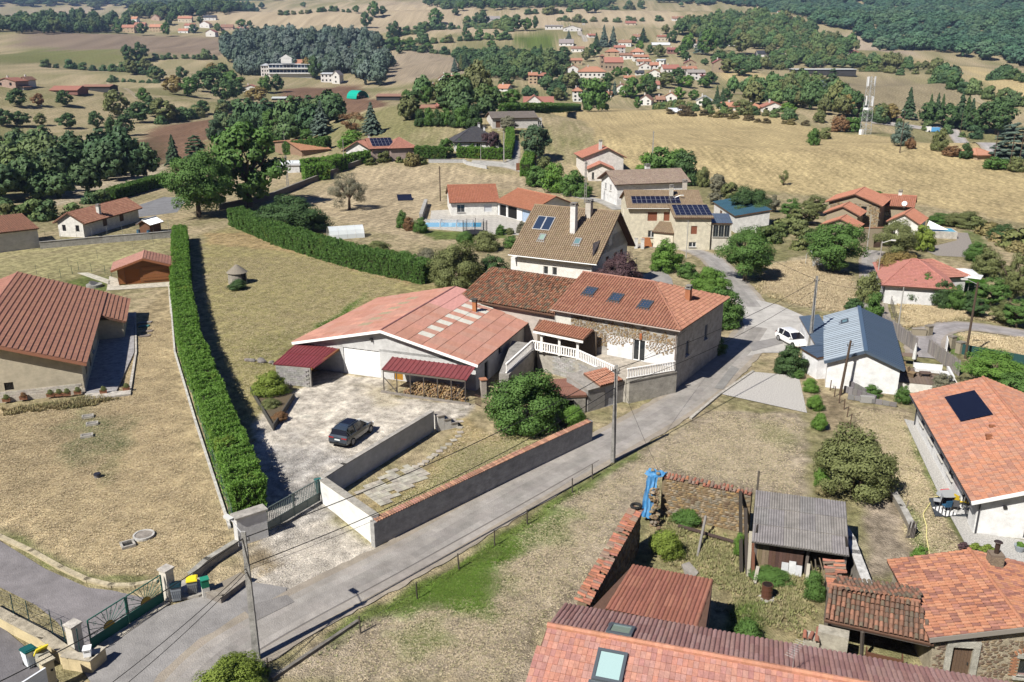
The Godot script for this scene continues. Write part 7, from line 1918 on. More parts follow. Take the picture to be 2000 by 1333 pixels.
func ruins() -> void:
	# roofless ruin: two stone walls capped with clay tiles
	var cap:=func(t: Node3D,a: Vector3,b: Vector3,w: float,lbl: String):
		var u:=(b - a).normalized()
		var s:=W3(-u.z,0,u.x)
		var n:=int(a.distance_to(b) / 0.24)
		var vars:=[]
		for i in 8:
			vars.append(tint("tile",vary([K(0.4,0.17,0.1),K(0.34,0.15,0.1),K(0.26,0.18,0.14)][i % 3],0.22)))
		for j in n:
			for k in 2:
				if R(0,1) < 0.1: continue
				var o:=part("coping_tile",tile_mesh("canal"),vars[rng.randi() % 8],t)
				var r:=R(-0.22,0.22)
				o.transform=Transform3D(Basis(u * 0.25,W3(0,0.26,0),s.rotated(UP,r) * (w * 0.56) + W3(0,-0.1,0)),a.lerp(b,(j + 0.5) / n) + s * (w * 0.25 * (1 if k else -1)) + W3(0,0.06 + R(0,0.06) + (0.05 if k == 0 else 0.0),0))
	var t:=wall_line("ruin_wall","ruined fieldstone wall capped with clay tiles, between the blue tarp and the tin shed",[V(10.3,-54.2),V(15.7,-51.7)],0.5,2.75,K(0.32,0.25,0.16),K(0.3,0.25,0.2),"stone",0.0)
	var u:=(at(V(15.7,-51.7)) - at(V(10.3,-54.2))).normalized()
	var nn:=u.cross(UP)
	stones(t,nn * 0.25,u,5.9,2.75,0.3,STONES,300,[],1.0,0.05)
	cap.call(t,W3(0.0,2.75,0.0),W3(5.4,2.75,2.5),0.62,"")
	t=wall_line("ruin_wall","steep ruined stone wall with broken tile capping left of the ruin",[V(7.9,-49.6),V(3.6,-39.0)],0.5,[2.9,3.2],K(0.3,0.23,0.15),K(0.3,0.25,0.2),"stone",0.0)
	u=(at(V(7.9,-49.6)) - at(V(3.6,-39.0))).normalized()
	stones(t,at(V(3.6,-39.0)) - at(V(7.9,-49.6)) + u.cross(UP) * 0.25,u,11.4,2.9,0.34,STONES,0,[],1.0,0.06)
	cap.call(t,W3(-4.3,3.15,10.6),W3(0,2.85,0),0.8,"")
	t=thing("ruin_corner","crumbling corner pillar of rubble where the ruin walls meet","wall",at(V(9.6,-53.4)))
	rng.seed=77
	for i in 90:
		var m:=MB.new(vary(STONES[i % 6],0.15)); m.blob(W3(R(-0.25,0.25),i * 0.026,R(-0.25,0.25) + (1.6 - i * 0.022) * R(0,1)),W3(R(0.1,0.2),R(0.07,0.12),R(0.1,0.2)),4,6,0.2,rng)
		build("stone",m,M.stone,t)
	# blue tarpaulin, draped and wrinkled
	var mt:=B(0.09,0.3,0.55)
	var rows:=[]
	for i in 15:
		var row:=[]
		for j in 9:
			var x:=(j - 4) * (0.16 if i < 6 else 0.09)
			var y:=3.05 + R(-0.05,0.07) if i < 6 else 3.0 - (i - 6) * 0.33
			var z:=-0.5 + i * 0.16 if i < 6 else 0.5 + (i - 6) * 0.12
			row.append(W3(x + R(-0.05,0.05),y,z + 0.09 * sin(j * 2.1 + i * 0.2) + R(-0.03,0.03)))
		rows.append(row)
	for i in 14:
		for j in 8:
			mt.col=K(0.035,0.16,0.34).lerp(K(0.16,0.32,0.5),R(0,0.6)); mt.quad(rows[i][j],rows[i + 1][j],rows[i + 1][j + 1],rows[i][j + 1])
	var tp:=solo("tarpaulin",mt,M.paint,"crumpled blue tarpaulin hung over the end of the ruin wall","tarpaulin")
	tp.position=at(V(9.75,-54.2)); tp.rotation.y=-0.5
	for q in [[V(9.6,-54.4),"loose stone weighing down the top of the blue tarpaulin"],[V(9.9,-53.9),"second loose stone lying on the blue tarpaulin"]]:
		var b:=B(0.4,0.32,0.2); b.blob(Vector3.ZERO,W3(0.16,0.1,0.14),4,7,0.2,rng); var s:=solo("loose_stone",b,M.stone,q[1],"stone"); s.position=at(q[0],3.18)
	# old tyre on the left wall
	var m:=B(0.02,0.02,0.02)
	for i in 14:
		var a:=TAU * i / 14
		m.tube(W3(cos(a),0,sin(a)) * 0.3,W3(cos(a + 0.46),0,sin(a + 0.46)) * 0.3,0.1,0.1,6,false)
	var ty:=solo("old_tyre",m,M.rubber,"old black tyre lying on the end of the tiled ruin wall","tyre"); ty.position=at(V(7.8,-49.4),3.15)
	# things lying in the ruin
	for q in [[V(11.26,-52),V(14.49,-49.9),K(0.1,0.07,0.06),0.3,"rusty narrow rail beam lying across the ruin"],[V(12.76,-51.6),V(11.68,-48.6),K(0.3,0.28,0.26),0.16,"weathered grey post leaning across the rusty beam"]]:
		m=MB.new(q[2])
		if q[3] > 0.2:
			for s in [-0.14,0.14]: m.bar(at(q[0],0.25) + W3(s,0,s),at(q[1],0.25) + W3(s,0,s),0.09,0.12)
			for i in 6: m.box(at(q[0],0.2).lerp(at(q[1],0.2),i / 5.0),W3(0.4,0.06,0.1))
		else: m.tube(at(q[0],1.2),at(q[1],0.0),0.09,0.08,7)
		solo("beam",m,M.wood,q[4],"beam")
	m=B(0.36,0.33,0.3); m.prism(PackedVector2Array([V(-0.35,-0.5),V(0.2,-0.6),V(0.4,0.3),V(0.0,0.6),V(-0.45,0.3)]),0,0.16)
	var sl:=solo("stone_slab",m,M.concrete,"pale stone slab lying at the corner of the rust-red roof","slab"); sl.position=at(V(10.89,-46.9),0.05); sl.rotation=W3(0.3,0.3,0)
	var k:=thing("oil_drum","rusty oil drum standing on a white stone base in the weedy yard","barrel",at(V(14.79,-44.1)))
	m=B(0.13,0.06,0.04); m.tube(W3(0,0.1,0),W3(0,0.95,0),0.3,0.3,14,false); for y in [0.35,0.65,0.93]: m.tube(W3(0,y,0),W3(0,y + 0.04,0),0.32,0.32,14)
	build("drum",m,M.metal,k)
	m=B(0.02,0.015,0.01); m.tube(W3(0,0.96,0),W3(0,0.975,0),0.28,0.28,14); build("inside",m,M.dull,k)
	m=B(0.6,0.57,0.52); for i in 7: m.blob(W3(cos(i * 0.9) * 0.35,0.05,sin(i * 0.9) * 0.35),W3(0.16,0.1,0.14),4,6,0.2,rng)
	build("base_stones",m,M.stone,k)
	# tin shed
	var A:=V(15.0,-47.6)
	var B:=V(20.0,-46.0)
	var c0:=at(A)
	t=thing("tin_shed","timber shed with a large grey corrugated sheet roof above the ruin","shed",c0)
	var P:=func(p: Vector2,h: float): return at(p,h) - c0
	roof_plane(t,P.call(V(14.55,-47.1),1.95),P.call(V(19.9,-45.5),1.95),P.call(V(21.3,-50.2),2.8),P.call(V(16.2,-52.0),2.8),{"kind": "corr","waves": 6,"depth": 0.06,"w": 0.92,"l": 1.75,"pal": [K(0.3,0.285,0.275),K(0.27,0.255,0.25),K(0.33,0.31,0.29)],"m": "concrete","parts": 100,"called": "roof_sheet","thick": 0.05,"under": K(0.12,0.11,0.1),"jit": 0.006})
	var wall:=P.call(A,0.0)
	var bu:=(at(B) - at(A)).normalized()
	var plank:=MB.new(Color.WHITE); plank.box(Vector3.ZERO,W3(0.19,1.9,0.04))
	var pm:=plank.done()
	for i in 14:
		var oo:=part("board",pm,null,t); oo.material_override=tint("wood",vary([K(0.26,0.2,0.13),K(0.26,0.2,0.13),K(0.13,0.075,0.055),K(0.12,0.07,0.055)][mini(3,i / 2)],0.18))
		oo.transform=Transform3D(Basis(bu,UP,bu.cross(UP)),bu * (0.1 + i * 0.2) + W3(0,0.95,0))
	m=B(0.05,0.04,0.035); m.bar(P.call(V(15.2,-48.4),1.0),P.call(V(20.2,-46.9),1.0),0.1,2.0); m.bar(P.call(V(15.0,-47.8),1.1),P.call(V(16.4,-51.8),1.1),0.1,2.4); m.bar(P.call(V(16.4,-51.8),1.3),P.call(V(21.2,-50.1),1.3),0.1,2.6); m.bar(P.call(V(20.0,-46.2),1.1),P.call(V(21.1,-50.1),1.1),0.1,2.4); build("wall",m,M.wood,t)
	for p in [A,V(17.9,-46.7),V(19.9,-46.0)]: m=B(0.22,0.19,0.17); m.bar(P.call(p,-0.1),P.call(p,1.95),0.14,0.14); build("post",m,M.wood,t)
	rng.seed=31
	for i in 8:
		m=MB.new(vary(K(0.2,0.16,0.12),0.3)); var a:=at(V(18.1 + i * 0.22,-46.6 + i * 0.06),R(0.9,1.4)); m.tube(a,a + W3(R(-0.3,0.3),-R(0.8,1.2),R(0.3,0.8)),0.04,0.03,5)
		solo("branch",m,M.bark,"crooked dry branch stacked in the open end of the tin shed","branch","dry branches in the tin shed")
	for q in [[V(16.6,-46.7),0.7,K(0.5,0.51,0.53),"left pale panel leaning on the red-brown shed door"],[V(17.0,-46.55),0.85,K(0.56,0.57,0.58),"middle pale panel leaning on the red-brown shed door"],[V(17.35,-46.45),0.65,K(0.5,0.51,0.53),"right pale panel leaning on the red-brown shed door"],[V(17.85,-46.2),0.9,K(0.5,0.47,0.4),"upright pale beam leaning at the shed corner"]]:
		m=MB.new(q[2]); m.box(W3(0,q[1] / 2,0),W3(0.4 if q[1] != 0.9 else 0.2,q[1],0.07)); var oo:=solo("panel",m,M.plaster,q[3],"panel"); oo.position=at(q[0]); oo.rotation=W3(-0.3,-0.3,0)
	for q in [[V(14.9,-51.6),V(14.0,-46.8),3.0,K(0.05,0.04,0.035),"long black beam leaning along the left side of the tin shed"],[V(15.1,-50.8),V(14.3,-46.6),2.2,K(0.07,0.055,0.05),"second dark beam leaning beside the tin shed"],[V(15.0,-48.9),V(14.3,-46.3),1.6,K(0.4,0.37,0.3),"pale grey beam leaning beside the tin shed"],[V(15.0,-48.2),V(14.5,-46.0),1.2,K(0.16,0.07,0.04),"red-brown beam leaning at the near corner of the tin shed"],[V(14.9,-46.5),V(14.5,-45.6),0.6,K(0.42,0.39,0.33),"short pale stone post leaning at the foot of the tin shed"]]:
		m=MB.new(q[3]); m.bar(at(q[0],q[2]),at(q[1],0.02),0.2,0.2); solo("leaning_beam",m,M.wood,q[4],"beam")
	m=B(0.14,0.12,0.1); m.tube(at(V(16.2,-52.4),0.0),at(V(16.3,-52.6),4.0),0.09,0.07,7); solo("post",m,M.bark,"thin dark post standing at the top corner of the tin shed","post")
	# white flaking wall beside the tin shed
	wall_line("white_wall","narrow wall with flaking white top along the right side of the tin shed",[V(21.3,-50.1),V(21.2,-48.6),V(20.9,-47.0),V(20.3,-43.4)],0.45,1.3,K(0.33,0.3,0.27),K(0.66,0.65,0.63),"concrete",0.06)
	t=wall_line("tiled_wall","low wall capped with orange tiles between the tin shed and the old roof",[V(18.9,-45.3),V(18.0,-41.5)],0.7,1.7,K(0.4,0.34,0.26),K(0.4,0.3,0.2),"stone",0.0)
	cap.call(t,W3(0,1.7,0),W3(-0.9,1.7,3.8),1.1,"")
	wall_line("white_edging","thin white flashing along the tile-capped wall",[V(19.25,-43.5),V(18.6,-41.2)],0.12,1.85,K(0.6,0.6,0.58),K(0.5,0.5,0.5),"plaster",0.0)
	# bottom roof
	u=W3(0.956,0,0.292)
	var dn:=W3(0.292,0,-0.956)
	var rl:=W3(1.6,5.5,-33.9)
	t=thing("foreground_house","house at the bottom edge with a pinkish tile roof and two roof windows","house",W3(1.6,0,-33.9))
	var c:=func(x: float,d: float,h: float): return u * x + dn * d + W3(0,h,0)
	m=B(0.5,0.46,0.4); m.prism(PackedVector2Array([V(0.2,0.2),V(24,7.5),V(24 - 1.2,11.4),V(-1.0,4.1)]),-0.2,4.0); m.prism(PackedVector2Array([V(1.0,-2.7),V(24,4.3),V(24,7.4),V(0.2,0.1)]),-0.2,4.3); build("wall",m,M.plaster,t)
	var s1:=roof_plane(t,c.call(-0.2,-4.6,4.0),c.call(24,-4.6,4.0),c.call(24,0,5.5),c.call(0,0,5.5),{"kind": "flat","pal": [K(0.5,0.235,0.175),K(0.46,0.25,0.21),K(0.53,0.27,0.205),K(0.43,0.213,0.182)],"w": 0.225,"l": 0.36,"rise": 1.0,"parts": 300,"jit": 0.004})
	roof_plane(t,c.call(24,3.25,4.48),c.call(0,3.25,4.48),c.call(0,0,5.5),c.call(24,0,5.5),{"kind": "corr","waves": 1,"depth": 0.07,"w": 0.21,"l": 1.1,"pal": [K(0.34,0.195,0.175),K(0.3,0.165,0.15),K(0.36,0.22,0.2)],"m": "tile","parts": 0,"called_all": "ribbed_sheets","thick": 0.08})
	ridge(t,c.call(0,0,5.56),c.call(24,0,5.56),K(0.5,0.24,0.16),0.15)
	m=B(0.6,0.62,0.66); m.bar(c.call(7.2,3.35,4.42),c.call(24,3.35,4.42),0.1,0.08); m.bar(c.call(0,3.35,4.42),c.call(1.1,3.35,4.42),0.1,0.08); build("gutter",m,M.metal,t)
	t.set_meta("f",[c.call(-0.2,-4.6,4.0),c.call(24,-4.6,4.0),c.call(24,0,5.5),c.call(0,0,5.5)])
	t.set_meta("f2",[c.call(24,3.25,4.48),c.call(0,3.25,4.48),c.call(0,0,5.5),c.call(24,0,5.5)])
	skylight(t,3.35,3.35,1.3,1.55,K(0.3,0.42,0.42),K(0.1,0.115,0.13)); skylight(t,24 - 3.2,2.5,1.15,1.3,K(0.16,0.24,0.2),K(0.1,0.12,0.14),"f2")
	k=thing("antenna","thin metal television antenna on the ridge of the bottom roof","antenna",W3(1.6,5.5,-33.9) + u * 10.6)
	m=B(0.3,0.3,0.3); m.tube(W3(0,0,0),W3(0,1.1,0),0.02,0.02,5); build("mast",m,M.metal,k)
	m=B(0.2,0.2,0.2); m.tube(W3(-0.3,1.0,0.3),W3(0.4,1.15,-0.5),0.012,0.012,4); for i in 9: m.tube(W3(-0.3,1.0,0.3).lerp(W3(0.4,1.15,-0.5),i / 8.0) + W3(-0.16,0,-0.12),W3(-0.3,1.0,0.3).lerp(W3(0.4,1.15,-0.5),i / 8.0) + W3(0.16,0,0.12),0.005,0.005,4)
	build("aerial",m,M.metal,k)
	t=thing("lean_to","rust-red ribbed lean-to roof between the ruin and the bottom roof","shed",at(V(8,-39)))
	var e:=t.position
	roof_plane(t,at(V(10.9,-41.4),2.95) - e,at(V(6.7,-42.9),2.95) - e,at(V(3.9,-36.9),4.36) - e,at(V(9.1,-35.2),4.36) - e,{"kind": "corr","waves": 1,"depth": 0.06,"w": 0.205,"l": 1.5,"pal": [K(0.37,0.152,0.105),K(0.34,0.14,0.098),K(0.4,0.177,0.119)],"m": "tile","parts": 0,"called_all": "ribbed_sheets","thick": 0.07})
	m=B(0.3,0.25,0.2); m.bar(at(V(10.7,-41.2),1.4) - e,at(V(6.9,-42.5),1.4) - e,0.25,2.8); m.bar(at(V(10.7,-41.2),1.4) - e,at(V(9.1,-35.4),1.8) - e,0.25,2.8); build("wall",m,M.stone,t)
	# open shed with an old tile roof, and cottage
	A=V(16.7,-39.1); B=V(21.0,-37.3)
	t=thing("open_shed","open-fronted shed under a mossy old clay tile roof","shed",at(A)); e=t.position
	P=func(p: Vector2,h: float): return at(p,h) - e
	var od:={"kind": "canal","pal": [K(0.2,0.12,0.085),K(0.27,0.146,0.098),K(0.16,0.12,0.09),K(0.34,0.171,0.112),K(0.19,0.15,0.11)],"w": 0.235,"l": 0.34,"jit": 0.07,"rise": 1.15,"sag": 0.1,"parts": 150}
	roof_plane(t,P.call(V(16.3,-39.2),2.0),P.call(V(21.1,-37.2),2.0),P.call(V(21.3,-39.5),2.85),P.call(V(17.2,-41.1),2.85),od)
	roof_plane(t,P.call(V(22.4,-41.6),2.3),P.call(V(18.0,-42.6),2.3),P.call(V(17.2,-41.1),2.85),P.call(V(21.3,-39.5),2.85),od)
	ridge(t,P.call(V(17.2,-41.1),2.95),P.call(V(21.3,-39.5),2.95),K(0.33,0.16,0.1),0.12)
	m=B(0.3,0.25,0.2); m.bar(P.call(V(17.7,-42.2),1.1),P.call(V(22.0,-41.0),1.1),0.3,2.2); m.bar(P.call(V(16.9,-39.6),1.0),P.call(V(17.7,-42.2),1.0),0.4,2.0); build("wall",m,M.stone,t)
	m=B(0.12,0.1,0.085); m.bar(P.call(V(18.2,-38.5),0),P.call(V(18.0,-38.4),1.9),0.14,0.14); m.bar(P.call(V(16.7,-39.2),1.85),P.call(V(21,-37.4),1.85),0.12,0.14); build("post",m,M.wood,t)
	k=thing("pillar","crumbling whitewashed masonry pillar at the left end of the open shed","pillar",at(V(16.6,-38.6)),-0.4)
	m=B(0.5,0.46,0.38); m.box(W3(0,0.85,0),W3(1.5,1.9,0.7)); m.box(W3(-1.0,0.7,0.2),W3(0.8,1.4,0.7)); build("masonry",m,M.concrete,k)
	cap.call(k,W3(-1.5,1.4,0.2),W3(-0.6,1.4,0.2),1.0,"")
	m=B(0.16,0.075,0.05); m.bar(W3(-0.8,0.75,0.3),W3(0.9,0.7,0.3),0.1,0.6); m.bar(W3(-0.8,0.45,-0.1),W3(0.9,0.45,-0.1),0.7,0.06); m.box(W3(-0.8,0.7,0.05),W3(0.06,0.6,0.6)); m.box(W3(0.9,0.7,0.05),W3(0.06,0.6,0.6))
	for x in [-0.6,0.7]: m.bar(W3(x,0,0.1),W3(x,0.45,0.1),0.08,0.08)
	var tr:=solo("rusty_trough",m,M.metal,"rusty metal trough tipped up in the mouth of the open shed","trough"); tr.position=at(V(19.0,-37.9)); tr.rotation.y=-0.35
	var hq:=[["f",0.95,-0.2,1.0,2.0,"door",K(0.17,0.11,0.075)],["f",4.25,0.35,0.95,1.0,"win",K(0.25,0.17,0.16)]]
	t=house("stone_cottage","fieldstone cottage with a bright orange clay tile roof in the bottom right corner","cottage",V(21.2,-37.45),V(29.2,-36.6),6.6,2.35,0.9,"gz",{"wall": K(0.46,0.4,0.3),"wm": "concrete","ov": 0.35,"og": 0.3,"roof": {"kind": "canal","pal": [K(0.46,0.213,0.126),K(0.42,0.183,0.112),K(0.5,0.244,0.154),K(0.36,0.171,0.126),K(0.48,0.22,0.13),K(0.28,0.13,0.1)],"w": 0.24,"l": 0.36,"jit": 0.045,"rise": 1.1,"parts": 300,"rc": K(0.46,0.207,0.126)},"fascia": K(0.22,0.2,0.18)},hq)
	stones(t,Vector3.ZERO,Vector3.RIGHT,8.0,2.4,0.27,[K(0.26,0.19,0.14),K(0.33,0.26,0.19),K(0.21,0.15,0.11),K(0.38,0.3,0.2),K(0.3,0.21,0.14)],290,hq.map(func(q): return [q[1] - 0.2,q[2] - 0.2,q[3] + 0.4,q[4] + 0.45]),0.82,0.04)
	m=B(0.55,0.53,0.47)
	for x in [0.8,2.1]: m.box(W3(x,0.85,0.05),W3(0.3,2.1,0.12))
	m.box(W3(1.45,2.02,0.06),W3(1.6,0.36,0.12)); m.box(W3(4.72,1.55,0.05),W3(1.3,0.26,0.1)); m.box(W3(4.72,0.26,0.06),W3(1.4,0.18,0.18)); build("surround",m,M.concrete,t)
	blocks(t,W3(3.8,0.35,0.03),Vector3.RIGHT,0.42,1.1,0.2,0.09,K(0.4,0.2,0.12),"brick",0.02,"tile"); blocks(t,W3(5.24,0.35,0.03),Vector3.RIGHT,0.42,1.1,0.2,0.09,K(0.4,0.2,0.12),"brick",0.02,"tile")
	for i in 9:
		m=MB.new(vary(K(0.42,0.2,0.12),0.12)); var a:=lerpf(-0.6,0.6,i / 8.0); m.box(W3(4.72 + sin(a) * 1.3,0.62 + cos(a) * 1.3,0.05),W3(0.12,0.22,0.08),Basis(Vector3.BACK,-a)); build("brick",m,M.tile,t)
	var ch:=W3(5.0,3.0,-5.8)
	m=B(0.32,0.25,0.19); m.box(ch + W3(0,0.1,0),W3(0.7,1.6,0.62)); var st:=build("chimney",m,M.stone,t)
	for j in 4: blocks(st,ch + [W3(-0.35,0,0.31),W3(0.35,0,0.31),W3(0.35,0,-0.31),W3(-0.35,0,-0.31)][j],[Vector3.RIGHT,Vector3.FORWARD,Vector3.LEFT,Vector3.BACK][j],[0.7,0.62][j % 2],0.85,0.17,0.085,K(0.3,0.23,0.17),"brick",0.015,"tile")
	m=B(0.06,0.04,0.035); m.tube(ch + W3(0,0.9,0),ch + W3(0,1.5,0),0.13,0.13,10); m.tube(ch + W3(0,1.58,0),ch + W3(0,1.62,0),0.24,0.2,12); build("flue",m,M.metal,st)

func right_side() -> void:
	# new white house on the right edge
	var A:=V(30.5,-51.5)
	var B:=V(39.9,-49.4)
	var t:=house("white_villa","new white bungalow with an orange tile roof and black solar panel, right edge","house",A,B,18.5,2.62,1.75,"gz",{"wall": K(0.8,0.8,0.8),"ov": 0.6,"og": 0.55,"fascia": K(0.72,0.72,0.72),"roof": {"kind": "roman","pal": ORANGE,"w": 0.3,"l": 0.37,"rise": 1.2,"parts": 300}},
		[["f",3.0,0.0,2.4,2.1,"gar",K(0.05,0.065,0.085)],["l",1.6,1.0,1.4,0.9,"win",K(0.05,0.05,0.06)],["l",5.0,1.0,1.4,0.9,"win",K(0.05,0.05,0.06)],["l",8.2,1.0,1.4,0.9,"win",K(0.05,0.05,0.06)],["l",11.2,0.9,1.4,1.0,"win",K(0.05,0.05,0.06)],["l",15.0,0.0,2.0,2.15,"french",K(0.04,0.04,0.05)]])
	var m:=B(0.05,0.05,0.055); m.tube(W3(0.1,0,0.1),W3(0.1,2.6,0.1),0.05,0.05,6); m.tube(W3(-0.1,0,-18.3),W3(-0.1,2.5,-18.3),0.05,0.05,6); m.tube(W3(-0.65,2.45,-19),W3(-0.65,2.45,0.5),0.06,0.06,6); build("gutter",m,M.paint,t)
	var s:=B(0.01,0.011,0.016); s.box(W3(0,0.18,0),W3(5.2,0.06,2.3))
	var o:=build("solar_panel",s,M.panel,t); o.transform=on_roof(t,5.2,3.35)
	m=B(0.3,0.12,0.06); for q in [Vector2(9.6,3.9),Vector2(11,3.3),Vector2(11.5,3.2)]: m.box(on_roof(t,q.x,q.y).origin + W3(0,0.12,0),W3(0.4,0.16,0.3))
	build("vent_tile",m,M.tile,t)
	m=B(0.03,0.03,0.03); m.box(W3(1.6,2.15,0.08),W3(0.22,0.16,0.12)); build("wall_lamp",m,M.paint,t)
	sheet("white_gravel",[V(34.1,-70.7),V(34.9,-70),V(30.6,-51.5),V(34.5,-50.2),V(32.5,-46.8),V(29,-48.5),V(30.5,-55.9)],0.06,K(0.66,0.64,0.61),M.gravel,0.001)
	sheet("dark_patio",[V(29.7,-56.2),V(32,-56.8),V(31.2,-53.6),V(29,-53.7)],0.09,K(0.07,0.08,0.095),M.concrete,0.001)
	sheet("artificial_lawn",[V(29,-48.4),V(32.7,-46.7),V(31.6,-44.6),V(29.7,-46.2),V(28.7,-47.6)],0.05,K(0.045,0.09,0.02),M.ground,0.001)
	m=MB.new(Color.WHITE); m.box(Vector3.ZERO,W3(2.0,0.02,1.3)); var rug:=solo("outdoor_rug",m,M.dull,"white patterned outdoor rug under the garden table","rug"); rug.position=at(V(30.4,-54.4),0.12); rug.rotation.y=0.25
	var im:=Image.create(64,40,false,Image.FORMAT_RGB8); im.fill(Color(0.8,0.8,0.8))
	for x in 64:
		for y in 40:
			if (x + y) % 10 < 3 and x > 24 or ((x - y + 80) % 9 < 3 and x <= 24): im.set_pixel(x,y,Color(0.06,0.06,0.08))
	var rm:=StandardMaterial3D.new(); rm.albedo_texture=ImageTexture.create_from_image(im); rm.roughness=0.9; rm.uv1_triplanar=true; rm.uv1_scale=W3(0.5,0.5,0.77); rug.material_override=rm
	var k:=thing("garden_table","oval grey garden table on the dark patio","table",at(V(30.7,-55.5),0.09),0.2)
	m=B(0.3,0.31,0.32); var ov:=PackedVector2Array(); for i in 24: ov.append(V(cos(TAU * i / 24) * 0.95,sin(TAU * i / 24) * 0.55))
	m.prism(ov,0.7,0.75); build("top",m,M.paint,k)
	for x in [-0.6,0.6]:
		for z in [-0.25,0.25]: m=B(0.1,0.1,0.11); m.tube(W3(x * 1.1,0,z),W3(x,0.7,z),0.025,0.025,6); build("leg",m,M.metal,k)
	for q in [[V(29.7,-55.1),1.2,K(0.3,0.31,0.33),"grey garden chair left of the oval table"],[V(30,-54.3),0.1,K(0.02,0.08,0.16),"blue garden chair in front of the oval table"],[V(31.2,-55),-1.3,K(0.5,0.36,0.02),"yellow garden chair right of the oval table"],[V(30.6,-54.4),-0.3,K(0.08,0.08,0.09),"dark garden chair at the right front of the oval table"]]:
		var c:=thing("garden_chair",q[3],"chair",at(q[0],0.09),q[1],"chairs around the oval garden table")
		m=MB.new(q[2]); m.box(W3(0,0.44,0),W3(0.46,0.05,0.44)); build("seat",m,M.paint,c)
		m=MB.new(q[2]); m.box(W3(0,0.7,0.24),W3(0.46,0.45,0.04),Basis(Vector3.RIGHT,0.15)); build("backrest",m,M.paint,c)
		for x in [-0.2,0.2]:
			for z in [-0.18,0.2]: m=B(0.1,0.1,0.1); m.tube(W3(x,0,z),W3(x,0.43,z),0.018,0.018,5); build("leg",m,M.metal,c)
	m=B(0.5,0.03,0.04); m.box(W3(0,0.22,0),W3(0.6,0.44,0.36)); m.box(W3(0,0.47,0),W3(0.64,0.05,0.4)); var rb:=solo("storage_box",m,M.paint,"bright red storage box at the house end of the patio","box"); rb.position=at(V(31,-56.5),0.06); rb.rotation.y=0.2
	var pts:=[]
	for p in [V(30.8,-56.5),V(30.1,-56.3),V(28.6,-54.4),V(28.2,-53.7),V(27.8,-52.3),V(27.2,-51),V(26.3,-48.5),V(26.1,-47.6)]: pts.append(at(p,0.05))
	var cv:=Curve3D.new(); for i in pts.size(): var tn: Vector3=(pts[mini(i + 1,pts.size() - 1)] - pts[maxi(i - 1,0)]) * 0.17; cv.add_point(pts[i],-tn,tn)
	m=B(0.62,0.56,0.25); m.path(Array(cv.tessellate(4)),0.035,5); solo("garden_hose",m,M.rubber,"pale yellow hose winding over the lawn from the patio","hose")
	k=thing("flower_bed","magenta and yellow flower bed at the corner of the white gravel","flower bed",at(V(29.8,-49.4),0.05))
	for q in [["purple",-0.9,-0.1],["lime",-0.2,0.0],["lime",0.5,0.15]]: var c:=part("flowers",crown_of("bush",0,1),M["leaf_" + q[0]],k); c.position=W3(q[1],0,q[2]); c.scale=W3(0.9,0.5,0.7)
	k=thing("plant_bowl","grey planter bowl with green plants on the white gravel","flower pot",at(V(32.3,-49.2),0.06))
	m=B(0.24,0.27,0.3); m.tube(Vector3.ZERO,W3(0,0.4,0),0.22,0.36,16); build("bowl",m,M.paint,k); var cc:=part("flowers",crown_of("bush",0,0),M.leaf_bright,k); cc.position.y=0.35; cc.scale=W3(0.6,0.3,0.6)
	t=wall_line("dry_stone_edge","low dry stone edging with leaning posts between the two right gardens",[V(27.3,-56.8),V(27,-54.4),V(26.5,-51.5)],0.35,0.45,K(0.38,0.34,0.28),K(0.5,0.48,0.44),"stone",0.05)
	for q in [[V(27.1,-56.3),"leaning grey stake at the top of the stone edging"],[V(27,-54),"leaning grey stake in the middle of the stone edging"]]: m=B(0.22,0.19,0.16); m.tube(at(q[0]),at(q[0],1.1) + W3(0.2,0,0),0.05,0.04,6); solo("stake",m,M.bark,q[1],"stake")
	m=B(0.16,0.14,0.13); for i in 6: m.bar(at(V(26.1,-50.9)) + W3(i * 0.1 - 0.3,0,0),at(V(26.1,-50.9),1.2) + W3(i * 0.1 - 0.2,0,R(-0.1,0.1)),0.08,0.03)
	solo("pallet_screen",m,M.wood,"small screen of old grey slats at the lower end of the stone edging","screen")

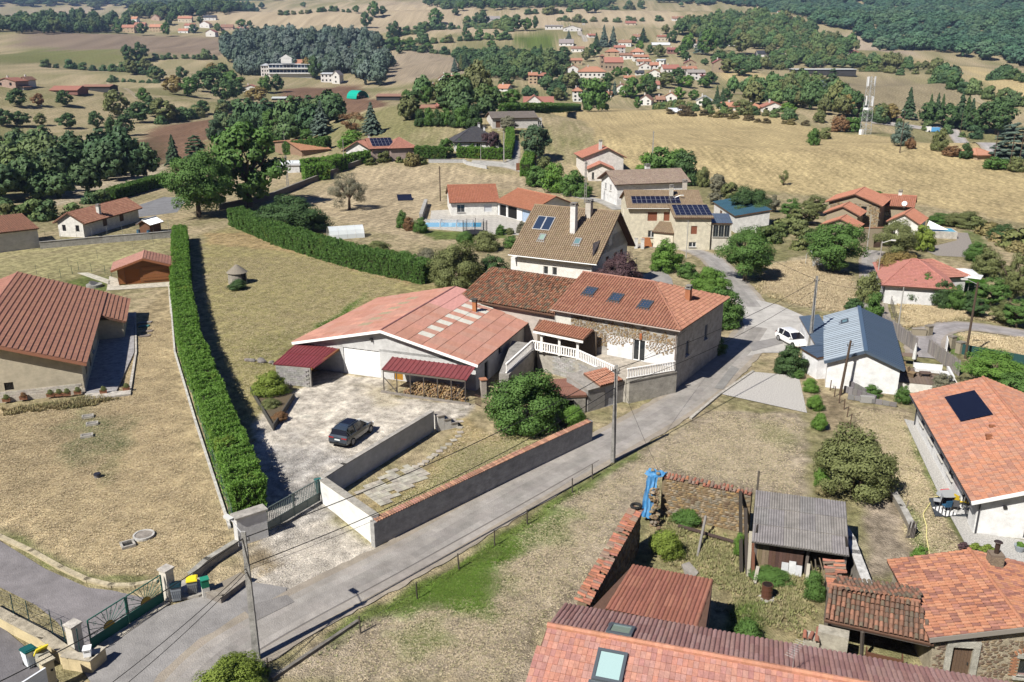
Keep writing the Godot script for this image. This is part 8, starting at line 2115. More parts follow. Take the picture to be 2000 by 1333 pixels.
func blue_house_side() -> void:
	var A:=V(29.9,-78.6)
	var B:=V(35.9,-76.6)
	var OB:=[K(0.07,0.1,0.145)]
	var t:=house("blue_roof_house","white house with a slate-blue standing seam metal roof beside the lane","house",A,B,15.3,2.65,1.3,"gz",{"wall": K(0.82,0.82,0.82),"ov": 0.35,"og": 0.35,"ridge": false,"fascia": K(0.06,0.085,0.12),"roof": {"kind": "trapeze","waves": 1,"depth": 0.07,"w": 0.62,"l": 3.6,"pal": [K(0.27,0.315,0.36)],"m": "zinc","parts": 60,"called": "roof_sheet","under": K(0.06,0.08,0.11)},"roof2": {"kind": "trapeze","waves": 1,"depth": 0.05,"w": 0.62,"l": 3.6,"pal": OB,"m": "metal","parts": 60,"called": "roof_sheet","under": K(0.06,0.08,0.11)}},[])  # same metal on both slopes; the left one has sky sheen put into its colour
	var m:=B(0.1,0.15,0.22); var w:=A.distance_to(B)
	m.box(W3(w / 2,4.12,-7.65),W3(0.36,0.1,16.2)); build("ridge_cap",m,M.metal,t)
	skylight(t,4.6,2.2,1.3,0.75,K(0.12,0.2,0.22),K(0.07,0.08,0.1))
	m=B(0.35,0.33,0.3); m.box(W3(w / 2,-0.15,0.03),W3(w,0.3,0.06)); build("plinth",m,M.plaster,t)
	t=house("white_annex","white lean-to annex with a dark blue roof on the left of the blue roofed house","annex",V(29.1,-83.7),V(29.75,-80.8),2.2,2.1,0.3,"shed",{"wall": K(0.78,0.78,0.8),"ov": 0.15,"og": 0.1,"roof": {"kind": "trapeze","waves": 1,"depth": 0.05,"w": 0.5,"l": 2.5,"pal": OB,"m": "metal","parts": 20,"called": "roof_sheet"}})
	t=house("carport_store","low white store with a navy ribbed roof behind the white car","store",V(32.2,-94),V(30.7,-83.9),1.7,2.3,0.3,"shed",{"wall": K(0.76,0.76,0.78),"ov": 0.2,"og": 0.15,"roof": {"kind": "trapeze","waves": 1,"depth": 0.05,"w": 0.5,"l": 3.2,"pal": OB,"m": "metal","parts": 40,"called": "roof_sheet"}})
	car("parked_car","white hatchback parked nose forward beside the round shrub",V(30.8,-91.9),-PI / 2 + 0.28,K(0.78,0.78,0.78),false)
	# timber deck with garden furniture
	var dk:=thing("deck","raised timber deck on a white base right of the blue roofed house","deck",at(V(39.1,-79.8)),-0.28)
	m=B(0.74,0.71,0.66); m.box(W3(0.2,0.2,0.6),W3(6.2,1.3,4.6)); build("base",m,M.plaster,dk)
	var bm:=MB.new(Color.WHITE); bm.box(Vector3.ZERO,W3(0.28,0.05,4.6)); var bmesh_:=bm.done()
	for i in 20: var q:=part("board",bmesh_,M.wood,dk); q.position=W3(-2.7 + i * 0.3,0.9,0.6); q.material_override=tint("wood",vary(K(0.22,0.165,0.13),0.15))
	var top:=func(x: float,z: float): return dk.transform * W3(x,0.93,z)
	for q in [["garden_sofa","white L-shaped garden sofa on the timber deck",1.6,0.6]]:
		var k:=thing(q[0],q[1],"sofa",top.call(q[2],q[3]),-0.28)
		m=B(0.8,0.8,0.8); m.box(W3(-0.6,0.28,-1.2),W3(2.4,0.3,0.85)); m.box(W3(0.75,0.28,0.3),W3(0.85,0.3,2.2)); build("seat",m,M.dull,k)
		m=B(0.8,0.8,0.8); m.box(W3(-0.6,0.55,-1.6),W3(2.6,0.4,0.2)); m.box(W3(1.15,0.55,0.1),W3(0.2,0.4,3.0)); build("backrest",m,M.dull,k)
		m=B(0.2,0.15,0.1); m.box(W3(-0.6,0.08,-1.2),W3(2.3,0.12,0.8)); m.box(W3(0.75,0.08,0.3),W3(0.8,0.12,2.1)); build("frame",m,M.wood,k)
	for q in [[-1.1,-0.3,0.4,"left wooden deck chair with a tan cushion"],[-0.7,1.0,0.8,"front wooden deck chair with a tan cushion"]]:
		var k:=thing("deck_chair",q[3],"chair",top.call(q[0],q[1]),q[2],"deck chairs on the timber deck")
		m=B(0.3,0.21,0.12); m.box(W3(0,0.35,0),W3(0.7,0.14,0.7)); build("seat",m,M.wood,k)
		m=B(0.34,0.24,0.14); m.box(W3(0,0.62,-0.34),W3(0.7,0.5,0.12),Basis(Vector3.RIGHT,-0.2)); build("backrest",m,M.wood,k)
		for x in [-0.32,0.32]: m=B(0.16,0.11,0.07); m.box(W3(x,0.2,0),W3(0.06,0.4,0.7)); build("leg",m,M.wood,k)
	var k:=thing("coffee_table","low brown slatted table before the white sofa","table",top.call(0.6,0.6),-0.2)
	for i in 6: m=MB.new(vary(K(0.16,0.11,0.085),0.15)); m.box(W3(0,0.38,-0.3 + i * 0.12),W3(1.0,0.04,0.1)); build("slat",m,M.wood,k)
	for x in [-0.45,0.45]: m=B(0.14,0.1,0.08); m.box(W3(x,0.18,0),W3(0.08,0.36,0.6)); build("leg",m,M.wood,k)
	k=thing("dining_table","brown wooden table with benches at the back of the deck","table",at(V(40.4,-85.1),0.3),-0.28)
	m=B(0.24,0.18,0.14); m.box(W3(0,0.74,0),W3(2.0,0.06,1.1)); build("top",m,M.wood,k)
	for x in [-0.8,0.8]: m=B(0.16,0.12,0.09); m.box(W3(x,0.36,0),W3(0.1,0.72,0.9)); build("leg",m,M.wood,k)
	k=thing("parasol","closed white parasol standing beside the brown table","parasol",at(V(40.7,-84.2),0.3))
	m=B(0.78,0.78,0.76); m.tube(W3(0,0.6,0),W3(0,1.4,0),0.2,0.16,8); m.tube(W3(0,1.4,0),W3(0,2.3,0),0.16,0.03,8); build("canopy",m,M.dull,k)
	m=B(0.3,0.3,0.3); m.tube(W3(0,0,0),W3(0,0.6,0),0.03,0.03,6); build("pole",m,M.metal,k)
	# stepped timber retaining wall
	for q in [[V(31.6,-79.2),V(32.6,-75.7),0.9,"upper row of grey sleepers below the white gable"],[V(31.2,-77.3),V(33.2,-74.7),0.65,"middle row of grey sleepers below the white gable"],[V(30.9,-75.5),V(34.6,-73.5),0.45,"lower row of grey sleepers at the foot of the bank"]]:
		k=thing("sleeper_wall",q[3],"retaining wall",at(q[0])); var e:=k.position
		var n:=7
		for i in n: m=MB.new(vary(K(0.23,0.22,0.22),0.16)); m.bar(at(q[0].lerp(q[1],(i + 0.03) / n),q[2] / 2) - e,at(q[0].lerp(q[1],(i + 0.97) / n),q[2] / 2) - e,0.16,q[2] + R(-0.08,0.05)); build("sleeper",m,M.wood,k)
	k=thing("gabion","pale wire stone basket set in the sleeper wall","gabion",at(V(32.4,-74.8)),-0.2)
	m=B(0.5,0.49,0.47); m.box(W3(0,0.3,0.1),W3(1.2,0.6,0.4)); build("stones",m,M.stone,k)
	post_fence("stake_fence","row of short rusty stakes along the path below the blue roofed house",[V(30.3,-79.5),V(29.9,-76.1),V(29.7,-73),V(29,-69.6)],1.6,1.0,K(0.13,0.085,0.06),0,0.05)
	# reed screens, gate posts and sign
	for q in [[V(43,-98),V(43,-88.7),1.7,"left reed fence beside the deck garden"],[V(44.2,-88.7),V(44.1,-81.6),1.6,"right reed fence beside the side road"]]:
		k=thing("reed_fence",q[3],"fence",at(q[0])); var e:=k.position
		m=B(0.27,0.25,0.24); m.bar(at(q[0],q[2] / 2) - e,at(q[1],q[2] / 2) - e,0.06,q[2] - 0.2); build("backing",m,M.wood,k)
		var mm:=MB.new(Color.WHITE); mm.tube(Vector3.ZERO,W3(0,1,0),0.5,0.4,5); var xf:=[]; var cs:=[]
		var n:=int(q[0].distance_to(q[1]) / 0.06)
		for i in n: xf.append(Transform3D(Basis(UP,R(0,3)).scaled(W3(0.06,q[2] * R(0.9,1.08),0.06)).rotated(Vector3.BACK,R(-0.03,0.03)),at(q[0].lerp(q[1],float(i) / n)) - e + W3(R(-0.04,0.04),0,R(0,0.08)))); cs.append(vary(K(0.34,0.31,0.29),0.2))
		multi("reeds",mm.done(),M.wood,xf,cs,k)
	for q in [[V(47.1,-95),"stone gate pillar left of the side road entrance",1.1],[V(47.6,-88.7),"stone gate pillar with a letter box right of the side road entrance",1.2],[V(47.5,-90.4),"small stone pillar beside the white gate leaf",1.3]]:
		k=thing("stone_pillar",q[1],"gate pillar",at(q[0]),0.4); m=B(0.46,0.4,0.3); m.box(W3(0,q[2] / 2,0),W3(0.7,q[2],0.6)); build("shaft",m,M.stone,k); m=B(0.3,0.27,0.23); m.box(W3(0,q[2] + 0.04,0),W3(0.8,0.08,0.7)); build("cap",m,M.concrete,k)
	wall_line("stone_wall","low stone wall joining the left pillar of the side road entrance",[V(45.2,-95),V(46.7,-94.7)],0.4,0.8,K(0.46,0.4,0.3),K(0.4,0.36,0.3),"stone",0.06)
	k=thing("white_gate","open white gate leaf at the side road entrance","gate",at(V(46.2,-88.7)),1.2); m=B(0.78,0.78,0.78); for i in 8: m.box(W3(i * 0.2,0.75,0),W3(0.18,1.5,0.05))
	build("panel",m,M.paint,k)
	wall_line("dark_screen","dark green privacy screen along the bottom of the round dry lawn",[V(47.7,-88.4),V(50.4,-86.2),V(53.7,-83.6)],0.06,1.1,K(0.02,0.06,0.06),K(0.2,0.2,0.2),"paint",0.0,"fence")
	k=thing("notice_board","white notice board with red print beside the straight lane","sign",at(V(50.8,-115.8)),-0.35)
	m=B(0.78,0.78,0.77); m.box(W3(0,1.5,0),W3(1.2,1.5,0.05)); build("board",m,M.paint,k)
	m=B(0.5,0.02,0.03); m.box(W3(0.0,1.45,0.03),W3(0.36,0.4,0.01)); m.box(W3(0.3,1.2,0.03),W3(0.3,0.25,0.01)); build("print",m,M.paint,k)
	m=B(0.08,0.08,0.09); m.box(W3(-0.1,2.05,0.03),W3(0.9,0.14,0.01)); build("print",m,M.paint,k)
	m=B(0.06,0.065,0.08); m.box(W3(0,0.5,0.02),W3(1.3,0.5,0.1)); build("foot_panel",m,M.paint,k)
	k=thing("round_sign","small round road sign seen beside the notice board","sign",at(V(52.2,-117.2)),-0.35)
	m=B(0.3,0.3,0.3); m.tube(Vector3.ZERO,W3(0,2.2,0),0.03,0.03,6); build("post",m,M.metal,k); m=B(0.5,0.5,0.5); m.tube(W3(0,2.0,0),W3(0,2.0,0.03),0.32,0.32,18); build("disc",m,M.paint,k)
	post_fence("wire_fence","dark netting fence along the right side of the straight lane",[V(49.9,-113.1),V(46.2,-102.3),V(44,-95)],2.0,1.2,K(0.12,0.1,0.08),6,0.04)
	post_fence("stake_fence","row of bleached stakes and bare stems below the red roofed hedge",[V(54.4,-111.8),V(55,-109.3),V(55.5,-107.3),V(56.4,-106.1)],1.1,1.8,K(0.45,0.4,0.34),0,0.05)


func middle_houses() -> void:
	# brown roofed house
	var t:=house("brown_roof_house","white house with a steep brown tile roof, tall white chimney and solar collectors","house",V(0.7,-115.6),V(10.3,-110.5),12.5,5.3,5.0,"gx",{"wall": K(0.76,0.73,0.69),"rp": 0.56,"ov": 0.75,"og": 0.95,"gutter": K(0.7,0.7,0.7),"roof": {"kind": "roman","pal": BROWN,"w": 0.3,"l": 0.36,"rise": 1.2,"parts": 0},"chim": [[6.6,7.8,-3.5,3.6,0.72,K(0.75,0.74,0.72)],[7.7,9.8,-6.0,1.8,0.75,K(0.52,0.48,0.43)]]},
		[["f",3.9,2.6,0.7,1.1,"win"],["f",5.2,2.6,0.7,1.1,"win"],["r",5.6,6.0,1.1,1.4,"shut",K(0.11,0.06,0.05)],["r",4.6,2.6,1.1,2.1,"shut",K(0.12,0.055,0.045)],["r",7.6,2.6,1.1,2.1,"shut",K(0.12,0.055,0.045)],["r",9.8,2.6,1.1,2.1,"shut",K(0.12,0.055,0.045)]])
	for x in [2.2,3.5]:
		var q:=B(0.62,0.62,0.62); q.box(W3(0,0.16,0),W3(1.25,0.1,2.5))
		var o:=build("solar_collector",q,M.metal,t); o.transform=on_roof(t,x,6.1)
		q=B(0.03,0.045,0.08); q.box(W3(0,0.22,0),W3(1.12,0.02,2.36)); build("collector_glass",q,M.panel,o)
	skylight(t,3.6,3.6,0.95,1.15,K(0.2,0.28,0.24),K(0.3,0.3,0.3)); skylight(t,8.8,3.5,0.95,1.15,K(0.1,0.18,0.19),K(0.3,0.3,0.3))
	var m:=B(0.75,0.74,0.73); m.box(W3(-0.75,3.0,-3.2),W3(1.2,2.4,5.0)); build("side_wall",m,M.plaster,t)
	m=B(0.05,0.09,0.1); for i in 10: m.box(W3(11.7 + 0.9,2.9,-1.0 - i * 1.2),W3(0.04,0.9,0.04))
	m.box(W3(12.6,3.35,-6.4),W3(0.06,0.06,11)); build("balcony_rail",m,M.metal,t)
	m=B(0.5,0.48,0.45); m.box(W3(11.8,2.35,-6.4),W3(1.8,0.2,11)); build("balcony",m,M.concrete,t)
	# cream house with solar panels
	t=house("cream_house","cream house with brown roofs covered in black solar panels","house",V(19.6,-147.2),V(31.9,-147.2),10.5,6.0,1.9,"gx",{"wall": K(0.68,0.63,0.5),"ov": 0.5,"og": 0.35,"roof": {"kind": "roman","pal": BROWN,"w": 0.32,"l": 0.38},"gutter": K(0.6,0.58,0.54),"chim": [[7.6,7.2,-3.6,1.7,0.6,K(0.62,0.58,0.5)],[10.4,7.8,-6.5,1.6,0.7,K(0.55,0.5,0.44)]]},
		[["f",3.2,3.7,1.6,1.5,"shut",K(0.2,0.075,0.045)],["f",5.9,3.7,1.5,1.5,"shut",K(0.2,0.075,0.045)],["f",3.4,0.9,1.1,1.2,"win"],["l",3.0,3.4,1.0,1.3,"win"]])
	solar(t,1.0,1.4,10,2,0.82,1.25)
	t=house("front_wing","front wing of the cream house with a lower roof full of solar panels","house",V(26.4,-141.3),V(32.2,-141.2),6.0,5.3,1.0,"shed",{"wall": K(0.68,0.63,0.5),"ov": 0.45,"og": 0.3,"roof": {"kind": "roman","pal": BROWN,"w": 0.32,"l": 0.38}},[["f",2.6,2.6,1.0,1.35,"shut",K(0.2,0.075,0.045)],["f",2.4,0.5,1.2,0.8,"win"]])
	solar(t,0.4,0.9,7,4,0.85,1.3)
	t=house("entrance_lean_to","small entrance lean-to with a brown tile roof on the cream house","annex",V(23.4,-143.6),V(26.3,-142.0),3.0,2.6,1.0,"shed",{"wall": K(0.66,0.61,0.5),"ov": 0.3,"og": 0.2,"roof": {"kind": "roman","pal": BROWN,"w": 0.32,"l": 0.38}})
	var st:=thing("brick_steps","orange brick steps climbing to the cream house","steps",at(V(22.6,-143.6)),0.1)
	for i in 7: m=B(0.42,0.17,0.07); m.box(W3(0,0.1 + i * 0.16,-i * 0.3),W3(1.3,0.2 + i * 0.02,0.34)); build("step",m,M.tile,st)
	for q in [[V(20.4,-142.6),"left white gate post below the cream house"],[V(21.4,-142.2),"right white gate post below the cream house"]]:
		var k:=thing("white_post",q[1],"gate post",at(q[0])); m=B(0.7,0.7,0.68); m.box(W3(0,0.75,0),W3(0.5,1.7,0.5)); build("shaft",m,M.plaster,k); m=B(0.55,0.53,0.5); m.box(W3(0,1.64,0),W3(0.6,0.08,0.6)); build("cap",m,M.concrete,k)
	t=house("veranda","glazed veranda with a slate-blue roof at the right end of the cream house","veranda",V(32.4,-141.6),V(35.6,-141.4),4.0,4.3,0.8,"shed",{"wall": K(0.6,0.57,0.5),"ov": 0.2,"og": 0.1,"roof": {"kind": "trapeze","waves": 2,"depth": 0.04,"w": 0.8,"l": 2.2,"pal": [K(0.1,0.13,0.18)],"m": "metal"}},[["f",0.3,2.1,0.85,1.9,"win",K(0.1,0.11,0.11)],["f",1.2,2.1,0.85,1.9,"win",K(0.1,0.11,0.11)],["f",2.1,2.1,0.85,1.9,"win",K(0.1,0.11,0.11)]])
	t=house("blue_roof_shed","long white shed with a teal-blue roof right of the cream house","shed",V(39.5,-171.8),V(39.9,-155.9),6.0,3.0,1.0,"shed",{"wall": K(0.66,0.65,0.63),"ov": 0.3,"roof": {"kind": "trapeze","waves": 2,"depth": 0.04,"w": 0.9,"l": 2.2,"pal": [K(0.04,0.1,0.14)],"m": "metal"}},[["f",4.5,0.1,1.8,2.2,"door",K(0.15,0.08,0.05)]])
	t=house("grey_roof_house","white house with a faded grey-brown roof behind the cream house","house",V(22.2,-186.1),V(37.4,-190.2),9.5,4.6,2.0,"gx",{"wall": K(0.74,0.74,0.74),"ov": 0.6,"og": 0.9,"roof": {"kind": "roman","pal": [K(0.33,0.26,0.21),K(0.3,0.23,0.185)],"w": 0.34,"l": 0.4},"chim": [[9.0,6.2,-5.5,1.3,0.9,K(0.7,0.69,0.66)]]},[["l",2.0,2.6,1.1,1.3,"win"],["l",5.0,2.6,1.1,1.3,"win"],["f",1.0,0.4,1.1,1.9,"win"]])
	# pool house
	t=house("pool_house","long white bungalow with an orange tile roof behind the swimming pool","house",V(-12.06,-173.5),V(-2.86,-174.7),12,2.75,2.35,"gx",{"wall": K(0.78,0.77,0.74),"ov": 0.55,"og": 0.35,"roof": {"kind": "roman","pal": [K(0.42,0.177,0.112),K(0.39,0.159,0.098)],"w": 0.32,"l": 0.38}},[["f",1.2,0.7,1.5,1.5,"win",K(0.3,0.31,0.33)],["f",6.6,0.7,1.5,1.5,"shut",K(0.5,0.52,0.56)]])
	t=house("pool_house_wing","angled garage wing of the white bungalow with an orange roof","house",V(-2.8,-174.5),V(3.9,-164.3),10.0,2.75,2.0,"gx",{"wall": K(0.74,0.74,0.74),"ov": 0.55,"og": 0.5,"roof": {"kind": "roman","pal": [K(0.44,0.195,0.119),K(0.41,0.177,0.105)],"w": 0.32,"l": 0.38}},[["f",0.6,0.1,2.4,2.2,"hole"],["f",3.6,0.1,3.2,2.3,"hole"],["f",8.6,0.1,2.6,2.2,"gar",K(0.3,0.38,0.5)]])
	sheet("pool_terrace",[V(-15.2,-159.9),V(-16.55,-179.6),V(-12.65,-180.9),V(-2.57,-175.9),V(3.83,-163.5),V(2.71,-153.6),V(-3.18,-154.5)],0.06,K(0.6,0.57,0.52),M.concrete,0.001)
	t=thing("pool_cover","swimming pool under a low sliding glass cover","swimming pool",at(V(-11.02,-163.5)),0.0)
	m=B(0.05,0.3,0.5); m.box(W3(0,0.08,0),W3(10.5,0.06,4.2)); build("water",m,M.water,t)
	for i in 3:
		m=B(0.6,0.62,0.62); var x:=-5.2 + i * 3.0
		for xx in [x,x + 2.9]:
			var pts:=[]
			for k in 9: pts.append(W3(xx,0.1 + sin(PI * k / 8) * (1.0 - i * 0.12),-cos(PI * k / 8) * (2.5 - i * 0.1)))
			m.path(pts,0.05,4)
		var fr:=build("cover_frame",m,M.metal,t)
		m=MB.new()
		for k in 8: m.quad(W3(x,0.1 + sin(PI * k / 8) * (1.0 - i * 0.12),-cos(PI * k / 8) * 2.5),W3(x + 2.9,0.1 + sin(PI * k / 8) * (1.0 - i * 0.12),-cos(PI * k / 8) * 2.5),W3(x + 2.9,0.1 + sin(PI * (k + 1) / 8) * (1.0 - i * 0.12),-cos(PI * (k + 1) / 8) * 2.5),W3(x,0.1 + sin(PI * (k + 1) / 8) * (1.0 - i * 0.12),-cos(PI * (k + 1) / 8) * 2.5))
		build("cover_glass",m,M.clear,fr)
	wall_line("terrace_wall","short grey wall at the left end of the pool terrace",[V(-18.32,-187.5),V(-17.59,-168.9)],0.6,1.1,K(0.45,0.44,0.42),K(0.5,0.49,0.46),"concrete",0.1)
	t=thing("trampoline","round trampoline with a tall black safety net","trampoline",at(V(-6.47,-152.6)))
	m=B(0.02,0.02,0.025); m.tube(W3(0,0.8,0),W3(0,0.86,0),2.1,2.1,24); build("mat",m,M.rubber,t)
	for i in 8: m=B(0.03,0.03,0.04); m.tube(W3(cos(i * TAU / 8) * 2.1,0,sin(i * TAU / 8) * 2.1),W3(cos(i * TAU / 8) * 2.1,2.9,sin(i * TAU / 8) * 2.1),0.05,0.05,5); build("pole",m,M.metal,t)
	m=B(0.02,0.02,0.02)
	for i in 48: m.tube(W3(cos(i * TAU / 48) * 2.08,0.85,sin(i * TAU / 48) * 2.08),W3(cos(i * TAU / 48) * 2.08,2.7,sin(i * TAU / 48) * 2.08),0.014,0.014,3,false)
	build("net",m,M.rubber,t)
	for q in [[V(-9.75,-175.9),"left pair of white sun loungers on the pool terrace"],[V(-5.67,-176.5),"right pair of white sun loungers on the pool terrace"]]:
		var k:=thing("sun_lounger",q[1],"sun lounger",at(q[0],0.08),0.1,"sun loungers by the pool")
		m=B(0.72,0.72,0.72); m.box(W3(0,0.35,0),W3(2.4,0.12,1.2)); m.box(W3(1.4,0.55,0),W3(0.8,0.1,1.2),Basis(Vector3.BACK,0.6)); build("mattress",m,M.dull,k)
		for x in [-1,1]: m=B(0.4,0.4,0.4); m.box(W3(x,0.15,0),W3(0.08,0.3,1.1)); build("leg",m,M.metal,k)
	var k:=thing("ground_solar_panel","flat black solar panel lying in the straw meadow","solar panel",at(V(-23.7,-194.5)),0.2)
	m=B(0.012,0.013,0.02); m.box(W3(0,0.5,0),W3(3.2,0.06,3.4),Basis(Vector3.RIGHT,0.25)); build("panel",m,M.panel,k)
	for x in [-1.2,1.2]: m=B(0.2,0.2,0.2); m.box(W3(x,0.22,0),W3(0.06,0.45,0.06)); build("leg",m,M.metal,k)
	t=thing("poly_tunnel","small rounded plastic greenhouse behind the clipped hedge","greenhouse",at(V(-29.1,-152.2)),0.35)
	m=B(0.5,0.5,0.5)
	for i in 5:
		var pts:=[]
		for q in 9: pts.append(W3(-3.0 + i * 1.5,sin(PI * q / 8) * 2.0,-cos(PI * q / 8) * 1.7))
		m.path(pts,0.04,4)
	build("hoop",m,M.metal,t)
	m=MB.new()
	for q in 8: m.quad(W3(-3.0,sin(PI * q / 8) * 2.0,-cos(PI * q / 8) * 1.7),W3(3.0,sin(PI * q / 8) * 2.0,-cos(PI * q / 8) * 1.7),W3(3.0,sin(PI * (q + 1) / 8) * 2.0,-cos(PI * (q + 1) / 8) * 1.7),W3(-3.0,sin(PI * (q + 1) / 8) * 2.0,-cos(PI * (q + 1) / 8) * 1.7))
	for q in 8: m.tri(W3(3.0,0,0),W3(3.0,sin(PI * (q + 1) / 8) * 2.0,-cos(PI * (q + 1) / 8) * 1.7),W3(3.0,sin(PI * q / 8) * 2.0,-cos(PI * q / 8) * 1.7))
	build("film",m,M.film,t)
	# small house above the garden lane
	t=house("terracotta_house","white house with stepped orange roofs and a tall chimney in front of the straw field","house",V(18.44,-228.5),V(28.7,-229.7),10.5,4.9,2.2,"gz",{"wall": K(0.74,0.7,0.66),"ov": 0.7,"og": 0.5,"rp": 0.58,"roof": {"kind": "roman","pal": [K(0.43,0.189,0.133)],"w": 0.34,"l": 0.4},"chim": [[4.4,6.0,-1.2,2.8,0.7,K(0.7,0.69,0.66)]]})
	t=house("terracotta_wing","small gabled front wing with an orange roof and one slit window","annex",V(19.24,-223.8),V(25.2,-223.6),6.0,3.0,1.3,"gz",{"wall": K(0.75,0.7,0.65),"ov": 0.55,"og": 0.5,"roof": {"kind": "roman","pal": [K(0.44,0.195,0.14)],"w": 0.34,"l": 0.4}},[["f",0.9,0.5,0.55,1.7,"win",K(0.06,0.06,0.06)]])
	t=thing("terrace_roof","pale terrace roof on posts right of the stepped orange roofs","shelter",at(V(29.5,-224.6)))
	m=B(0.62,0.58,0.5); m.box(W3(0,2.3,0),W3(3.4,0.12,4.5)); build("roof",m,M.plaster,t)
	for x in [-1.6,1.6]: m=B(0.6,0.58,0.54); m.box(W3(x,1.1,2.1),W3(0.12,2.3,0.12)); build("post",m,M.paint,t)
	# stone villa
	var OR:={"kind": "roman","pal": [K(0.42,0.189,0.126),K(0.39,0.171,0.112)],"w": 0.32,"l": 0.38}
	var SW:={"wall": K(0.5,0.42,0.3),"wm": "stone","ov": 0.55,"og": 0.5,"roof": OR}
	var hh:=[["f",5.6,2.9,0.95,1.7,"hole"]]
	t=house("stone_villa","fieldstone villa with stepped orange gable roofs at the foot of the straw field","house",V(57.6,-159.9),V(65.1,-155.5),9,5.0,1.6,"gz",SW,hh)
	stones(t,Vector3.ZERO,Vector3.RIGHT,8.8,5.0,0.42,STONES,0,[[5.5,2.8,1.15,1.9]],0.9,0.05)
	var s2:=SW.duplicate(); s2.og=0.35
	t=house("villa_front_gable","middle stepped gable of the stone villa, lower and further forward","house",V(55.3,-154),V(59.7,-151.3),5.0,4.0,1.2,"gz",s2)
	t=house("villa_low_gable","lowest stepped orange gable roof of the stone villa, behind the tree","house",V(53.5,-149.5),V(57.8,-146.8),4.0,2.7,1.1,"gz",s2)
	t=house("villa_right_wing","right wing of the stone villa with a straight orange roof and a white chimney","house",V(67.8,-161.9),V(72.8,-159.4),6,4.2,1.3,"gx",{"wall": K(0.5,0.42,0.3),"wm": "stone","ov": 0.6,"og": 0.3,"roof": OR,"chim": [[3.0,5.0,-3.2,1.2,0.6,K(0.75,0.74,0.72)]]},[["f",0.4,2.0,1.3,1.0,"win",K(0.3,0.3,0.3)]])
	t=house("villa_annex","low white annex of the stone villa with an orange roof and a satellite dish","annex",V(66,-153.1),V(70,-150.4),7,2.6,1.4,"gz",{"wall": K(0.72,0.7,0.66),"ov": 0.35,"og": 0.3,"roof": OR})
	var dsh:=thing("satellite_dish","white satellite dish on the roof of the villa annex","satellite dish",at(V(70.7,-158.4),4.4)); m=B(0.75,0.75,0.75); m.tube(W3(0,0.4,0),W3(-0.1,0.45,0.14),0.5,0.42,16); build("dish",m,M.paint,dsh); m=B(0.3,0.3,0.3); m.tube(W3(0,-0.4,0),W3(0,0.4,-0.05),0.04,0.04,5); build("mast",m,M.metal,dsh)
	t=wall_line("gate_wall","stone courtyard wall with an arched brown gate below the villa",[V(57.1,-143.1),V(62.9,-143.9)],0.5,3.2,K(0.5,0.42,0.3),K(0.4,0.22,0.13),"stone",0.12)
	m=B(0.09,0.055,0.04); var ap:=PackedVector2Array([V(-1.1,0),V(1.1,0)]); for i in 9: ap.append(V(cos(PI * i / 8) * 1.1,1.5 + sin(PI * i / 8) * 0.8))
	for i in range(2,10): m.tri(W3(0,0.5,0),W3(ap[i].x,ap[i].y,0),W3(ap[i + 1].x,ap[i + 1].y,0))
	m.quad(W3(-1.1,0,0),W3(1.1,0,0),W3(1.1,1.5,0),W3(-1.1,1.5,0)); var gt:=build("gate",m,M.wood,t); gt.position=(at(V(59.7,-143.5)) - t.position) + W3(0,0,0.29)
	t=thing("swimming_pool","raised turquoise pool with a white shade sail beside the stone villa","swimming pool",at(V(74.7,-152.6)),-0.2)
	m=B(0.6,0.57,0.52); m.box(W3(0,0.5,0),W3(5.4,1.4,3.6)); build("basin",m,M.concrete,t)
	m=B(0.1,0.38,0.5); m.box(W3(0,1.21,0),W3(4.8,0.03,3.0)); build("water",m,M.water,t)
	m=B(0.75,0.75,0.75); m.tri(W3(-1.5,2.6,-1),W3(-2.6,1.6,2),W3(1.2,1.5,1.6)); build("shade_sail",m,M.paint,t)
	# low red roofed house on the right
	t=house("red_roof_bungalow","low bungalow with a broad salmon red hipped roof behind the yellow tree","house",V(47.5,-108.6),V(54.9,-106.4),12.5,2.5,2.0,"hip",{"wall": K(0.7,0.7,0.7),"ov": 0.5,"run": 3.5,"roof": {"kind": "flat","pal": [K(0.47,0.207,0.168)],"w": 0.3,"l": 0.36}})
	t=house("red_roof_wing","right wing of the salmon roofed bungalow facing the green lawn","house",V(54.6,-112.5),V(60.2,-113.6),7,2.4,1.4,"hipr",{"wall": K(0.66,0.66,0.66),"ov": 0.4,"run": 2.8,"roof": {"kind": "flat","pal": [K(0.48,0.22,0.168)],"w": 0.3,"l": 0.36}},[["f",1.5,0.9,1.6,1.0,"win",K(0.1,0.1,0.1)]])
	for q in [[V(61.4,-116.6),0.6,"left white square parasol beside the salmon roofed bungalow"],[V(60.9,-113.9),0.2,"right white square parasol beside the salmon roofed bungalow"]]:
		k=thing("square_parasol",q[2],"parasol",at(q[0]),q[1],"white parasols by the salmon roof")
		m=B(0.8,0.8,0.8)
		for i in 4: m.tri(W3(0,2.7,0),W3(cos(i * PI / 2) * 2.0,2.3,sin(i * PI / 2) * 2.0),W3(cos(i * PI / 2 + PI / 2) * 2.0,2.3,sin(i * PI / 2 + PI / 2) * 2.0))
		build("canopy",m,M.dull,k); m=B(0.3,0.3,0.3); m.tube(Vector3.ZERO,W3(0,2.7,0),0.04,0.04,6); build("pole",m,M.metal,k)
	t=thing("glass_house","small glass garden greenhouse in the dry orchard","greenhouse",at(V(46.1,-130.6)),0.3)
	m=B(0.5,0.52,0.52)
	for x in [-1.2,0.0,1.2]: m.path([W3(x,0,0.9),W3(x,1.5,0.9),W3(x,2.2,0),W3(x,1.5,-0.9),W3(x,0,-0.9)],0.04,4)
	m.bar(W3(-1.2,2.2,0),W3(1.2,2.2,0),0.05,0.05); build("frame",m,M.metal,t)
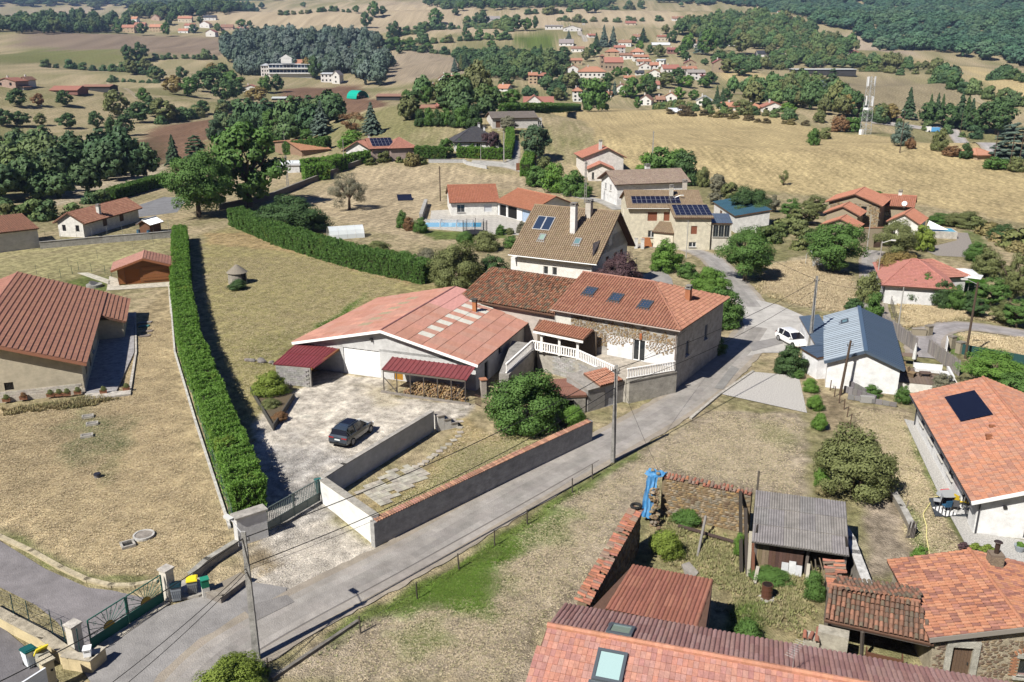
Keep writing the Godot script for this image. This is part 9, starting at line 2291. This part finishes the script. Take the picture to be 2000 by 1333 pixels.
	m=MB.new(); m.quad(W3(-1.2,0,0.9),W3(1.2,0,0.9),W3(1.2,1.5,0.9),W3(-1.2,1.5,0.9)); m.quad(W3(-1.2,1.5,0.9),W3(1.2,1.5,0.9),W3(1.2,2.2,0),W3(-1.2,2.2,0)); build("pane",m,M.film,t)
	# houses of the middle distance
	var F2:={"kind": "roman","pal": [K(0.43,0.207,0.154),K(0.4,0.189,0.14)],"w": 0.36,"l": 0.42}
	t=house("solar_house","long pink-beige house with an orange roof and black solar panels beyond the meadow","house",V(-37.9,-241.1),V(-33.1,-242.9),9.5,3.2,2.1,"gx",{"wall": K(0.42,0.33,0.29),"ov": 0.5,"og": 0.5,"roof": F2,"chim": [[0.6,4.6,-5,1.6,0.5]]})
	solar(t,1.0,1.2,6,3,1.0,1.5)
	t=house("solar_house_wing","hipped right wing of the pink-beige house with solar panels","house",V(-32.9,-242),V(-26.3,-244.3),9.5,3.0,2.2,"hip",{"wall": K(0.4,0.31,0.28),"ov": 0.5,"roof": F2})
	t=house("solar_house_gable","white gable end with a pergola left of the solar panels","house",V(-45.1,-243.1),V(-38.2,-241.6),9.0,2.9,2.0,"gz",{"wall": K(0.74,0.72,0.7),"ov": 0.9,"og": 0.6,"roof": F2},[["f",2.2,0.6,2.6,1.4,"win",K(0.2,0.2,0.22)]])
	t=house("dark_roof_house","white bungalow with a dark slate hipped roof behind the clipped hedges","house",V(-15.97,-249.6),V(-3.59,-251.5),11,2.6,3.4,"hip",{"wall": K(0.72,0.71,0.68),"ov": 0.5,"roof": {"kind": "flat","pal": [K(0.065,0.065,0.075),K(0.08,0.078,0.085)],"w": 0.4,"l": 0.4},"chim": [[7.5,5.4,-5.5,1.5,0.6,K(0.7,0.7,0.7)],[8.8,4.9,-4.0,1.2,0.5,K(0.7,0.7,0.7)]]},[["f",6.0,0.8,1.6,1.3,"win"],["f",10,0.8,1.6,1.3,"win"]])
	t=house("grey_bungalow","long low house with a weathered grey roof at the top of the garden lane","house",V(-5.81,-270),V(7.43,-273),9,3.0,1.4,"gx",{"wall": K(0.6,0.58,0.56),"ov": 0.5,"og": 0.4,"roof": {"kind": "flat","pal": [K(0.23,0.2,0.18)],"w": 0.5,"l": 0.5}},[["f",1.0,0.2,1.4,2.0,"shut",K(0.16,0.09,0.06)],["f",14,0.8,1.2,1.2,"win"]])
	t=house("peach_shed","low shed with a peach tile roof and blue solar panels beside the pool cover","shed",V(-73.5,-278),V(-59,-251.4),8,2.4,1.5,"gz",{"wall": K(0.3,0.2,0.14),"ov": 0.4,"og": 0.4,"roof": {"kind": "roman","pal": [K(0.46,0.25,0.15)],"w": 0.36,"l": 0.42}})
	solar(t,1.0,0.4,4,2,1.0,1.6,"f",K(0.3,0.36,0.45))
	t=thing("glazed_pool_cover","long rounded glass pool cover behind the clipped hedges","pool cover",at(V(-56.3,-236.1)),0.08)
	for i in 6:
		m=B(0.45,0.48,0.5); var x:=-7.5 + i * 3.0; var pts:=[]
		for q in 9: pts.append(W3(x,sin(PI * q / 8) * 1.9,-cos(PI * q / 8) * 2.6))
		m.path(pts,0.07,4); var fr:=build("frame",m,M.metal,t)
		if i < 5:
			m=MB.new()
			for q in 8: m.quad(W3(x,sin(PI * q / 8) * 1.9,-cos(PI * q / 8) * 2.6),W3(x + 3,sin(PI * q / 8) * 1.9,-cos(PI * q / 8) * 2.6),W3(x + 3,sin(PI * (q + 1) / 8) * 1.9,-cos(PI * (q + 1) / 8) * 2.6),W3(x,sin(PI * (q + 1) / 8) * 1.9,-cos(PI * (q + 1) / 8) * 2.6))
			build("glass",m,M.film,fr)
	t=house("pump_house","small white pool shed beside the glazed pool cover","shed",V(-57.9,-229.7),V(-54.9,-230.1),3,1.8,0.3,"flat",{"wall": K(0.7,0.7,0.7),"ov": 0.2,"roof": {"pal": [K(0.55,0.55,0.55)]}})
	wall_line("meadow_wall","long stone garden wall along the left edge of the straw meadow",[V(-60.1,-180.9),V(-53.8,-193.1),V(-50.1,-216.6),V(-44.5,-231.1),V(-39.6,-239.7)],0.4,1.2,K(0.26,0.23,0.2),K(0.3,0.28,0.25),"stone",0.06)
	wall_line("lane_wall","pale low wall with pillars along the garden lane",[V(-22.3,-240.1),V(-13.11,-240.7),V(-12.07,-239),V(-6.78,-235.9)],0.3,0.9,K(0.5,0.5,0.5),K(0.5,0.5,0.5),"plaster",0.06)
	k=thing("board_gate","orange-brown board gate beside the garden lane","gate",at(V(2.57,-234.9)),0.2); m=B(0.3,0.11,0.05); for i in 7: m.box(W3(0,0.2 + i * 0.27,0),W3(3.0,0.25,0.08))
	build("panel",m,M.wood,k)


const WALLS:={"w": Color(0.76,0.74,0.71),"c": Color(0.64,0.56,0.44),"o": Color(0.5,0.38,0.26),"s": Color(0.36,0.28,0.2),"g": Color(0.5,0.48,0.46),"p": Color(0.5,0.36,0.3),"d": Color(0.06,0.06,0.06),"r": Color(0.28,0.146,0.126)}
const ROOFS:={"o": Color(0.44,0.213,0.14),"r": Color(0.36,0.159,0.119),"b": Color(0.3,0.17,0.12),"g": Color(0.3,0.27,0.26),"d": Color(0.05,0.052,0.065),"k": Color(0.47,0.24,0.15),"z": Color(0.5,0.52,0.54),"m": Color(0.3,0.122,0.112)}
# a house far off: p middle of its front, w wide, walls e high, roof rising r
func far(label: String,p: Vector2,w: float,e: float,r: float,dep: float,roof: String,turn: float,wall: String,rc: String,nw:=3,rows:=1,cat:="house") -> Node3D:
	var u:=Vector2(cos(turn),sin(turn))
	var hs:=[]
	var fh:=e / rows
	for j in rows:
		for i in nw:
			var ww:=minf(1.3,w / nw * 0.5)
			hs.append(["f",(i + 0.5) * w / nw - ww / 2,j * fh + fh * 0.3,ww,minf(1.5,fh * 0.5),"hole"])
	if roof == "gx" and nw > 0: hs.append(["l",dep * 0.5 - 0.6,e * 0.5,1.2,1.3 if e > 3 else 0.9,"hole"])
	var rd:={"kind": "none","pal": [ROOFS[rc]],"under": vary(ROOFS[rc],0.12),"thick": 0.3}
	var t:=house({"house": "village_house"}.get(cat,cat.replace(" ","_")),label,cat,p - u * w / 2,p + u * w / 2,dep,e,r,roof,{"wall": vary(WALLS[wall],0.06),"ov": 0.6,"og": 0.4,"ridge": false,"roof": rd,"wm": "plaster"},hs)
	if nw > 0 and cat == "house" and roof != "shed":
		var q:=B(0.6,0.57,0.54); q.box(W3(w * 0.35,e + r + 0.2,-dep * 0.45),W3(0.7,1.8,0.8)); build("chimney",q,M.plaster,t)
	return t

func far_houses() -> void:
	var t:=far("stone church nave with tall windows and an orange roof in the middle of the village",V(88.1,-797),15.94,7.08,3.98,11,"gx",0.0,"s","r",5,1,"church")
	t=far("square stone bell tower at the left end of the church",V(79.1,-810),3.6,10.79,1.35,4.5,"hip",0.0,"s","b",1,3,"bell tower")
	far("long cream hall with an orange hipped roof and tall dark windows below the church",V(59.4,-680),19.69,4.54,3.41,12,"hip",0.0,"w","o",6)
	far("tall narrow white house with an orange roof left of the cream hall",V(50.5,-763),8.49,6.8,2.12,10,"gz",0.1,"w","o",1,2)
	far("long ochre building with large dark windows on the upper left of the church",V(56.2,-881),22,3.91,1.95,10,"gx",-0.05,"o","o",5)
	far("ochre house with a hipped orange roof just above the church",V(101.2,-933),13.42,4.65,3.1,10,"hip",0.0,"o","o",2,2)
	far("grey-white house behind the ochre house above the church",V(110.3,-950),11.55,5.78,2.1,9,"gx",0.1,"g","r",2,2)
	far("white two-storey house at the top of the village, above the church",V(132.4,-1091),15.04,4.81,3.01,9,"gx",0.2,"w","b",3)
	far("white house with a brown roof beside the big blue conifer above the village",V(153.4,-1119),14.78,4.93,3.08,9,"gx",0.0,"w","b",2,2)
	far("cream house at the upper right of the village above the pale greenhouse",V(180.9,-1114),12.88,6.13,1.84,9,"gx",0.0,"c","r",3)
	far("house with a bright orange hipped roof in the upper middle of the village",V(125.5,-926),12.8,3.07,3.58,10,"hip",0.05,"w","o",2)
	far("low white house with a brown roof right of the church roof",V(112.6,-912),12.12,4.04,2.02,9,"gx",0.1,"w","b",3)
	far("white terraced house with orange roof, highest of the stepped row right of the church",V(125.3,-897),14.91,4.47,1.99,9,"gx",-0.03,"w","o",3,2)
	far("white house with an orange roof, middle of the stepped row right of the church",V(123.9,-866),12.49,3.84,1.92,9,"gx",0.0,"w","o",3)
	far("white gabled house, lowest of the stepped row right of the church",V(114.4,-792),10.12,3.08,2.64,9,"gz",0.1,"w","r",2)
	far("small orange roofed house beside the modern white terrace house",V(122.9,-796),7.08,3.1,2.21,9,"gx",0.1,"w","o",2)
	far("modern white house with a flat terrace in the right of the village",V(132.6,-827),7.34,5.51,0.92,9,"shed",0.35,"w","z",2,2)
	far("white house with a broad orange-brown roof in the lower right of the village",V(108.4,-700),10.92,3.51,2.73,11,"gz",0.15,"w","r",2,2)
	far("long white house with an orange-brown roof at the right end of the village row",V(129,-745),13.27,4.15,2.9,11,"gx",-0.05,"w","r",4)
	far("white house with a grey roof on the green slope above the village",V(63.6,-1089),16.8,3.6,4.2,10,"gx",0.1,"w","g",3)
	far("white house with dark shutters below the grey roofed house on the slope",V(73.5,-1040),14.36,4.02,2.3,9,"gx",0.15,"w","b",3)
	far("small white house beside the winding village road",V(97.8,-1133),9.96,2.49,1.87,8,"gx",-0.3,"w","r",2)
	far("left long white house on the crest above the winding road",V(53.7,-1195),22.3,3.93,1.31,9,"gx",0.0,"w","g",4)
	far("right white gabled house on the crest above the winding road",V(75,-1169),21.8,3.85,3.21,9,"gz",0.05,"w","g",3)
	far("large house with a grey roof in the trees at the top of the green meadow",V(-32,-1579),22.5,6.05,5.18,11,"gx",0.0,"g","g",3)
	far("pale house with an orange-brown roof at the left edge of the village",V(21.7,-638),9.25,4.27,1.78,10,"gx",-0.05,"c","r",4,2)
	far("tall narrow ochre house with an orange roof at the left edge of the village",V(14.38,-628),5.96,5.96,1.75,9,"gx",0.0,"o","o",2,3)
	far("house with a dark solar roof in the lower left of the village",V(47.5,-625),8.38,2.09,2.09,9,"gx",0.15,"w","d",2)
	far("small red roofed house half hidden behind the big round tree",V(60.5,-622),4.52,2.43,1.39,8,"gz",0.3,"g","r",1)
	far("white gabled house with a brown roof in the trees below the church",V(72.7,-610),5.8,3.41,2.05,9,"gz",0.2,"w","r",1,2)
	far("low orange roof among trees below the church",V(85.9,-670),7.85,1.87,1.49,9,"gx",0.05,"w","o",2)
	far("small white house with a dark roof right of the church",V(104.9,-754),6.71,2.1,1.68,8,"gx",0.05,"w","d",2)
	far("tall white house with a bright orange roof left of the big round tree",V(41.8,-582),5.56,6.86,1.96,9,"hip",0.0,"w","o",2,3)
	t=far("white house with a wide brown roof and ochre shutters above the straw field",V(12.9,-533),9.9,3.6,3.9,14,"gz",0.02,"w","r",0)
	var m:=B(0.36,0.2,0.06); var w:=(t.get_meta("f")[2].x as float)
	for s in [-1.0,1.0]: m.box(W3(w + s * 1.5,1.5,0.05),W3(0.8,2.2,0.1))
	build("shutter",m,M.paint,t); m=B(0.02,0.02,0.02); m.box(W3(w,1.5,0.03),W3(2.0,2.2,0.06)); build("window",m,M.glass,t)
	far("wide brown roof behind the white gable with ochre shutters",V(16.08,-550),17.94,2.47,3.09,10,"gx",0.0,"p","r",2)
	far("small orange roofed outbuilding right of the big round tree",V(63.3,-597),3.35,2.01,1.67,7,"gx",0.2,"w","o",1)
	far("white gabled house with a brown roof above the edge of the straw field",V(82.1,-562),7.58,3.48,2.84,11,"gz",0.3,"w","b",2,2)
	far("brown hut with posts beside the white gabled house at the field edge",V(92.6,-568),5.43,2.24,1.92,9,"gx",0.1,"p","b",3)
	far("white house with a peach roof at the right of the field edge row",V(99.2,-570),7.68,3.2,2.24,10,"gz",0.3,"w","k",1)
	far("small house with a weathered orange roof in the trees at the village's lower right",V(100,-634),4.61,2.84,2.13,8,"gx",0.0,"w","r",1)
	far("red-brown chalet on the slope at the village's upper right",V(160.4,-922),10.69,3.56,2.04,9,"gx",0.05,"r","m",4)
	far("white villa with a brown hipped roof among conifers right of the village",V(214.3,-1076),17.22,5.34,3.56,11,"hip",0.05,"w","b",4)
	far("pale house hidden in the woods at the upper right of the village",V(254.4,-1073),11.83,3.55,2.96,9,"hip",0.0,"w","b",2)
	far("tall bare stone house with a red roof right of the village",V(165.9,-736),9.83,7.78,2.87,10,"gz",0.05,"s","m",1)
	far("stone house with a red-brown roof left of the tall bare stone house",V(156.7,-811),10.36,3.15,2.7,9,"gz",0.1,"s","m",1)
	far("long orange roof behind the grey roofed house with the red awning",V(143.6,-744),11.59,3.31,1.66,8,"gx",0.0,"w","o",2)
	t=far("white house with a grey roof and a red awning right of the village",V(140.6,-700),13.28,5.47,1.95,11,"gx",0.02,"w","g",3,2)
	m=B(0.4,0.02,0.06); m.bar(W3(9,3.6,0.9),W3(13.5,3.6,0.9),1.8,0.2); build("awning",m,M.paint,t)
	far("long white house with a dark solar roof below the wood",V(266,-952),26.3,4.22,3.16,11,"gx",0.0,"w","d",5)
	far("cream gabled house at the right end of the long solar roof",V(284,-953),18.48,5.28,4.22,11,"gz",0.1,"c","r",3)
	far("pale house with a brown hipped roof above the cream gabled house",V(303,-985),20.7,4.35,3.81,12,"hip",0.0,"w","b",3)
	t=far("very long open farm shed with a pale flat roof above the tan pasture",V(256.5,-754),51.2,4.62,0.42,12,"shed",0.0,"d","z",0,1,"farm shed")
	far("white gabled house above the straw field, left of the long orange roof",V(110.3,-524),8.26,2.95,2.36,11,"gz",0.25,"w","z",2)
	far("long low house with an orange roof at the edge of the straw field",V(107.5,-440),10.41,1.98,1.73,10,"gx",0.0,"w","o",4)
	far("low orange roofed wing right of the long low house",V(116,-434),8.32,1.71,1.71,9,"hip",0.05,"c","o",3)
	far("white-blue gabled house with a brown roof at the edge of the straw field",V(123.5,-428),10.61,2.41,2.17,11,"gz",0.1,"w","r",3)
	far("small brown hut in the orchard above the straw field",V(167.8,-656),6.61,1.47,1.47,7,"gx",0.0,"s","b",0)
	far("bright silver roofed barn between the tall stone house and the wood",V(210.4,-862),10.52,2.39,1.91,8,"shed",0.1,"g","z",0,1,"barn")
	far("mottled tile roofed stone hut at the right edge beside the dark cedars",V(130.6,-246.5),4.8,1.41,1.27,9,"hip",-0.15,"s","k",0,1,"hut")
	far("small dark shed below the crest beside the autumn trees",V(177.1,-415),2.81,1.17,0.7,4,"gx",0.0,"d","b",0,1,"shed")
	far("house with a red roof in the woods at the upper right",V(364,-987),12,2.18,2.18,9,"hip",0.0,"w","m",2)
	far("farmhouse on the crest at the far upper right of the village",V(268,-1511),18.17,3.3,3.3,9,"gx",0.0,"w","b",2)
	far("brown roofed house on the crest right of the winding road",V(190.7,-1501),16.44,4.11,3.29,10,"gx",0.0,"c","r",2)
	# west of the village
	far("white house with an orange roof and dark windows at the left of the valley road",V(-51.8,-609),9.89,2.73,2.39,10,"gx",0.05,"w","o",3)
	far("white gabled house with an orange roof, left of the twin houses on the slope",V(-50.9,-681),7.6,3.04,3.04,10,"gz",0.25,"w","o",1)
	far("grey sided house with an orange roof, right of the twin houses on the slope",V(-44.2,-659),5.89,3.31,2.58,10,"gx",0.35,"g","o",1)
	far("cream house with a steep dark slate roof beside the valley hedge",V(-27.5,-648),11.58,3.62,3.62,11,"gz",0.1,"c","d",2)
	far("small white house with an orange roof in front of the dark wood",V(-26.9,-820),10.03,2.73,2.28,9,"gx",0.1,"w","o",2)
	far("white house with a sunlit orange roof in the dip left of the umbrella pine",V(-6.38,-600),7.39,2.02,2.35,10,"gx",0.35,"w","o",1)
	far("long low brown roof among the trees left of the valley",V(-27.4,-295),4.99,0.5,0.66,7,"gx",0.0,"p","b",0)
	far("small orange roofed hut beside the long low brown roof",V(-23.2,-294),2.65,0.99,0.83,7,"gx",0.1,"p","r",1)
	far("open hay barn with a dark front beside the ploughed field",V(-69.9,-523),15.85,2.35,0.88,9,"shed",0.0,"d","b",0,1,"barn")
	far("small white house with a brown roof at the top corner of the ploughed field",V(-186.8,-653),12.43,2.92,2.19,10,"gz",-0.15,"w","r",1)
	far("low shed with a silver roof at the edge of the ploughed field",V(-159,-621),9.07,1.39,0.7,6,"shed",-0.1,"d","z",0,1,"shed")
	t=thing("tarpaulin_tunnel","bright green tarpaulin tunnel on the ploughed field","tunnel shed",at(V(-102.2,-624)),0.7)
	m=B(0.005,0.3,0.22)
	for q in 10: m.quad(W3(-cos(PI * q / 10) * 5,sin(PI * q / 10) * 5.4,0),W3(-cos(PI * (q + 1) / 10) * 5,sin(PI * (q + 1) / 10) * 5.4,0),W3(-cos(PI * (q + 1) / 10) * 5,sin(PI * (q + 1) / 10) * 5.4,-13),W3(-cos(PI * q / 10) * 5,sin(PI * q / 10) * 5.4,-13))
	build("cover",m,M.paint,t)
	m=B(0.36,0.27,0.15); for i in 3: m.tube(W3(-2.4 + i * 2.4,1.0,-2),W3(-2.4 + i * 2.4,1.0,-3.5),1.0,1.0,10); build("hay_bale",m,M.dull,t)
	# the white hotel
	far("older hotel block with an orange roof and dormer rising behind the long balconies",V(-234.2,-998),49.9,6.66,4.99,9,"gx",-0.03,"w","o",0,1,"hotel")
	t=far("white terraced hotel with two long rows of balconies before the cedar wood",V(-188.9,-783),36.6,10.47,0.44,12,"shed",-0.03,"w","z",0,1,"hotel")
	var W:=0.0
	var hw: float=(t.get_meta("f")[1] as Vector3).x
	for j in 2:
		for i in 12:
			m=B(0.02,0.035,0.06); m.box(W3((i + 0.5) * hw / 12.2 + 0.6,5.0 + j * 4.0,0.05),W3(hw / 14,2.4,0.1)); build("window",m,M.glass,t)
		m=B(0.74,0.74,0.74); m.box(W3(hw / 2,3.4 + j * 4.0,1.0),W3(hw,0.9,2.2)); build("balcony",m,M.plaster,t)
	m=B(0.74,0.74,0.74); m.box(W3(hw * 0.44,13.5,0.8),W3(9,4.0,3)); m.tri(W3(hw * 0.44 - 5.5,15.2,2.3),W3(hw * 0.44 + 5.5,15.2,2.3),W3(hw * 0.44,18.6,2.3)); build("dormer",m,M.plaster,t)
	far("curved white wing at the left end of the hotel",V(-210.8,-790),8.36,8.8,1.76,14,"hip",-0.3,"w","z",4,3,"hotel wing")
	far("white annexe with pointed gables at the right end of the hotel",V(-146,-760),6.37,7.21,3.39,12,"gz",0.1,"w","g",1,2,"annexe")
	far("low white glazed annexe between the hotel and the pointed gables",V(-154.8,-766),9.41,6.84,0.86,10,"shed",0.0,"w","z",3,2,"annexe")
	far("white rooftop block seen above the hotel roof",V(-211.5,-1016),8.46,7.33,0.56,8,"shed",0.0,"w","z",0,1,"annexe")
	# farm on the left
	far("brown-pink farmhouse with a low roof at the left edge of the valley",V(-267,-483),10.8,3.24,1.62,12,"gz",0.05,"p","r",2)
	far("low brown roofed farm building behind the white tower house",V(-267,-494),7.73,2.48,0.83,9,"gx",0.0,"p","m",1)
	far("white narrow tower-like farmhouse beside the brown farm buildings",V(-264,-495),4.15,3.87,1.38,8,"gz",0.1,"w","b",1,2)
	far("pale blue shed in front of the white tower-like farmhouse",V(-262,-485),5.96,1.08,1.08,8,"gz",0.0,"g","b",1,1,"shed")
	far("dark timber barn with a red-brown roof, left of the two valley barns",V(-243.3,-496),15,1.94,1.94,12,"gx",0.03,"r","r",0,1,"barn")
	far("black open barn with a flat brown roof, right of the two valley barns",V(-237.7,-522),16.37,2.63,0.88,11,"gx",0.0,"d","b",0,1,"barn")
	# hamlet at the upper left
	far("long ochre house with an orange roof at the left end of the hilltop hamlet",V(-624,-1516),19.97,8.32,4.16,10,"gx",0.0,"o","o",3,2)
	far("low brown roofed house behind the ochre house of the hamlet",V(-626,-1570),18.93,5.16,3.44,9,"gx",0.1,"p","r",2)
	far("long stone house with a pale roof in the middle of the hamlet",V(-589,-1547),24.6,8.49,4.24,10,"gx",0.0,"o","k",5,2)
	far("house with a steep brown roof at the top of the hamlet",V(-621,-1629),15.14,4.45,5.34,9,"gz",0.1,"p","b",1)
	far("small white house with a red roof at the upper left of the hamlet",V(-649,-1605),12.29,5.27,3.51,8,"gx",0.3,"w","o",1)
	far("cream house with an orange roof in the upper middle of the hamlet",V(-568,-1624),24,7.11,3.55,9,"gx",0.0,"c","o",4)
	far("white house with a dark roof at the upper right of the hamlet",V(-529,-1637),22.4,5.37,3.58,9,"gx",0.0,"w","d",3)
	far("white house half hidden by trees right of the hamlet's big conifer",V(-546,-1580),17.33,6.93,3.47,9,"gx",0.1,"w","r",2)
	far("white gabled house with a pink-brown roof in the right half of the hamlet",V(-524,-1591),19.18,6.97,4.36,9,"gz",0.3,"w","b",2)
	far("low orange roofed house at the lower middle of the hamlet",V(-545,-1544),16.95,5.09,3.39,8,"gx",0.1,"w","o",2)
	far("white house with a red roof at the lower right of the hamlet",V(-418,-1291),14.18,5.67,3.55,9,"gz",0.2,"w","m",1)
	far("brown house among bushes near the right end of the hamlet",V(-480,-1571),20.7,5.17,4.31,9,"gx",0.0,"p","b",2)
	far("pink-brown house at the far right end of the hamlet",V(-447,-1543),18.63,5.08,3.39,9,"gx",0.0,"p","r",2)
	far("modern white house with a low flat roof left of the hamlet",V(-685,-1495),31.2,4.1,0.82,9,"shed",0.0,"w","z",2)
	far("tiny white farm shed on the far right hillside",V(446,-1557),8.49,2.55,1.7,8,"gx",0.0,"w","b",0,1,"farm shed")
	# plastic tunnels
	for q in [["pale plastic greenhouse tunnel below the cream house at the village's upper right",V(175.8,-1100),21.8,3.03,0.61,5],["row of silver plastic tunnels at the top edge of the straw field",V(81.5,-448),9.59,1.77,0.25,6]]:
		t=thing("plastic_tunnel",q[0],"greenhouse",at(q[1])); m=B(0.5,0.52,0.54)
		for i in 8: var a:=PI * i / 8; var b:=PI * (i + 1) / 8; var L: float=q[2] / 2; m.quad(W3(-L,sin(a) * q[3],cos(a) * q[5]),W3(L,sin(a) * q[3],cos(a) * q[5]),W3(L,sin(b) * q[3],cos(b) * q[5]),W3(-L,sin(b) * q[3],cos(b) * q[5]))
		build("film",m,M.paint,t)
	# telecom mast
	var mp:=V(140.7,-359)
	t=thing("telecom_mast","lattice telecom mast with white antennas on the crest of the straw field","mast",at(mp),0.5)
	var Hm:=22.0
	for s in [[-1,-1],[1,-1],[1,1],[-1,1]]: m=B(0.4,0.42,0.44); m.tube(W3(s[0] * 1.5,0,s[1] * 1.5),W3(s[0] * 1.0,Hm,s[1] * 1.0),0.1,0.08,5); build("leg",m,M.metal,t)
	m=B(0.4,0.42,0.44); for i in 12:
		var y0:=i * Hm / 12.0; var y1:=(i + 1) * Hm / 12.0; var w0:=lerpf(1.5,1.0,i / 12.0); var w1:=lerpf(1.5,1.0,(i + 1) / 12.0); var c4:=[[-1,-1],[1,-1],[1,1],[-1,1]]
		for k in 4:
			var a: Array=c4[k]; var b: Array=c4[(k + 1) % 4]
			m.tube(W3(a[0] * w0,y0,a[1] * w0),W3(b[0] * w1,y1,b[1] * w1),0.04,0.04,3); m.tube(W3(b[0] * w0,y0,b[1] * w0),W3(a[0] * w1,y1,a[1] * w1),0.04,0.04,3); m.tube(W3(a[0] * w0,y0,a[1] * w0),W3(b[0] * w0,y0,b[1] * w0),0.04,0.04,3)
	build("bracing",m,M.metal,t)
	for q in [[-1.9,20.2,0.4],[1.9,20.2,0.2],[0,20.0,-1.8],[-1.9,13.0,0.4],[1.9,12.8,-0.2],[0.2,12.6,1.8]]: m=B(0.6,0.61,0.62); m.box(W3(q[0],q[1],q[2]),W3(0.5,3.6,0.4)); build("antenna",m,M.paint,t)
	m=B(0.72,0.73,0.74); m.box(W3(0,9.8,0),W3(2.4,0.8,2.4)); build("platform",m,M.paint,t)
	m=B(0.7,0.7,0.7); m.box(W3(-3.2,0.9,0.8),W3(1.4,2.0,1.2)); build("cabinet",m,M.paint,t)
	var vn:=thing("blue_van","small blue and white van parked beside the road at the right","van",at(V(186.9,-401)),0.0)
	m=B(0.75,0.75,0.76); m.box(W3(-1.9,1.3,0),W3(1.8,2.2,2.0)); build("cab",m,M.carpaint,vn); m=B(0.1,0.3,0.55); m.box(W3(1.0,1.1,0),W3(4.0,1.7,2.0)); build("load",m,M.paint,vn)
	for x in [-1.8,1.9]: m=B(0.02,0.02,0.02); m.tube(W3(x,0.4,-1.05),W3(x,0.4,1.05),0.4,0.4,10); build("wheel",m,M.rubber,vn)
